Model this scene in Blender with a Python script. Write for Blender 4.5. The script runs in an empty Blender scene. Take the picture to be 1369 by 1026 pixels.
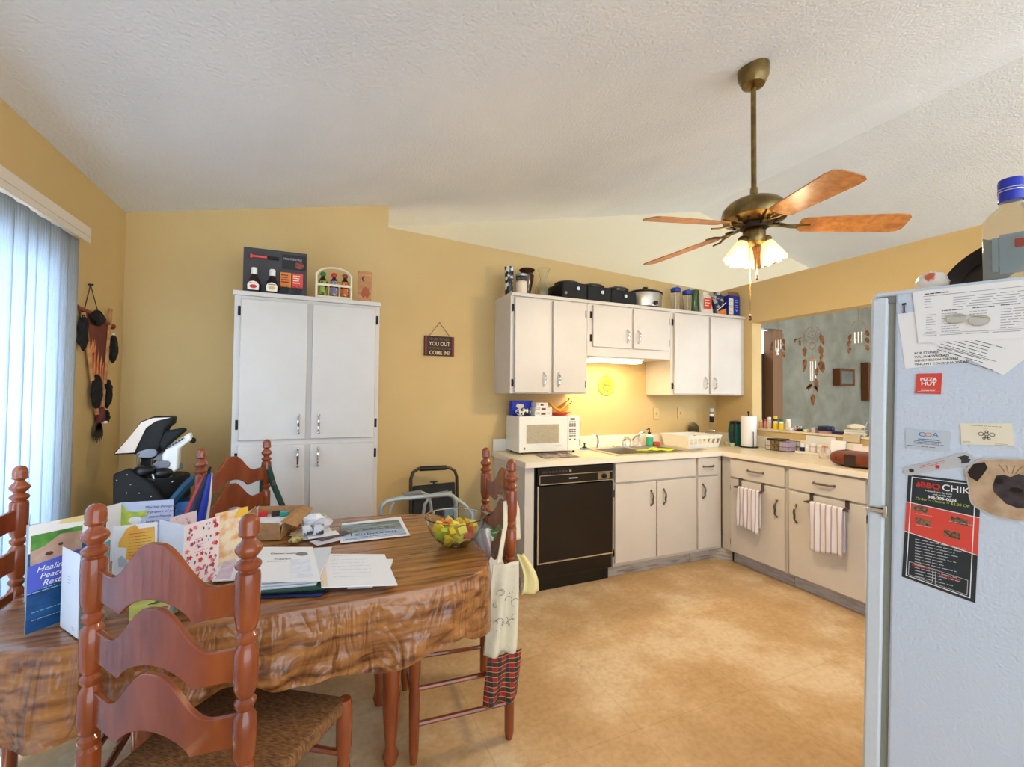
import bpy, bmesh, math, random
from mathutils import Vector, Matrix
R = math.radians
random.seed(7)
SC = bpy.context.scene
COL = SC.collection

# ------------------------------------------------------------------ camera
cam_data = bpy.data.cameras.new('camera')
cam_data.sensor_fit = 'HORIZONTAL'
cam_data.sensor_width = 36.0
cam_data.lens = 591.733 / 1369 * 36.0
cam_data.clip_start = 0.05
cam = bpy.data.objects.new('camera', cam_data)
COL.objects.link(cam)
_yaw, _pitch, _roll = R(23.111), R(1.413), R(0.506)
_f = Vector((math.sin(_yaw)*math.cos(_pitch), math.cos(_yaw)*math.cos(_pitch), math.sin(_pitch)))
_r = Vector((math.cos(_yaw), -math.sin(_yaw), 0))
_u = _r.cross(_f)
_r2 = math.cos(_roll)*_r + math.sin(_roll)*_u
_u2 = -math.sin(_roll)*_r + math.cos(_roll)*_u
cam.matrix_world = Matrix(((_r2.x, _u2.x, -_f.x, -3.710), (_r2.y, _u2.y, -_f.y, -3.355), (_r2.z, _u2.z, -_f.z, 1.373), (0, 0, 0, 1)))
SC.camera = cam

# ------------------------------------------------------------------ world, daylight, exposure
world = bpy.data.worlds.new('world')
SC.world = world
world.use_nodes = True
bgn = world.node_tree.nodes['Background']
bgn.inputs[0].default_value = (0.74, 0.87, 1.0, 1)
bgn.inputs[1].default_value = 2.0

def area_light(name, loc, target, sx, sy, power, color):
    d = bpy.data.lights.new(name, 'AREA')
    d.shape = 'RECTANGLE'; d.size = sx; d.size_y = sy
    d.energy = power; d.color = color
    o = bpy.data.objects.new(name, d); COL.objects.link(o)
    o.location = loc
    o.rotation_euler = (Vector(target) - Vector(loc)).to_track_quat('-Z', 'Y').to_euler()
    return o

def point_light(name, loc, power, color, radius=0.03):
    d = bpy.data.lights.new(name, 'POINT')
    d.energy = power; d.color = color; d.shadow_soft_size = radius
    o = bpy.data.objects.new(name, d); COL.objects.link(o); o.location = loc
    return o

area_light('daylight_far_room_window', (3.2, -5.4, 1.9), (2.6, .4, 1.6), 2.4, 1.8, 60, (.88,.94,1.0))
area_light('daylight_outside_glass_door', (-5.55, -1.5, 1.5), (-3.5, -1.5, 1.1), 2.2, 2.0, 190, (0.70, 0.84, 1.0))
SC.view_settings.view_transform = 'Standard'
SC.view_settings.look = 'None'
SC.view_settings.gamma = 1.0
SC.view_settings.use_curve_mapping = False
SC.view_settings.exposure = 0.78

# ------------------------------------------------------------------ helpers
def lin(c):
    c = c / 255.0
    return c/12.92 if c <= 0.04045 else ((c+0.055)/1.055)**2.4

def rgb(t):
    return (lin(t[0]), lin(t[1]), lin(t[2]), 1)

MATS = {}
def mat(name, col, rough=0.5, metal=0.0, col2=None, nscale=8.0, stretch=(1, 1, 1), bump=0.0, bscale=60.0,
        trans=0.0, alpha=1.0, emit=None, estr=0.0, coat=0.0, detail=3.0, kind='noise', ior=1.45, lo=0.35, hi=0.65, spec=0.5, dist=0.0):
    if name in MATS:
        return MATS[name]
    m = bpy.data.materials.new(name); m.use_nodes = True
    nt = m.node_tree; b = nt.nodes['Principled BSDF']
    b.inputs['Base Color'].default_value = rgb(col)
    b.inputs['Roughness'].default_value = rough
    b.inputs['Metallic'].default_value = metal
    b.inputs['IOR'].default_value = ior
    b.inputs['Transmission Weight'].default_value = trans
    b.inputs['Alpha'].default_value = alpha
    b.inputs['Coat Weight'].default_value = coat
    b.inputs['Specular IOR Level'].default_value = spec
    if emit:
        b.inputs['Emission Color'].default_value = rgb(emit)
        b.inputs['Emission Strength'].default_value = estr
    tc = nt.nodes.new('ShaderNodeTexCoord')
    mp = nt.nodes.new('ShaderNodeMapping'); mp.inputs['Scale'].default_value = stretch
    nt.links.new(tc.outputs['Object'], mp.inputs['Vector'])
    if col2 is not None:
        if kind == 'wave':
            n = nt.nodes.new('ShaderNodeTexWave'); n.inputs['Scale'].default_value = nscale
            n.inputs['Distortion'].default_value = dist; n.inputs['Detail'].default_value = detail; n.inputs['Detail Scale'].default_value = 1.5
            out = n.outputs['Fac']
        elif kind == 'checker':
            n = nt.nodes.new('ShaderNodeTexChecker'); n.inputs['Scale'].default_value = nscale; out = n.outputs['Fac']
        elif kind == 'voronoi':
            n = nt.nodes.new('ShaderNodeTexVoronoi'); n.inputs['Scale'].default_value = nscale; out = n.outputs['Distance']
        else:
            n = nt.nodes.new('ShaderNodeTexNoise'); n.inputs['Scale'].default_value = nscale
            n.inputs['Detail'].default_value = detail; n.inputs['Distortion'].default_value = dist; out = n.outputs['Fac']
        nt.links.new(mp.outputs[0], n.inputs['Vector'])
        cr = nt.nodes.new('ShaderNodeValToRGB')
        cr.color_ramp.elements[0].position = lo; cr.color_ramp.elements[0].color = rgb(col)
        cr.color_ramp.elements[1].position = hi; cr.color_ramp.elements[1].color = rgb(col2)
        nt.links.new(out, cr.inputs[0]); nt.links.new(cr.outputs[0], b.inputs['Base Color'])
    if bump:
        n2 = nt.nodes.new('ShaderNodeTexNoise'); n2.inputs['Scale'].default_value = bscale; n2.inputs['Detail'].default_value = 2
        nt.links.new(tc.outputs['Object'], n2.inputs['Vector'])
        bp = nt.nodes.new('ShaderNodeBump'); bp.inputs['Strength'].default_value = bump; bp.inputs['Distance'].default_value = 0.01
        nt.links.new(n2.outputs['Fac'], bp.inputs['Height']); nt.links.new(bp.outputs[0], b.inputs['Normal'])
    MATS[name] = m
    return m

class MB:
    """collects shapes; obj() links them as one mesh"""
    def __init__(self, xf=None):
        self.v = []; self.f = []; self.xf = xf or Matrix.Identity(4)
    def add(self, vs, fs):
        o = len(self.v)
        self.v += [tuple(self.xf @ Vector(p)) for p in vs]
        self.f += [tuple(i+o for i in f) for f in fs]
        return self
    def box(self, x0, y0, z0, x1, y1, z1):
        if x0 > x1: x0, x1 = x1, x0
        if y0 > y1: y0, y1 = y1, y0
        if z0 > z1: z0, z1 = z1, z0
        vs = [(x0,y0,z0),(x1,y0,z0),(x1,y1,z0),(x0,y1,z0),(x0,y0,z1),(x1,y0,z1),(x1,y1,z1),(x0,y1,z1)]
        return self.add(vs, [(0,3,2,1),(4,5,6,7),(0,1,5,4),(1,2,6,5),(2,3,7,6),(3,0,4,7)])
    def prism(self, pts, vec):
        n = len(pts); vec = Vector(vec)
        P = [Vector(p) for p in pts]
        nrm = Vector((0,0,0))
        for i in range(n):
            nrm += P[i].cross(P[(i+1) % n])
        if nrm.dot(vec) > 0: P = P[::-1]
        vs = P + [p+vec for p in P]
        fs = [tuple(range(n)), tuple(range(2*n-1, n-1, -1))]
        for i in range(n):
            j = (i+1) % n
            fs.append((i, i+n, j+n, j))
        fs = [fs[0], fs[1]] + fs[2:]
        return self.add(vs, fs)
    def tube(self, pts, r, seg=10, closed=False):
        P = [Vector(p) for p in pts]; n = len(P)
        rr = r if isinstance(r, (list, tuple)) else [r]*n
        vs = []; prev = None
        for i, p in enumerate(P):
            if closed: t = (P[(i+1) % n] - P[i-1])
            else: t = P[min(i+1, n-1)] - P[max(i-1, 0)]
            t = t.normalized() if t.length > 1e-9 else Vector((0,0,1))
            if prev is None:
                a = Vector((0,0,1)) if abs(t.z) < 0.9 else Vector((1,0,0))
                prev = t.cross(a).normalized()
            prev = (prev - t*prev.dot(t)).normalized()
            b = t.cross(prev)
            for k in range(seg):
                an = 2*math.pi*k/seg
                vs.append(p + (prev*math.cos(an) + b*math.sin(an))*rr[i])
        fs = []
        m = n if closed else n-1
        for i in range(m):
            i2 = (i+1) % n
            for k in range(seg):
                k2 = (k+1) % seg
                fs.append((i*seg+k, i*seg+k2, i2*seg+k2, i2*seg+k))
        if not closed:
            fs.append(tuple(range(seg-1, -1, -1))); fs.append(tuple((n-1)*seg+k for k in range(seg)))
        return self.add(vs, fs)
    def lathe(self, prof, c=(0,0,0), seg=20, axis=(0,0,1), cap=True, sx=1.0, sy=1.0):
        ax = Vector(axis).normalized()
        q = Vector((0,0,1)).rotation_difference(ax).to_matrix()
        c = Vector(c); vs = []
        for r_, z in prof:
            for k in range(seg):
                a = 2*math.pi*k/seg
                vs.append(c + q @ Vector((r_*math.cos(a)*sx, r_*math.sin(a)*sy, z)))
        fs = []; n = len(prof)
        up = prof[-1][1] >= prof[0][1]
        for i in range(n-1):
            for k in range(seg):
                k2 = (k+1) % seg
                f = (i*seg+k, i*seg+k2, (i+1)*seg+k2, (i+1)*seg+k)
                fs.append(f if up else f[::-1])
        if cap:
            a = tuple(range(seg-1, -1, -1)); b = tuple((n-1)*seg+k for k in range(seg))
            fs += [a, b] if up else [a[::-1], b[::-1]]
        return self.add(vs, fs)
    def cyl(self, p0, p1, r0, r1=None, seg=16):
        return self.tube([p0, p1], [r0, r0 if r1 is None else r1], seg)
    def ball(self, c, r, sc=(1,1,1), seg=14, rings=8):
        prof = [(max(1e-4, r*math.sin(math.pi*i/rings)), -r*math.cos(math.pi*i/rings)) for i in range(rings+1)]
        c = Vector(c); vs = []; n = len(prof)
        for r_, z in prof:
            for k in range(seg):
                a = 2*math.pi*k/seg
                vs.append((c.x+r_*math.cos(a)*sc[0], c.y+r_*math.sin(a)*sc[1], c.z+z*sc[2]))
        fs = [tuple(range(seg-1,-1,-1))]
        for i in range(n-1):
            for k in range(seg):
                k2 = (k+1) % seg
                fs.append((i*seg+k, i*seg+k2, (i+1)*seg+k2, (i+1)*seg+k))
        fs.append(tuple((n-1)*seg+k for k in range(seg)))
        return self.add(vs, fs)
    def grid(self, fn, nu, nv, cu=False):
        vs = [fn(i/nu, j/nv) for j in range(nv+1) for i in range(nu if cu else nu+1)]
        w = nu if cu else nu+1; fs = []
        for j in range(nv):
            for i in range(nu):
                i2 = (i+1) % w if cu else i+1
                fs.append((j*w+i, j*w+i2, (j+1)*w+i2, (j+1)*w+i))
        return self.add(vs, fs)

ORG = {}
def origin_of(o):
    while o is not None:
        if o.name in ORG: return ORG[o.name]
        o = o.parent
    return Vector((0,0,0))

def obj(name, mb, m, parent=None, bevel=0.0, solid=0.0, sub=0, smooth=True, label=None, angle=35, at_base=False):
    if parent is None:
        lo = [min(p[i] for p in mb.v) for i in range(3)]; hi = [max(p[i] for p in mb.v) for i in range(3)]
        og = Vector(((lo[0]+hi[0])/2, (lo[1]+hi[1])/2, lo[2])) if at_base else Vector((0,0,0))
    else:
        og = origin_of(parent)
    me = bpy.data.meshes.new(name)
    me.from_pydata([tuple(Vector(p)-og) for p in mb.v], [], mb.f)
    me.update()
    if smooth:
        for p in me.polygons: p.use_smooth = True
        me.set_sharp_from_angle(angle=R(angle))
    me.materials.append(m)
    o = bpy.data.objects.new(name, me); COL.objects.link(o)
    if parent is not None: o.parent = parent
    else:
        o.location = og; ORG[o.name] = og
    if solid:
        s = o.modifiers.new('solid', 'SOLIDIFY'); s.thickness = solid; s.offset = 0
    if sub:
        s = o.modifiers.new('sub', 'SUBSURF'); s.levels = sub; s.render_levels = sub
    if bevel:
        b = o.modifiers.new('bevel', 'BEVEL'); b.width = bevel; b.segments = 2; b.limit_method = 'ANGLE'; b.angle_limit = R(40)
    if label: o['label'] = label
    return o

def thing(name, label, cat, loc=(0,0,0), group=None):
    o = bpy.data.objects.new(name, None); COL.objects.link(o)
    o.empty_display_size = 0.05
    o.location = loc; ORG[o.name] = Vector(loc)
    o['label'] = label; o['category'] = cat
    if group: o['group'] = group
    return o

def tag(o, label, cat, group=None):
    o['label'] = label; o['category'] = cat
    if group: o['group'] = group
    return o

def struct(name, mb, m, parent=None, **k):
    o = obj(name, mb, m, parent, **k)
    if parent is None: o['kind'] = 'structure'
    return o

def dup(root, loc=None, rotz=None, label=None, group=None):
    def cp(o, par):
        c = o.copy(); COL.objects.link(c)
        if par is not None: c.parent = par
        for ch in list(o.children): cp(ch, c)
        return c
    r_ = cp(root, None)
    if loc is not None: r_.location = loc
    if rotz is not None: r_.rotation_euler = (0, 0, rotz)
    if label: r_['label'] = label
    if group: r_['group'] = group
    return r_

class PL:
    """a flat face: origin, u (right), v (up); n points to the viewer"""
    def __init__(self, o, u, v):
        self.o = Vector(o); self.u = Vector(u).normalized(); self.v = Vector(v).normalized()
        self.n = self.u.cross(self.v).normalized()
    def pt(self, a, b, h=0.0): return self.o + self.u*a + self.v*b + self.n*h
    def rect(self, mb, a0, b0, a1, b1, h0=0.0, t=0.0006):
        return mb.prism([self.pt(a0,b0,h0), self.pt(a1,b0,h0), self.pt(a1,b1,h0), self.pt(a0,b1,h0)], self.n*t)
    def poly(self, mb, pts, h0=0.0, t=0.0006):
        return mb.prism([self.pt(a,b,h0) for a, b in pts], self.n*t)
    def disc(self, mb, a, b, ra, rb=None, h0=0.0, t=0.0006, seg=20):
        rb = rb or ra
        return self.poly(mb, [(a+ra*math.cos(2*math.pi*k/seg), b+rb*math.sin(2*math.pi*k/seg)) for k in range(seg)], h0, t)
    def lines(self, mb, a0, a1, b_top, n, step, h0=0.0, th=0.0012, ragged=0.3, seed=1):
        rr = random.Random(seed)
        for i in range(n):
            a = a0
            end = a1 - (a1-a0)*ragged*rr.random()
            while a < end - 0.002:
                w = min(end-a, (a1-a0)*(0.08+0.16*rr.random()))
                self.rect(mb, a, b_top-i*step-th, a+w, b_top-i*step, h0, 0.0004)
                a += w + (a1-a0)*0.03
        return mb

def text(s, size, pl, a, b, m, parent, h=0.0008, align='CENTER', name='lettering', xs=1.0, bold=0.0, shear=0.0, rot=0.0):
    cu = bpy.data.curves.new('t', 'FONT'); cu.body = s; cu.size = size; cu.align_x = align; cu.align_y = 'CENTER'
    cu.extrude = 0.0002; cu.offset = bold*size; cu.shear = shear; cu.resolution_u = 3
    to = bpy.data.objects.new('t', cu); COL.objects.link(to)
    dg = bpy.context.evaluated_depsgraph_get()
    me = bpy.data.meshes.new_from_object(to.evaluated_get(dg))
    bpy.data.objects.remove(to); bpy.data.curves.remove(cu)
    og = origin_of(parent); P = pl.pt(a, b, h) - og
    c, s_ = math.cos(rot), math.sin(rot)
    for v in me.vertices:
        x, y, z = v.co.x*xs, v.co.y, v.co.z
        x, y = x*c - y*s_, x*s_ + y*c
        v.co = P + pl.u*x + pl.v*y + pl.n*z
    me.materials.clear(); me.materials.append(m)
    o = bpy.data.objects.new(name, me); COL.objects.link(o); o.parent = parent
    return o

# ------------------------------------------------------------------ materials
M_wall = mat('wall_paint', (218,188,130), 0.62, col2=(212,180,120), nscale=1.3, bump=0.12, bscale=90)
M_ceil = mat('ceiling_texture', (240,243,247), 0.85, col2=(234,238,243), nscale=2, bump=0.55, bscale=70)
M_gable = mat('gable_paint', (226,214,184), 0.8, bump=0.3, bscale=70)
M_cab = mat('cabinet_paint', (221,214,206), 0.42, col2=(213,206,197), nscale=2.5, bump=0.04, bscale=30)
M_cab2 = mat('cabinet_edge', (226,222,216), 0.45)
M_gap = mat('cabinet_gap', (150,145,140), 0.7)
M_toe = mat('scuffed_toe', (196,190,184), 0.5, col2=(130,118,104), nscale=7, stretch=(1,1,9), lo=.45, hi=.75)
M_lam = mat('counter_laminate', (240,226,196), 0.28, col2=(232,214,178), nscale=30)
M_lamw = mat('counter_edge', (242,234,220), 0.35)
M_chrome = mat('chrome', (215,215,215), 0.18, 1.0)
M_pewter = mat('pewter', (120,112,104), 0.32, 1.0)
M_steel = mat('steel', (204,198,186), 0.36, .85, col2=(186,180,168), nscale=4, stretch=(1,20,1))
M_blackhinge = mat('black_hinge', (32,28,28), 0.4, 0.5)
M_black = mat('black_plastic', (18,17,18), 0.3)
M_blackm = mat('black_matte', (22,22,24), 0.7)
M_dw = mat('dishwasher_black', (20,14,12), 0.22, spec=0.5)
M_white = mat('white_plastic', (240,238,230), 0.35)
M_paper = mat('paper', (244,244,246), 0.6)
M_paper2 = mat('paper_cream', (240,232,210), 0.6)
M_ink = mat('ink', (52,52,60), 0.6)
M_inkg = mat('ink_grey', (140,142,150), 0.6)
M_red = mat('red', (205,50,42), 0.45)
M_brick = mat('brickred', (224,78,66), 0.45)
M_blue = mat('blue', (34,62,178), 0.4)
M_navy = mat('navy', (20,24,80), 0.4)
M_yellow = mat('yellow', (238,206,50), 0.45)
M_orange = mat('orange', (232,130,52), 0.5)
M_green = mat('green', (40,120,60), 0.5)
M_dgreen = mat('dark_green', (30,66,56), 0.7)
M_teal = mat('teal', (48,150,140), 0.3)
M_pink = mat('pink', (226,120,140), 0.5)
M_purple = mat('purple', (130,70,150), 0.5)
M_brown = mat('brown', (92,52,34), 0.55)
M_dbrown = mat('dark_brown', (52,34,26), 0.6)
M_brass = mat('antique_brass', (150,128,82), 0.28, 1.0, col2=(110,92,58), nscale=14)
M_chair = mat('maple_stain', (156,76,36), 0.2, col2=(124,54,24), nscale=4, stretch=(3,3,1), coat=0.6)
M_cord = mat('jute', (110,84,60), 0.9)
M_gray = mat('grey', (130,130,132), 0.5)
M_lgray = mat('light_grey', (196,198,202), 0.5)
M_glass = mat('clear_glass', (245,250,248), 0.03, trans=1.0, ior=1.35)
M_clear = mat('clear_plastic', (250,250,250), 0.08, trans=0.95, ior=1.2)
M_wood = mat('pale_wood', (205,150,96), 0.5, col2=(176,116,66), nscale=6, stretch=(1,1,6))

def fl_mat():
    m = bpy.data.materials.new('vinyl_floor'); m.use_nodes = True
    nt = m.node_tree; b = nt.nodes['Principled BSDF']
    tc = nt.nodes.new('ShaderNodeTexCoord')
    n1 = nt.nodes.new('ShaderNodeTexNoise'); n1.inputs['Scale'].default_value = 1.7; n1.inputs['Detail'].default_value = 6; n1.inputs['Roughness'].default_value = 0.65
    n2 = nt.nodes.new('ShaderNodeTexNoise'); n2.inputs['Scale'].default_value = 38; n2.inputs['Detail'].default_value = 3
    nt.links.new(tc.outputs['Object'], n1.inputs['Vector']); nt.links.new(tc.outputs['Object'], n2.inputs['Vector'])
    cr = nt.nodes.new('ShaderNodeValToRGB'); e = cr.color_ramp.elements
    e[0].position = .40; e[0].color = rgb((200,162,114)); e[1].position = .60; e[1].color = rgb((230,204,166))
    e2 = cr.color_ramp.elements.new(.5); e2.color = rgb((212,176,130))
    nt.links.new(n1.outputs['Fac'], cr.inputs[0])
    mx = nt.nodes.new('ShaderNodeMixRGB'); mx.blend_type = 'MULTIPLY'; mx.inputs[0].default_value = .35
    cr2 = nt.nodes.new('ShaderNodeValToRGB'); cr2.color_ramp.elements[0].position = .3; cr2.color_ramp.elements[0].color = (.62,.58,.5,1); cr2.color_ramp.elements[1].position = .6; cr2.color_ramp.elements[1].color = (1,1,1,1)
    nt.links.new(n2.outputs['Fac'], cr2.inputs[0]); nt.links.new(cr.outputs[0], mx.inputs[1]); nt.links.new(cr2.outputs[0], mx.inputs[2])
    # large tile seams
    br = nt.nodes.new('ShaderNodeTexBrick'); br.offset = 0; br.inputs['Scale'].default_value = 1.0
    br.inputs['Brick Width'].default_value = .62; br.inputs['Row Height'].default_value = .62; br.inputs['Mortar Size'].default_value = .0025
    br.inputs['Color1'].default_value = (1,1,1,1); br.inputs['Color2'].default_value = (1,1,1,1); br.inputs['Mortar'].default_value = (.86,.82,.76,1)
    nt.links.new(tc.outputs['Object'], br.inputs['Vector'])
    mx2 = nt.nodes.new('ShaderNodeMixRGB'); mx2.blend_type = 'MULTIPLY'; mx2.inputs[0].default_value = .8
    nt.links.new(mx.outputs[0], mx2.inputs[1]); nt.links.new(br.outputs['Color'], mx2.inputs[2])
    nt.links.new(mx2.outputs[0], b.inputs['Base Color'])
    b.inputs['Roughness'].default_value = .42
    return m
M_floor = fl_mat()

TZ_CLOTH = .755
def cloth_mat():
    m = bpy.data.materials.new('woodgrain_vinyl'); m.use_nodes = True
    nt = m.node_tree; b = nt.nodes['Principled BSDF']
    tc = nt.nodes.new('ShaderNodeTexCoord')
    mp = nt.nodes.new('ShaderNodeMapping'); mp.inputs['Scale'].default_value = (.7, 9.0, 9.0)
    n1 = nt.nodes.new('ShaderNodeTexNoise'); n1.inputs['Scale'].default_value = 5.0; n1.inputs['Detail'].default_value = 7; n1.inputs['Distortion'].default_value = .25
    nt.links.new(tc.outputs['Object'], mp.inputs[0]); nt.links.new(mp.outputs[0], n1.inputs['Vector'])
    cr = nt.nodes.new('ShaderNodeValToRGB'); e = cr.color_ramp.elements
    e[0].position = .32; e[0].color = rgb((98,54,26)); e[1].position = .66; e[1].color = rgb((178,120,66))
    x = cr.color_ramp.elements.new(.47); x.color = rgb((146,92,48))
    nt.links.new(n1.outputs['Fac'], cr.inputs[0]); nt.links.new(cr.outputs[0], b.inputs['Base Color'])
    n2 = nt.nodes.new('ShaderNodeTexNoise'); n2.inputs['Scale'].default_value = 5; n2.inputs['Detail'].default_value = 2; n2.inputs['Distortion'].default_value = 2.2
    mp2 = nt.nodes.new('ShaderNodeMapping'); mp2.inputs['Scale'].default_value = (1.5,1.5,.45); mp2.inputs['Rotation'].default_value = (0,.5,0); nt.links.new(tc.outputs['Object'], mp2.inputs[0]); nt.links.new(mp2.outputs[0], n2.inputs['Vector'])
    ab_ = nt.nodes.new('ShaderNodeMath'); ab_.operation = 'SUBTRACT'; ab_.inputs[1].default_value = .5
    a2_ = nt.nodes.new('ShaderNodeMath'); a2_.operation = 'ABSOLUTE'
    nt.links.new(n2.outputs['Fac'], ab_.inputs[0]); nt.links.new(ab_.outputs[0], a2_.inputs[0])
    n3 = nt.nodes.new('ShaderNodeTexNoise'); n3.inputs['Scale'].default_value = 13; n3.inputs['Distortion'].default_value = 1.0
    nt.links.new(tc.outputs['Object'], n3.inputs['Vector'])
    ad_ = nt.nodes.new('ShaderNodeMath'); ad_.operation = 'MULTIPLY_ADD'; ad_.inputs[1].default_value = .25; nt.links.new(n3.outputs['Fac'], ad_.inputs[0]); nt.links.new(a2_.outputs[0], ad_.inputs[2])
    # creases only where the vinyl hangs or bends, the top lies smooth
    sx_ = nt.nodes.new('ShaderNodeSeparateXYZ'); nt.links.new(tc.outputs['Object'], sx_.inputs[0])
    mr_ = nt.nodes.new('ShaderNodeMapRange'); mr_.inputs['From Min'].default_value = TZ_CLOTH-.004; mr_.inputs['From Max'].default_value = TZ_CLOTH-.04; mr_.inputs['To Min'].default_value = .10; mr_.inputs['To Max'].default_value = 1.0
    nt.links.new(sx_.outputs['Z'], mr_.inputs['Value'])
    bp = nt.nodes.new('ShaderNodeBump'); bp.inputs['Distance'].default_value = .055
    nt.links.new(mr_.outputs[0], bp.inputs['Strength'])
    nt.links.new(ad_.outputs[0], bp.inputs['Height']); nt.links.new(bp.outputs[0], b.inputs['Normal'])
    b.inputs['Roughness'].default_value = .2; b.inputs['Coat Weight'].default_value = .2; b.inputs['Coat Roughness'].default_value = .08
    return m
M_cloth = cloth_mat()

def blind_mat():
    m = bpy.data.materials.new('blind_vinyl'); m.use_nodes = True
    nt = m.node_tree; b = nt.nodes['Principled BSDF']
    b.inputs['Base Color'].default_value = rgb((228,234,240)); b.inputs['Roughness'].default_value = .5
    tr = nt.nodes.new('ShaderNodeBsdfTranslucent'); tr.inputs[0].default_value = (.50,.58,.66,1)
    mx = nt.nodes.new('ShaderNodeMixShader'); mx.inputs[0].default_value = .5
    tc = nt.nodes.new('ShaderNodeTexCoord'); wv = nt.nodes.new('ShaderNodeTexWave'); wv.bands_direction = 'Y'; wv.inputs['Scale'].default_value = 26
    nt.links.new(tc.outputs['Object'], wv.inputs['Vector'])
    bp = nt.nodes.new('ShaderNodeBump'); bp.inputs['Strength'].default_value = .5; bp.inputs['Distance'].default_value = .004
    nt.links.new(wv.outputs['Fac'], bp.inputs['Height']); nt.links.new(bp.outputs[0], b.inputs['Normal']); nt.links.new(bp.outputs[0], tr.inputs['Normal'])
    nt.links.new(b.outputs[0], mx.inputs[1]); nt.links.new(tr.outputs[0], mx.inputs[2])
    nt.links.new(mx.outputs[0], nt.nodes['Material Output'].inputs[0])
    return m
M_blind = blind_mat()

# ------------------------------------------------------------------ room shell
XL = -4.823
ZM = lambda x: 2.45 + 0.21*(x - XL)          # left slope of the vault
XRG, ZRG = 0.281, 2.45 + 0.21*(0.281+4.823)  # ridge
YB = 0.49                                    # gable end behind the kitchen walls
YREAR = -6.2
m = MB(); m.box(-4.98, YREAR, -0.08, 6.0, YB+1.6, 0.0)
struct('floor', m, M_floor)
m = MB()
m.prism([(XL-0.14, YREAR, ZM(XL-0.14)), (XRG, YREAR, ZRG), (6.0, YREAR, ZRG-0.218*(6-XRG)), (6.0, YREAR, ZRG-0.218*(6-XRG)+.1), (XRG, YREAR, ZRG+.1), (XL-.14, YREAR, ZM(XL-.14)+.1)], (0, YB+1.6-YREAR, 0))
struct('ceiling', m, M_ceil, smooth=False)
# left wall with the sliding door opening
OY0, OY1, OZ = -2.75, -0.78, 2.03
m = MB()
m.box(XL-.14, OY1, 0, XL, 0.0, 2.449)
m.box(XL-.14, YREAR, 0, XL, OY0, 2.449)
m.box(XL-.14, OY0, OZ, XL, OY1, 2.449)
struct('wall_left', m, M_wall, smooth=False)
# back wall, full height on the left, stepping down to a ledge at the kitchen
XW = -3.286
m = MB()
m.prism([(XL-.14,0,0),(0.124,0,0),(0.124,0,2.444),(0.0,0,2.444),(XW,0,2.604),(XW,0,ZM(XW)+.01),(XL-.14,0,ZM(XL-.14)+.01)], (0,0.12,0))
struct('wall_back', m, M_wall, smooth=False)
# right wall with the pass-through opening
PY0, PY1, PZ0, PZ1 = -2.35, -0.418, 1.062, 2.067
m = MB()
m.box(0, PY1, 0, .124, -0.0005, 2.444)
m.box(0, YREAR, 0, .124, PY0, 2.444)
m.box(0, PY0, 0, .124, PY1, PZ0)
m.box(0, PY0, PZ1, .124, PY1, 2.444)
struct('wall_right', m, M_wall, smooth=False)
m = MB(); m.box(-0.012, PY0+.01, PZ0, .150, PY1-.003, PZ0+.018)
struct('trim_1', m, M_lam, bevel=.003)
# gable end wall: blue-grey in the far room, ceiling paint above
M_grey = mat('far_room_plaster', (150,150,136), 0.42, col2=(126,124,108), nscale=5, bump=.35, bscale=22, lo=.3, hi=.7)
DX0, DX1, DZ = 1.02, 1.50, 2.17
m = MB()
m.box(DX0, YB, DZ+.06, 1.68, YB+.1, 2.56); m.box(.124, YB, 0, DX0, YB+.1, 2.30)
zr_ = lambda x: ZRG-0.218*(x-XRG)
m.prism([(1.68,YB,0),(6.0,YB,0),(6.0,YB,zr_(6.0)),(3.70,YB,2.77),(1.68,YB,2.77)], (0,.1,0))
struct('wall_far', m, M_grey, smooth=False)
m = MB(); m.prism([(XL-.14,YB,2.0),(.123,YB,2.301),(1.019,YB,2.301),(1.019,YB,2.561),(1.679,YB,2.561),(1.679,YB,2.771),(3.68,YB,2.771),(XRG,YB,ZRG+.02),(XL-.14,YB,ZM(XL-.14)+.02)], (0,.1,0))
struct('wall_gable', m, M_gable, smooth=False)
m = MB(); m.box(5.9, YREAR, 0, 6.0, YB, ZRG-0.218*(6-XRG))
struct('wall_east', m, M_grey, smooth=False)
m = MB(); m.box(-.4, YB+1.5, 0, 3.0, YB+1.6, 2.6)
struct('wall_hall', m, mat('hall_paint', (235,228,214), .7), smooth=False)
# brown door casing and door leaf in the far wall
M_casing = mat('brown_casing', (138,102,72), .5, col2=(120,86,58), nscale=3, stretch=(1,1,.2))
m = MB(); m.box(1.50, YB-.015, 0, 1.68, YB+.115, DZ+.05)
struct('trim_2', m, M_casing, bevel=.004)
dr = bpy.data.objects.new('door_2', None); COL.objects.link(dr); dr.location = (1.25, YB+.13, 0); ORG['door_2'] = Vector(dr.location); dr['kind'] = 'structure'
m = MB(); m.box(1.03, YB+.10, .01, 1.495, YB+.14, 1.93); obj('door_panel', m, M_dbrown, dr, bevel=.003)
m = MB(); m.ball((1.10, YB+.075, 1.0), .028); obj('door_knob', m, M_brass, dr)
point_light('hall_lamp', (1.5, YB+.9, 2.3), 16, (1.0,.95,.85), .08)
# baseboards
M_base = mat('baseboard_paint', (214,196,164), .5)
m = MB(); m.box(XL+.001, -.018, 0, -4.20, -.001, .085); m.box(-3.37, -.018, 0, -2.46, -.001, .085); struct('baseboard_back', m, M_base, bevel=.003)
m = MB(); m.box(XL+.001, -.76, 0, XL+.016, -.02, .085); m.box(XL+.001, YREAR, 0, XL+.016, OY0-.02, .085); struct('baseboard_left', m, M_base, bevel=.003)
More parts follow.
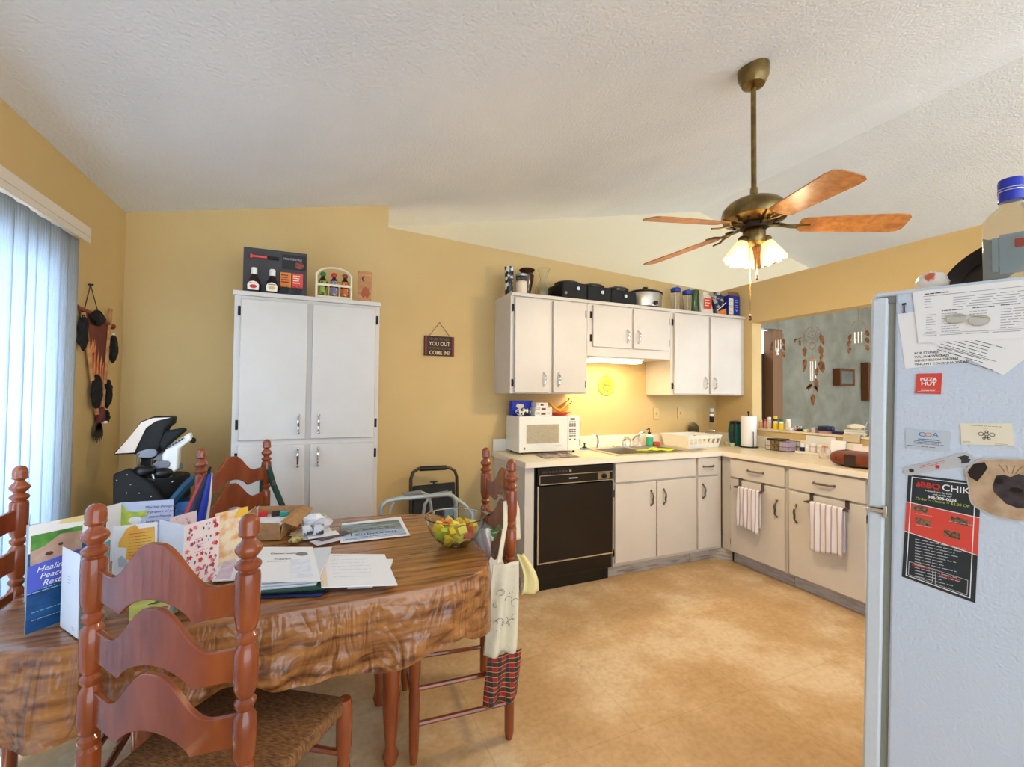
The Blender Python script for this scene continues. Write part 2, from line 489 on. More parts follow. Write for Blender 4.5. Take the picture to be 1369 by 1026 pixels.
# sliding glass door in the left wall
sd = bpy.data.objects.new('door_1', None); COL.objects.link(sd); sd.location = (XL-.07, (OY0+OY1)/2, 0); ORG['door_1'] = Vector(sd.location); sd['kind'] = 'structure'
m = MB()
for y in (OY0, (OY0+OY1)/2-.03, OY1-.06): m.box(XL-.10, y, .0, XL-.04, y+.06, OZ)
m.box(XL-.10, OY0, 0.001, XL-.04, OY1, .06); m.box(XL-.10, OY0, OZ-.06, XL-.04, OY1, OZ)
obj('door_frame', m, mat('door_aluminium', (225,228,230), .4), sd, bevel=.003)
m = MB(); m.box(XL-.073, OY0+.05, .05, XL-.067, OY1-.05, OZ-.05)
def glassmat():
    g = bpy.data.materials.new('window_glass'); g.use_nodes = True; nt = g.node_tree
    t = nt.nodes.new('ShaderNodeBsdfTransparent'); gl = nt.nodes.new('ShaderNodeBsdfGlossy'); gl.inputs['Roughness'].default_value = .02
    mx = nt.nodes.new('ShaderNodeMixShader'); mx.inputs[0].default_value = .06
    nt.links.new(t.outputs[0], mx.inputs[1]); nt.links.new(gl.outputs[0], mx.inputs[2]); nt.links.new(mx.outputs[0], nt.nodes['Material Output'].inputs[0])
    return g
M_pane = glassmat()
obj('door_glass', m, M_pane, sd)
m = MB(); m.box(-9.0, -6.2, -.12, XL-.141, 2.2, -.03)
struct('ground_patio', m, mat('patio_concrete', (190,186,178), .8))

# vertical blinds
vb = thing('vertical_blinds', 'white vertical vinyl blinds hanging over the glass door on the left wall', 'blinds', (-4.755, -1.5, 2.15))
m = MB(); m.box(-4.822, -2.86, 2.092, -4.728, -.668, 2.138)
m.box(-4.736, -2.86, 2.065, -4.728, -.668, 2.092)
obj('headrail', m, mat('headrail', (226,214,198), .45), vb, bevel=.003)
k = 0; y = -.715
while y > -2.82:
    a = R(78 + 7*math.sin(k*2.1))
    dx, dy = .0445*math.cos(a), .0445*math.sin(a)
    cx = -4.779
    m = MB()
    def sl(u, v, cx=cx, y=y, dx=dx, dy=dy):
        s = (u-.5)*2
        bow = .006*(1-s*s)
        return (cx + dx*s + bow*math.sin(a), y + dy*s - bow*math.cos(a),  .03 + v*2.048)
    m.grid(sl, 6, 1)
    obj('blind_slat', m, M_blind, vb, solid=.0012)
    y -= .078; k += 1

# ------------------------------------------------------------------ cabinets
def pull(name, parent, a, b, out, m=None, r=.0055, stand=.026):
    """curved bar handle from a to b, standing off along out"""
    a, b, out = Vector(a), Vector(b), Vector(out)
    pts = []
    for i in range(13):
        t = i/12
        h = stand*min(1, math.sin(math.pi*t)*1.7) if 0 < t < 1 else 0
        w = .003*math.sin(2*math.pi*t*2)
        pts.append(a.lerp(b, t) + out*(h + w*(0 < t < 1)))
    mb = MB(); mb.tube(pts, [r*(.85+.5*math.sin(math.pi*i/12)) for i in range(13)], 8)
    for p in (a, b): mb.ball(p+out*.003, .009, seg=8, rings=6)
    return obj(name, mb, m or M_pewter, parent)

def hinge(parent, x, y, z, axis='x', s=1):
    mb = MB()
    if axis == 'x': mb.box(x-.007, y-.004, z-.028, x+.007, y, z+.028); mb.cyl((x+.004*s, y-.005, z-.022), (x+.004*s, y-.005, z+.022), .004, seg=8)
    else: mb.box(x-.004, y-.007, z-.028, x, y+.007, z+.028); mb.cyl((x-.005, y+.004*s, z-.022), (x-.005, y+.004*s, z+.022), .004, seg=8)
    return obj('hinge', mb, M_blackhinge, parent)

def carcass(parent, x0, x1, y0, y1, z0, z1, top_lip=0.0, m=M_cab):
    mb = MB(); mb.box(x0, y0, z0, x1, y1, z1)
    return obj('cabinet_body', mb, m, parent, bevel=.002)

# tall pantry cabinet
pc = thing('pantry_cabinet', 'tall white four-door pantry cabinet standing against the tan wall', 'cabinet', (-3.785, -.2, 0))
carcass(pc, -4.19, -3.38, -.38, -.003, 0, 1.945)
mb = MB(); mb.box(-4.195, -.402, 1.935, -3.375, -.003, 1.961); obj('top_board', mb, M_cab, pc, bevel=.003)
for (x0, x1, s) in ((-4.155, -3.803, -1), (-3.775, -3.405, 1)):
    for (z0, z1, up) in ((1.093, 1.915, 1), (.085, 1.062, 0)):
        mb = MB(); mb.box(x0, -.402, z0, x1, -.381, z1)
        d = obj('cabinet_door', mb, M_cab, pc, bevel=.004)
        hx = x1-.038 if s < 0 else x0+.045
        hz = (1.13, 1.235) if up else (.93, 1.035)
        pull('door_handle', d, (hx, -.402, hz[0]), (hx, -.402, hz[1]), (0,-1,0), M_chrome)
        ex = x0-.010 if s < 0 else x1+.010
        for z in (z0+.09, z1-.07): hinge(d, ex, -.381, z, s=-s)

# upper wall cabinets
UT = 2.112
def upper(name, x0, x1, z0, label, doors, hz, side=None):
    t = thing(name, label, 'cabinet', ((x0+x1)/2, -.16, z0), 'white wall cabinets over the kitchen counter')
    mb = MB(); mb.box(x0+.001, -.328, z0, x1-.001, -.002, UT); obj('cabinet_body', mb, M_cab, t, bevel=.002)
    mb = MB(); mb.box(x0 + .0005, -.345, UT, x1 - .0005, -.002, 2.138); obj('top_board', mb, M_cab, t, bevel=.002)
    for (a, b, s, za) in doors:
        mb = MB(); mb.box(a, -.35, za, b, -.329, UT-.012); d = obj('cabinet_door', mb, M_cab, t, bevel=.003)
        hx = b-.045 if s < 0 else a+.045
        pull('door_handle', d, (hx, -.35, za+hz), (hx, -.35, za+hz+.10), (0,-1,0), M_chrome)
        ex = a-.012 if s < 0 else b+.012
        for z in (za+.07, UT-.09): hinge(d, ex, -.329, z, s=-s)
    return t
upper('wall_cabinet', -2.436, -1.765, 1.38, 'white two-door wall cabinet above the microwave, leftmost of the row', [(-2.405,-2.118,-1,1.39),(-2.082,-1.795,1,1.39)], .05)
upper('wall_cabinet', -1.765, -.905, 1.69, 'short white two-door wall cabinet above the sink light', [(-1.72,-1.340,-1,1.765),(-1.318,-.937,1,1.765)], .05)
upper('wall_cabinet', -.905, -.001, 1.38, 'white two-door wall cabinet in the corner beside the pass-through', [(-.875,-.474,-1,1.39),(-.450,-.07,1,1.39)], .05)
# under-cabinet light
ul = thing('under_cabinet_light', 'lit fluorescent strip light under the short cabinet over the sink', 'lamp', (-1.44, -.25, 1.69))
mb = MB(); mb.box(-1.72, -.30, 1.672, -1.17, -.19, 1.689); obj('light_housing', mb, M_white, ul, bevel=.003)
M_tube = mat('lit_diffuser', (255,236,190), .4, emit=(255,226,160), estr=4)
mb = MB(); mb.box(-1.70, -.297, 1.648, -1.19, -.20, 1.671); obj('light_diffuser', mb, M_tube, ul, bevel=.006)
area_light('under_cabinet_glow', (-1.445, -.245, 1.64), (-1.445, -.18, 1.0), .5, .08, 3.0, (1.0, .74, .42))

# base cabinets along the back wall
ZB = .875
def base_body(t, x0, x1, y0, y1):
    mb = MB(); mb.box(x0, y0, .10, x1, y1, ZB); return obj('cabinet_body', mb, M_cab, t, bevel=.0015)
ep = thing('end_panel', 'white end panel closing the counter beside the dishwasher', 'cabinet panel', (-2.40, -.3, 0))
mb = MB(); mb.box(-2.432, -.60, .10, -2.362, -.002, ZB); obj('panel', mb, M_cab, ep, bevel=.002)
mb = MB(); mb.box(-2.425, -.53, 0, -2.366, -.002, .10); obj('toe_kick', mb, M_toe, ep)
sb = thing('sink_base_cabinet', 'white base cabinet with two doors under the steel sink', 'cabinet', (-1.30, -.3, 0), 'white base cabinets along the back wall')
mb = MB(); mb.box(-1.708, -.60, .10, -.897, -.585, ZB); mb.box(-1.708, -.585, .10, -1.69, -.003, ZB); mb.box(-.915, -.585, .10, -.897, -.003, ZB); mb.box(-1.69, -.585, .10, -.915, -.003, .118); mb.box(-1.69, -.02, .118, -.915, -.003, ZB)
obj('cabinet_body', mb, M_cab, sb)
mb = MB(); mb.box(-1.70, -.62, .722, -.912, -.601, .866); obj('false_drawer_front', mb, M_cab, sb, bevel=.003)
for (a, b, s) in ((-1.70,-1.318,-1), (-1.304,-.912,1)):
    mb = MB(); mb.box(a, -.62, .125, b, -.601, .708); d = obj('cabinet_door', mb, M_cab, sb, bevel=.003)
    hx = b-.05 if s < 0 else a+.06
    pull('door_handle', d, (hx, -.62, .53), (hx, -.62, .64), (0,-1,0), M_pewter)
    if s < 0:
        for z in (.20, .64): hinge(d, a-.004, -.601, z, s=1)
mb = MB(); mb.box(-1.708, -.535, 0, -.897, -.50, .10); obj('toe_kick', mb, M_toe, sb)
db = thing('drawer_base_cabinet', 'narrow white base cabinet with one drawer and door in the counter corner', 'cabinet', (-.76, -.3, 0), 'white base cabinets along the back wall')
mb = MB(); mb.box(-.895, -.60, .10, -.612, -.003, ZB); obj('cabinet_body', mb, M_cab, db)
mb = MB(); mb.box(-.884, -.62, .722, -.665, -.601, .866); d = obj('drawer', mb, M_cab, db, bevel=.003)
pull('drawer_handle', d, (-.83, -.62, .795), (-.72, -.62, .795), (0,-1,0), M_pewter)
mb = MB(); mb.box(-.884, -.62, .125, -.665, -.601, .708); d = obj('cabinet_door', mb, M_cab, db, bevel=.003)
pull('door_handle', d, (-.835, -.62, .54), (-.835, -.62, .65), (0,-1,0), M_pewter)
mb = MB(); mb.prism([(-.895,-.535,0),(-.68,-.535,0),(-.55,-.66,0),(-.535,-.64,0),(-.66,-.50,0),(-.895,-.50,0)], (0,0,.10)); obj('toe_kick', mb, M_toe, db)
# base cabinets on the right
def rbase(y0, y1, label, hs, dy):
    t = thing('base_cabinet', label, 'cabinet', (-.3, (y0+y1)/2, 0), 'white base cabinets on the right run')
    mb = MB(); mb.box(-.60, y0, .10, -.002, y1, ZB); obj('cabinet_body', mb, M_cab, t)
    a, b = dy
    mb = MB(); mb.box(-.62, a, .715, -.601, b, .860); d = obj('drawer', mb, M_cab, t, bevel=.003)
    c = (a+b)/2
    pull('drawer_handle', d, (-.62, c-.065, .79), (-.62, c+.065, .79), (-1,0,0), M_pewter)
    mb = MB(); mb.box(-.62, a, .108, -.601, b, .700); d = obj('cabinet_door', mb, M_cab, t, bevel=.003)
    hy = a+.055 if hs < 0 else b-.055
    pull('door_handle', d, (-.62, hy, .49), (-.62, hy, .61), (-1,0,0), M_pewter)
    ey = b+.004 if hs < 0 else a-.004
    for z in (.18, .62): hinge(d, -.601, ey, z, 'y')
    mb = MB(); mb.box(-.535, y0, 0, -.50, min(y1, -.662), .10); obj('toe_kick', mb, mat('toe_bluewhite', (198,200,210), .5, col2=(150,146,146), nscale=7, stretch=(1,1,9), lo=.5, hi=.8), t)
rbase(-1.178, -.602, 'white base cabinet with drawer, right of the counter corner', -1, (-1.162, -.70))
rbase(-1.76, -1.182, 'white base cabinet with drawer, nearer the refrigerator', 1, (-1.685, -1.198))
rbase(-2.30, -1.764, 'white base cabinet mostly hidden behind the refrigerator', 1, (-2.27, -1.79))

# countertop with sink cutout
SX0, SX1, SY0, SY1 = -1.64, -.80, -.565, -.10
ct = thing('countertop', 'cream laminate L-shaped countertop with a low backsplash', 'countertop', (-1.2, -.3, .876))
mb = MB()
ZT0, ZT1 = .8765, .914
mb.box(-2.446, -.635, ZT0, SX0, -.001, ZT1); mb.box(SX0, -.635, ZT0, SX1, SY0, ZT1); mb.box(SX0, SY1, ZT0, SX1, -.001, ZT1)
mb.box(SX1, -.635, ZT0, -.002, -.001, ZT1); mb.box(-.635, -2.32, ZT0, -.002, -.635, ZT1)
obj('worktop', mb, M_lam, ct)
mb = MB(); mb.box(-2.449, -.639, ZT0-.001, -.635, -.635, ZT1-.003); mb.box(-.639, -2.32, ZT0-.001, -.635, -.635, ZT1-.003); mb.box(-2.450, -.639, ZT0-.001, -2.446, -.002, ZT1-.003)
obj('edge_strip', mb, M_lamw, ct)
mb = MB(); mb.box(-2.446, -.020, ZT1, -.002, -.001, 1.012); mb.box(-.021, -2.32, ZT1, -.002, -.020, 1.012)
obj('backsplash', mb, M_lamw, ct, bevel=.003)

# sink
sk = thing('kitchen_sink', 'double-bowl stainless steel sink set in the cream countertop', 'sink', (-1.22, -.33, .914), )
mb = MB()
def rim(mb, x0, y0, x1, y1, X0, Y0, X1, Y1, z0, z1):
    mb.box(X0, Y0, z0, X1, y0, z1); mb.box(X0, y1, z0, X1, Y1, z1); mb.box(X0, y0, z0, x0, y1, z1); mb.box(x1, y0, z0, X1, y1, z1)
BX = [(-1.60, -1.275), (-1.235, -.925)]; BY = (-.535, -.175)
mb.box(SX0-.015, SY0-.012, .9145, SX1+.015, BY[0], .919); mb.box(SX0-.015, BY[1], .9145, SX1+.015, SY1+.025, .919)
mb.box(SX0-.015, BY[0], .9145, BX[0][0], BY[1], .919); mb.box(BX[0][1], BY[0], .9145, BX[1][0], BY[1], .919); mb.box(BX[1][1], BY[0], .9145, SX1+.015, BY[1], .919)
obj('sink_rim', mb, M_steel, sk, bevel=.0015)
for (a, b) in BX:
    mb = MB(); zb = .755
    mb.box(a, BY[0], zb, a+.003, BY[1], .9144); mb.box(b-.003, BY[0], zb, b, BY[1], .9144); mb.box(a+.003, BY[0], zb, b-.003, BY[0]+.003, .9144); mb.box(a+.003, BY[1]-.003, zb, b-.003, BY[1], .9144); mb.box(a, BY[0], zb-.003, b, BY[1], zb)
    mb.lathe([(.04,0),(.042,.004),(.03,.002)], ((a+b)/2, -.35, zb), 16)
    obj('sink_bowl', mb, M_steel, sk)
fc = MB(); fc.box(-1.36, -.15, .919, -1.12, -.105, .927)
fc = obj('faucet', fc, M_chrome, sk, bevel=.004)
mb = MB(); mb.lathe([(.020,0),(.018,.03),(.015,.05)], (-1.25,-.128,.927), 14); mb.tube([(-1.25,-.128,.97),(-1.26,-.16,1.0),(-1.29,-.24,1.005),(-1.335,-.34,.99),(-1.34,-.345,.965)], [.011,.011,.010,.010,.009], 10)
obj('spout', mb, M_chrome, fc)
mb = MB(); mb.lathe([(.016,0),(.013,.02),(.018,.04),(.012,.05)], (-1.17,-.128,.927), 12); mb.tube([(-1.17,-.128,.965),(-1.15,-.16,1.01),(-1.125,-.19,1.03)], [.009,.007,.008], 8)
obj('faucet_lever', mb, M_chrome, fc)
mb = MB(); mb.lathe([(.018,0),(.014,.015),(.012,.05),(.014,.085),(.010,.10)], (-1.08,-.125,.919), 12); mb.tube([(-1.08,-.125,1.0),(-1.095,-.14,1.035),(-1.06,-.15,1.05),(-1.04,-.15,1.04)], [.009,.012,.012,.008], 8)
obj('sprayer', mb, M_chrome, sk)
mb = MB(); mb.lathe([(.018,0),(.015,.02),(.012,.04)], (-1.52,-.125,.919), 12); mb.tube([(-1.52,-.125,.95),(-1.525,-.13,1.0),(-1.545,-.135,1.035),(-1.60,-.14,1.03)], [.009,.008,.008,.006], 8)
obj('hot_water_tap', mb, M_chrome, sk)

# dishwasher
dw = thing('dishwasher', 'black built-in dishwasher under the counter beside the end panel', 'dishwasher', (-2.035, -.3, 0))
mb = MB(); mb.box(-2.352, -.585, .10, -1.714, -.01, .873); mb.box(-2.352,-.55,0.0,-1.714,-.10,.10); obj('dishwasher_body', mb, M_blackm, dw)
mb = MB(); mb.box(-2.345, -.625, .745, -1.716, -.586, .868); cp = obj('control_panel', mb, M_dw, dw, bevel=.006)
P = PL((-2.345, -.625, .745), (1,0,0), (0,0,1))
mb = MB(); P.rect(mb, .015, .066, .615, .070, .0006); P.rect(mb, .02, .004, .622, .009, .0006); P.rect(mb, .615, .008, .620, .068, .0006); P.rect(mb, .012, .008, .016, .068, .0006); obj('silver_trim', mb, M_chrome, cp)
mb = MB(); P.rect(mb, .485, .014, .585, .062, .0008, .003); dp = obj('dial_plate', mb, mat('dial_plate', (150,128,100), .4, .4), cp)
mb = MB(); c = P.pt(.535, .038, .004); mb.lathe([(.020,0),(.020,.010),(.010,.013),(.009,.022)], c, 16, (0,-1,0)); obj('dial_knob', mb, M_black, dp)
for k_ in range(8):
    mb = MB(); P.rect(mb, .03+.026*k_, .084, .050+.026*k_, .098, .001, .002); obj('panel_button', mb, mat('panel_button', (58,50,44), .4), cp)
mb = MB(); P.rect(mb, .245, .082, .262, .102, .001, .003); obj('door_latch', mb, mat('panel_marks', (150,140,120), .4, .3), cp)
mb = MB(); P.lines(mb, .245, .315, .043, 1, .01, .001, .008, 0, 5); obj('badge', mb, M_lgray, cp)
mb = MB(); mb.box(-2.332, -.612, .215, -1.722, -.586, .738); dd = obj('dishwasher_door', mb, M_dw, dw, bevel=.004)
mb = MB(); mb.box(-2.342, -.615, .205, -1.716, -.590, .214); mb.box(-2.342, -.614, .214, -2.333, -.590, .74); mb.box(-1.721, -.614, .214, -1.714, -.590, .74); obj('silver_trim', mb, M_chrome, dd)
mb = MB(); mb.box(-2.342, -.604, .10, -1.722, -.586, .204); mb.box(-2.340, -.56, .0, -1.76, -.551, .10); obj('lower_panel', mb, M_dw, dw, bevel=.003)

# towels and over-door bars on the right doors
def towel(y0, y1, zt, label, seed):
    b = thing('towel_bar', 'over-door metal towel bar hooked on the %s door' % label[1], 'towel bar', (-.64, (y0+y1)/2, .66), 'over-door towel bars')
    mb = MB()
    for y in (y0+.015, y1-.015): mb.box(-.6245, y-.012, zt+.002, -.6215, y+.012, .712); mb.box(-.6245, y-.012, .7085, -.603, y+.012, .7115); mb.box(-.668, y-.012, zt-.004, -.6215, y+.012, zt+.002)
    obj('hook', mb, M_pewter, b)
    mb = MB(); mb.cyl((-.662, y0-.01, zt-.008), (-.662, y1+.01, zt-.008), .006, seg=10); obj('bar', mb, M_pewter, b)
    rr = random.Random(seed)
    ph = rr.random()*6
    mb = MB()
    w0, w1 = y0+.012, y1-.035
    def f(u, v):
        s = v*1.0
        y = w0 + (w1-w0)*u + .006*math.sin(9*v+ph)*v
        fold = .006*math.sin(u*15+ph+v*1.5)*min(1, v*3)
        if v < .46: return (-.648 + .0*fold, y, zt-.01-.27*(1-v/.46)*1.0)
        if v < .54:
            a = math.pi*(v-.46)/.08
            return (-.662 + .014*math.cos(a), y, zt-.008+.012*math.sin(a))
        k = (v-.54)/.46
        return (-.676 - .004*k + .006*math.sin(u*15+ph+k*1.5)*min(1,k*3), y, zt-.010-.30*k - .012*math.sin(u*5+ph)*k)
    mb.grid(f, 26, 40)
    m = bpy.data.materials.new('striped_terry'); m.use_nodes = True
    nt = m.node_tree; bs = nt.nodes['Principled BSDF']; tc = nt.nodes.new('ShaderNodeTexCoord'); wv = nt.nodes.new('ShaderNodeTexWave'); wv.bands_direction = 'Y'; wv.inputs['Scale'].default_value = 9
    cr = nt.nodes.new('ShaderNodeValToRGB'); cr.color_ramp.elements[0].position = .05; cr.color_ramp.elements[0].color = rgb((176,160,178)); cr.color_ramp.elements[1].position = .22; cr.color_ramp.elements[1].color = rgb((238,234,242))
    nt.links.new(tc.outputs['Object'], wv.inputs[0]); nt.links.new(wv.outputs['Fac'], cr.inputs[0]); nt.links.new(cr.outputs[0], bs.inputs['Base Color']); bs.inputs['Roughness'].default_value = .95
    t = obj('dish_towel', mb, m, None, solid=.003, at_base=True)
    tag(t, label[0], 'towel', 'striped dish towels')
towel(-1.01, -.78, .655, ('white purple-striped dish towel hanging nearer the counter corner', 'nearer-corner cabinet'), 1)
towel(-1.60, -1.345, .665, ('white purple-striped dish towel hanging nearer the refrigerator', 'nearer-refrigerator cabinet'), 5)

# outlets and wall plate decoration
for x, lab in ((-.78, 'cream light switch plate left of the pair on the kitchen wall'), (-.482, 'cream outlet plate right of the pair on the kitchen wall')):
    t = thing('wall_plate', lab, 'outlet', (x, -.003, 1.20), 'wall plates over the backsplash')
    mb = MB(); mb.box(x-.035, -.008, 1.145, x+.035, -.001, 1.26); obj('plate', mb, mat('almond', (214,184,120), .4), t, bevel=.002)
    mb = MB(); mb.box(x-.006, -.016, 1.192, x+.006, -.0085, 1.214); obj('toggle', mb, mat('almond2', (206,176,118), .4), t)
pd = thing('round_wall_plaque', 'round yellow lemon-shaped plaque hanging under the sink light', 'wall decoration', (-1.351, -.012, 1.46))
mb = MB(); mb.lathe([(.001,0),(.085,0),(.092,.006),(.080,.013),(.06,.010),(.001,.010)], (-1.351,-.002,1.462), 28, (0,-1,0)); obj('plate', mb, mat('lemon', (240,214,56), .35, col2=(226,222,90), nscale=18), pd)
mb = MB()
for k in range(9):
    a = k*2*math.pi/9; mb.ball((-1.351+.042*math.cos(a), -.018, 1.462+.042*math.sin(a)), .014, (1,.6,1), 8, 6)
obj('fruit_relief', mb, M_yellow, pd)
mb = MB(); mb.box(-1.375, -.020, 1.455, -1.327, -.0125, 1.475); obj('centre_lettering', mb, M_orange, pd)

# ------------------------------------------------------------------ ceiling fan
FX, FY = -1.640, -1.730
fan = thing('ceiling_fan', 'brass ceiling fan with five oak blades and lit frosted lamps', 'ceiling fan', (FX, FY, 2.25))
def at(r_, a, z): return (FX + r_*math.cos(a), FY + r_*math.sin(a), z)
mb = MB(); mb.lathe([(.075,-.09),(.072,-.05),(.05,-.02),(.02,0.0)][::-1] and [(.02,-.10),(.055,-.085),(.075,-.04),(.078,.01)], (FX,FY,ZM(FX)-.012), 24); obj('canopy', mb, M_brass, fan)
mb = MB(); mb.cyl((FX,FY,2.42), (FX,FY,ZM(FX)-.05), .0135, seg=14); mb.cyl((FX,FY,2.42),(FX,FY,2.47),.020,.018); obj('downrod', mb, M_brass, fan)
mb = MB(); mb.lathe([(.06,2.275),(.10,2.285),(.150,2.300),(.158,2.330),(.152,2.358),(.125,2.388),(.085,2.408),(.04,2.420),(.02,2.43)], (FX,FY,0), 36)
obj('motor_housing', mb, M_brass, fan)
mb = MB(); mb.lathe([(.066,2.255),(.066,2.276)], (FX,FY,0), 24)
for k in range(14):
    a = 2*math.pi*k/14; mb.box(FX+.105*math.cos(a)-.006, FY+.105*math.sin(a)-.006, 2.279, FX+.105*math.cos(a)+.006, FY+.105*math.sin(a)+.006, 2.289)
obj('flywheel', mb, M_dbrown, fan)
mb = MB(); mb.lathe([(.030,2.165),(.050,2.175),(.055,2.19),(.055,2.235),(.045,2.256)], (FX,FY,0), 24); lk = obj('light_kit', mb, M_brass, fan)
M_blade = mat('oak_blade', (206,142,78), .35, col2=(172,106,52), nscale=26, stretch=(1,1,1), dist=.6)
PH = -1.955
for k in range(5):
    a = PH + k*2*math.pi/5
    ca, sa = math.cos(a), math.sin(a)
    def W(r_, w, z, a=a, ca=ca, sa=sa):   # radial, lateral, height (with pitch and droop)
        return (FX + r_*ca - w*sa, FY + r_*sa + w*ca, z)
    tilt = -.24
    prof = [(.205,.040),(.225,.056),(.30,.060),(.45,.066),(.60,.072),(.645,.066),(.660,.045),(.662,.0)]
    top = [(r_, w) for r_, w in prof] + [(r_, -w) for r_, w in prof[::-1][1:]]
    zc = lambda r_: 2.262 - .045*(r_-.1)/.55
    pts = [W(r_, w, zc(r_)+w*tilt) for r_, w in top]
    mb = MB(); mb.prism(pts, (0,0,.006))
    bl = obj('fan_blade', mb, M_blade, fan, bevel=.0015, smooth=False)
    mb = MB()
    mb.tube([W(.06,0,2.268), W(.12,0,2.262), W(.17,.012,zc(.17)-.004), W(.20,.034,zc(.20)+.002), W(.245,.040,zc(.245)+.003)], [.008,.008,.007,.006,.005], 8)
    mb.tube([W(.12,0,2.262), W(.17,-.012,zc(.17)-.006), W(.20,-.034,zc(.20)-.012), W(.245,-.040,zc(.245)-.013)], [.008,.007,.006,.005], 8)
    mb.box(*[min(p) for p in zip(W(.10,-.01,2.266), W(.15,.01,2.272))], *[max(p) for p in zip(W(.10,-.01,2.266), W(.15,.01,2.272))])
    obj('blade_iron', mb, M_brass, bl)
M_shade = mat('frosted_glass', (255,240,205), .35, trans=.35, emit=(255,206,130), estr=.45)
M_bulb = mat('lit_bulb', (255,240,200), .4, emit=(255,222,160), estr=6)
camdir = math.atan2(-3.355-FY, -3.710-FX)
for a in (camdir+R(118), camdir-R(118)-R(0), camdir+R(0)+R(180)):
    pass
for ax, ay in ((-.080,.035), (.070,-.055), (.02,.085)):
    d = Vector((ax, ay, 0)); L_ = d.length; dn = d.normalized()
    axis = (dn*.30 + Vector((0,0,-.9))).normalized()
    base = Vector((FX, FY, 2.196)) + dn*.055
    mb = MB(); mb.tube([Vector((FX,FY,2.20))+dn*.035, base], .012, 10); mb.lathe([(.022,-.012),(.028,.0),(.026,.018)], base, 16, tuple(axis)); h = obj('lamp_holder', mb, M_brass, lk)
    mb = MB()
    q = Vector((0,0,1)).rotation_difference(axis).to_matrix()
    def sh(u, v, q=q, base=base):
        rr = .024 + .030*math.sin(v*1.45) + .009*v*v
        rr *= 1 + .05*v*math.cos(u*2*math.pi*8)
        an = u*2*math.pi
        return base + q @ Vector((rr*math.cos(an), rr*math.sin(an), .012 + v*(.112 + .005*math.cos(an*8))))
    mb.grid(sh, 48, 10, cu=True); obj('lamp_shade', mb, M_shade, h, solid=.002)
    mb = MB(); mb.ball(base+axis*.062, .022, (1,1,1.2)); obj('light_bulb', mb, M_bulb, h)
    point_light('fan_lamp_light', base+axis*.118, 12, (1.0,.80,.50), .045)
def chain(x, y, z0, z1, fob):
    mb = MB(); n = int((z0-z1)/.009)
    mb.cyl((x,y,z0),(x,y,z1), .0011, seg=5)
    for i in range(n): mb.ball((x, y, z0-i*(z0-z1)/n), .0026, seg=6, rings=4)
    c = obj('pull_chain', mb, M_brass, fan)
    mb = MB(); mb.lathe([(.003,-.028),(.008,-.022),(.006,-.010),(.008,-.004),(.003,.004)], (x,y,z1), 10); obj('chain_fob', mb, M_brown, c)
chain(FX-.006, FY-.02, 2.165, 2.008, 1)
chain(FX-.016, FY+.012, 2.165, 1.80, 1)

# ------------------------------------------------------------------ refrigerator
TAU = .024
fs = Vector((.284, -.959, 0)); fn = Vector((-.959, -.284, 0)); fU = Vector((fs.x*TAU, fs.y*TAU, 1)).normalized()
fS = (fs - fU*fs.dot(fU)).normalized()
F0 = Vector((-2.341, -2.642, 1.656))
def FXF():   # local: x = along the side (s), y = inward (away from viewer), z = up; origin at the top front corner of the side
    return Matrix(((fS.x, -fn.x, fU.x, F0.x), (fS.y, -fn.y, fU.y, F0.y), (fS.z, -fn.z, fU.z, F0.z), (0,0,0,1)))
M_fr = mat('fridge_enamel', (208,221,240), .38, bump=.22, bscale=150)
M_frd = mat('fridge_door_enamel', (214,224,234), .38, bump=.15, bscale=150)
M_gasket = mat('gasket', (146,150,140), .7)
fr = thing('refrigerator', 'white top-freezer refrigerator with papers and magnets on its side', 'refrigerator', (-2.0, -2.9, 0))
X = FXF(); H0 = -1.630
mb = MB(X); mb.box(.045, 0, H0+.02, .70, .74, -.006); obj('fridge_cabinet', mb, M_fr, fr, bevel=.006)
mb = MB(X); mb.box(.0, .001, -.012, .70, .74, .0); obj('top_cap', mb, M_frd, fr, bevel=.004)
mb = MB(X); mb.box(.030, .008, H0+.06, .044, .732, -.016); obj('door_gasket', mb, M_gasket, fr)
mb = MB(X); mb.box(-.006, .0, -.578, .030, .735, -.014); fd = obj('freezer_door', mb, M_frd, fr, bevel=.006)
mb = MB(X); mb.box(-.006, .0, H0+.06, .030, .735, -.590); md = obj('fridge_door', mb, M_frd, fr, bevel=.006)
mb = MB(X); mb.box(-.008, -.004, -.5885, .034, .06, -.5795); mb.box(.028, -.006, -.600, .036, .03, -.568); obj('middle_hinge', mb, M_chrome, fr, bevel=.001)
mb = MB(X); mb.box(.026, .004, -.030, .046, .03, -.0125); obj('top_hinge', mb, M_gray, fr)
mb = MB(X); mb.tube([(-.006,.68,-.30),(-.04,.68,-.32),(-.04,.68,-.54),(-.006,.68,-.56)], .010, 8); obj('door_handle', mb, M_frd, fd)
mb = MB(X); mb.tube([(-.006,.68,-.62),(-.04,.68,-.64),(-.04,.68,-1.05),(-.006,.68,-1.07)], .010, 8); obj('door_handle', mb, M_frd, md)
mb = MB(); 
for s, w in ((.06,.06),(.06,.68),(.64,.06),(.64,.68)):
    p = X @ Vector((s, w, H0+.02)); mb.cyl((p.x,p.y,p.z+.004), (p.x,p.y,0.0), .018, .022, seg=12)
obj('levelling_foot', mb, M_blackm, fr)
SP = PL(F0, fS, fU)     # the side face: a = distance from the front edge, b = height (negative down); n points to the viewer
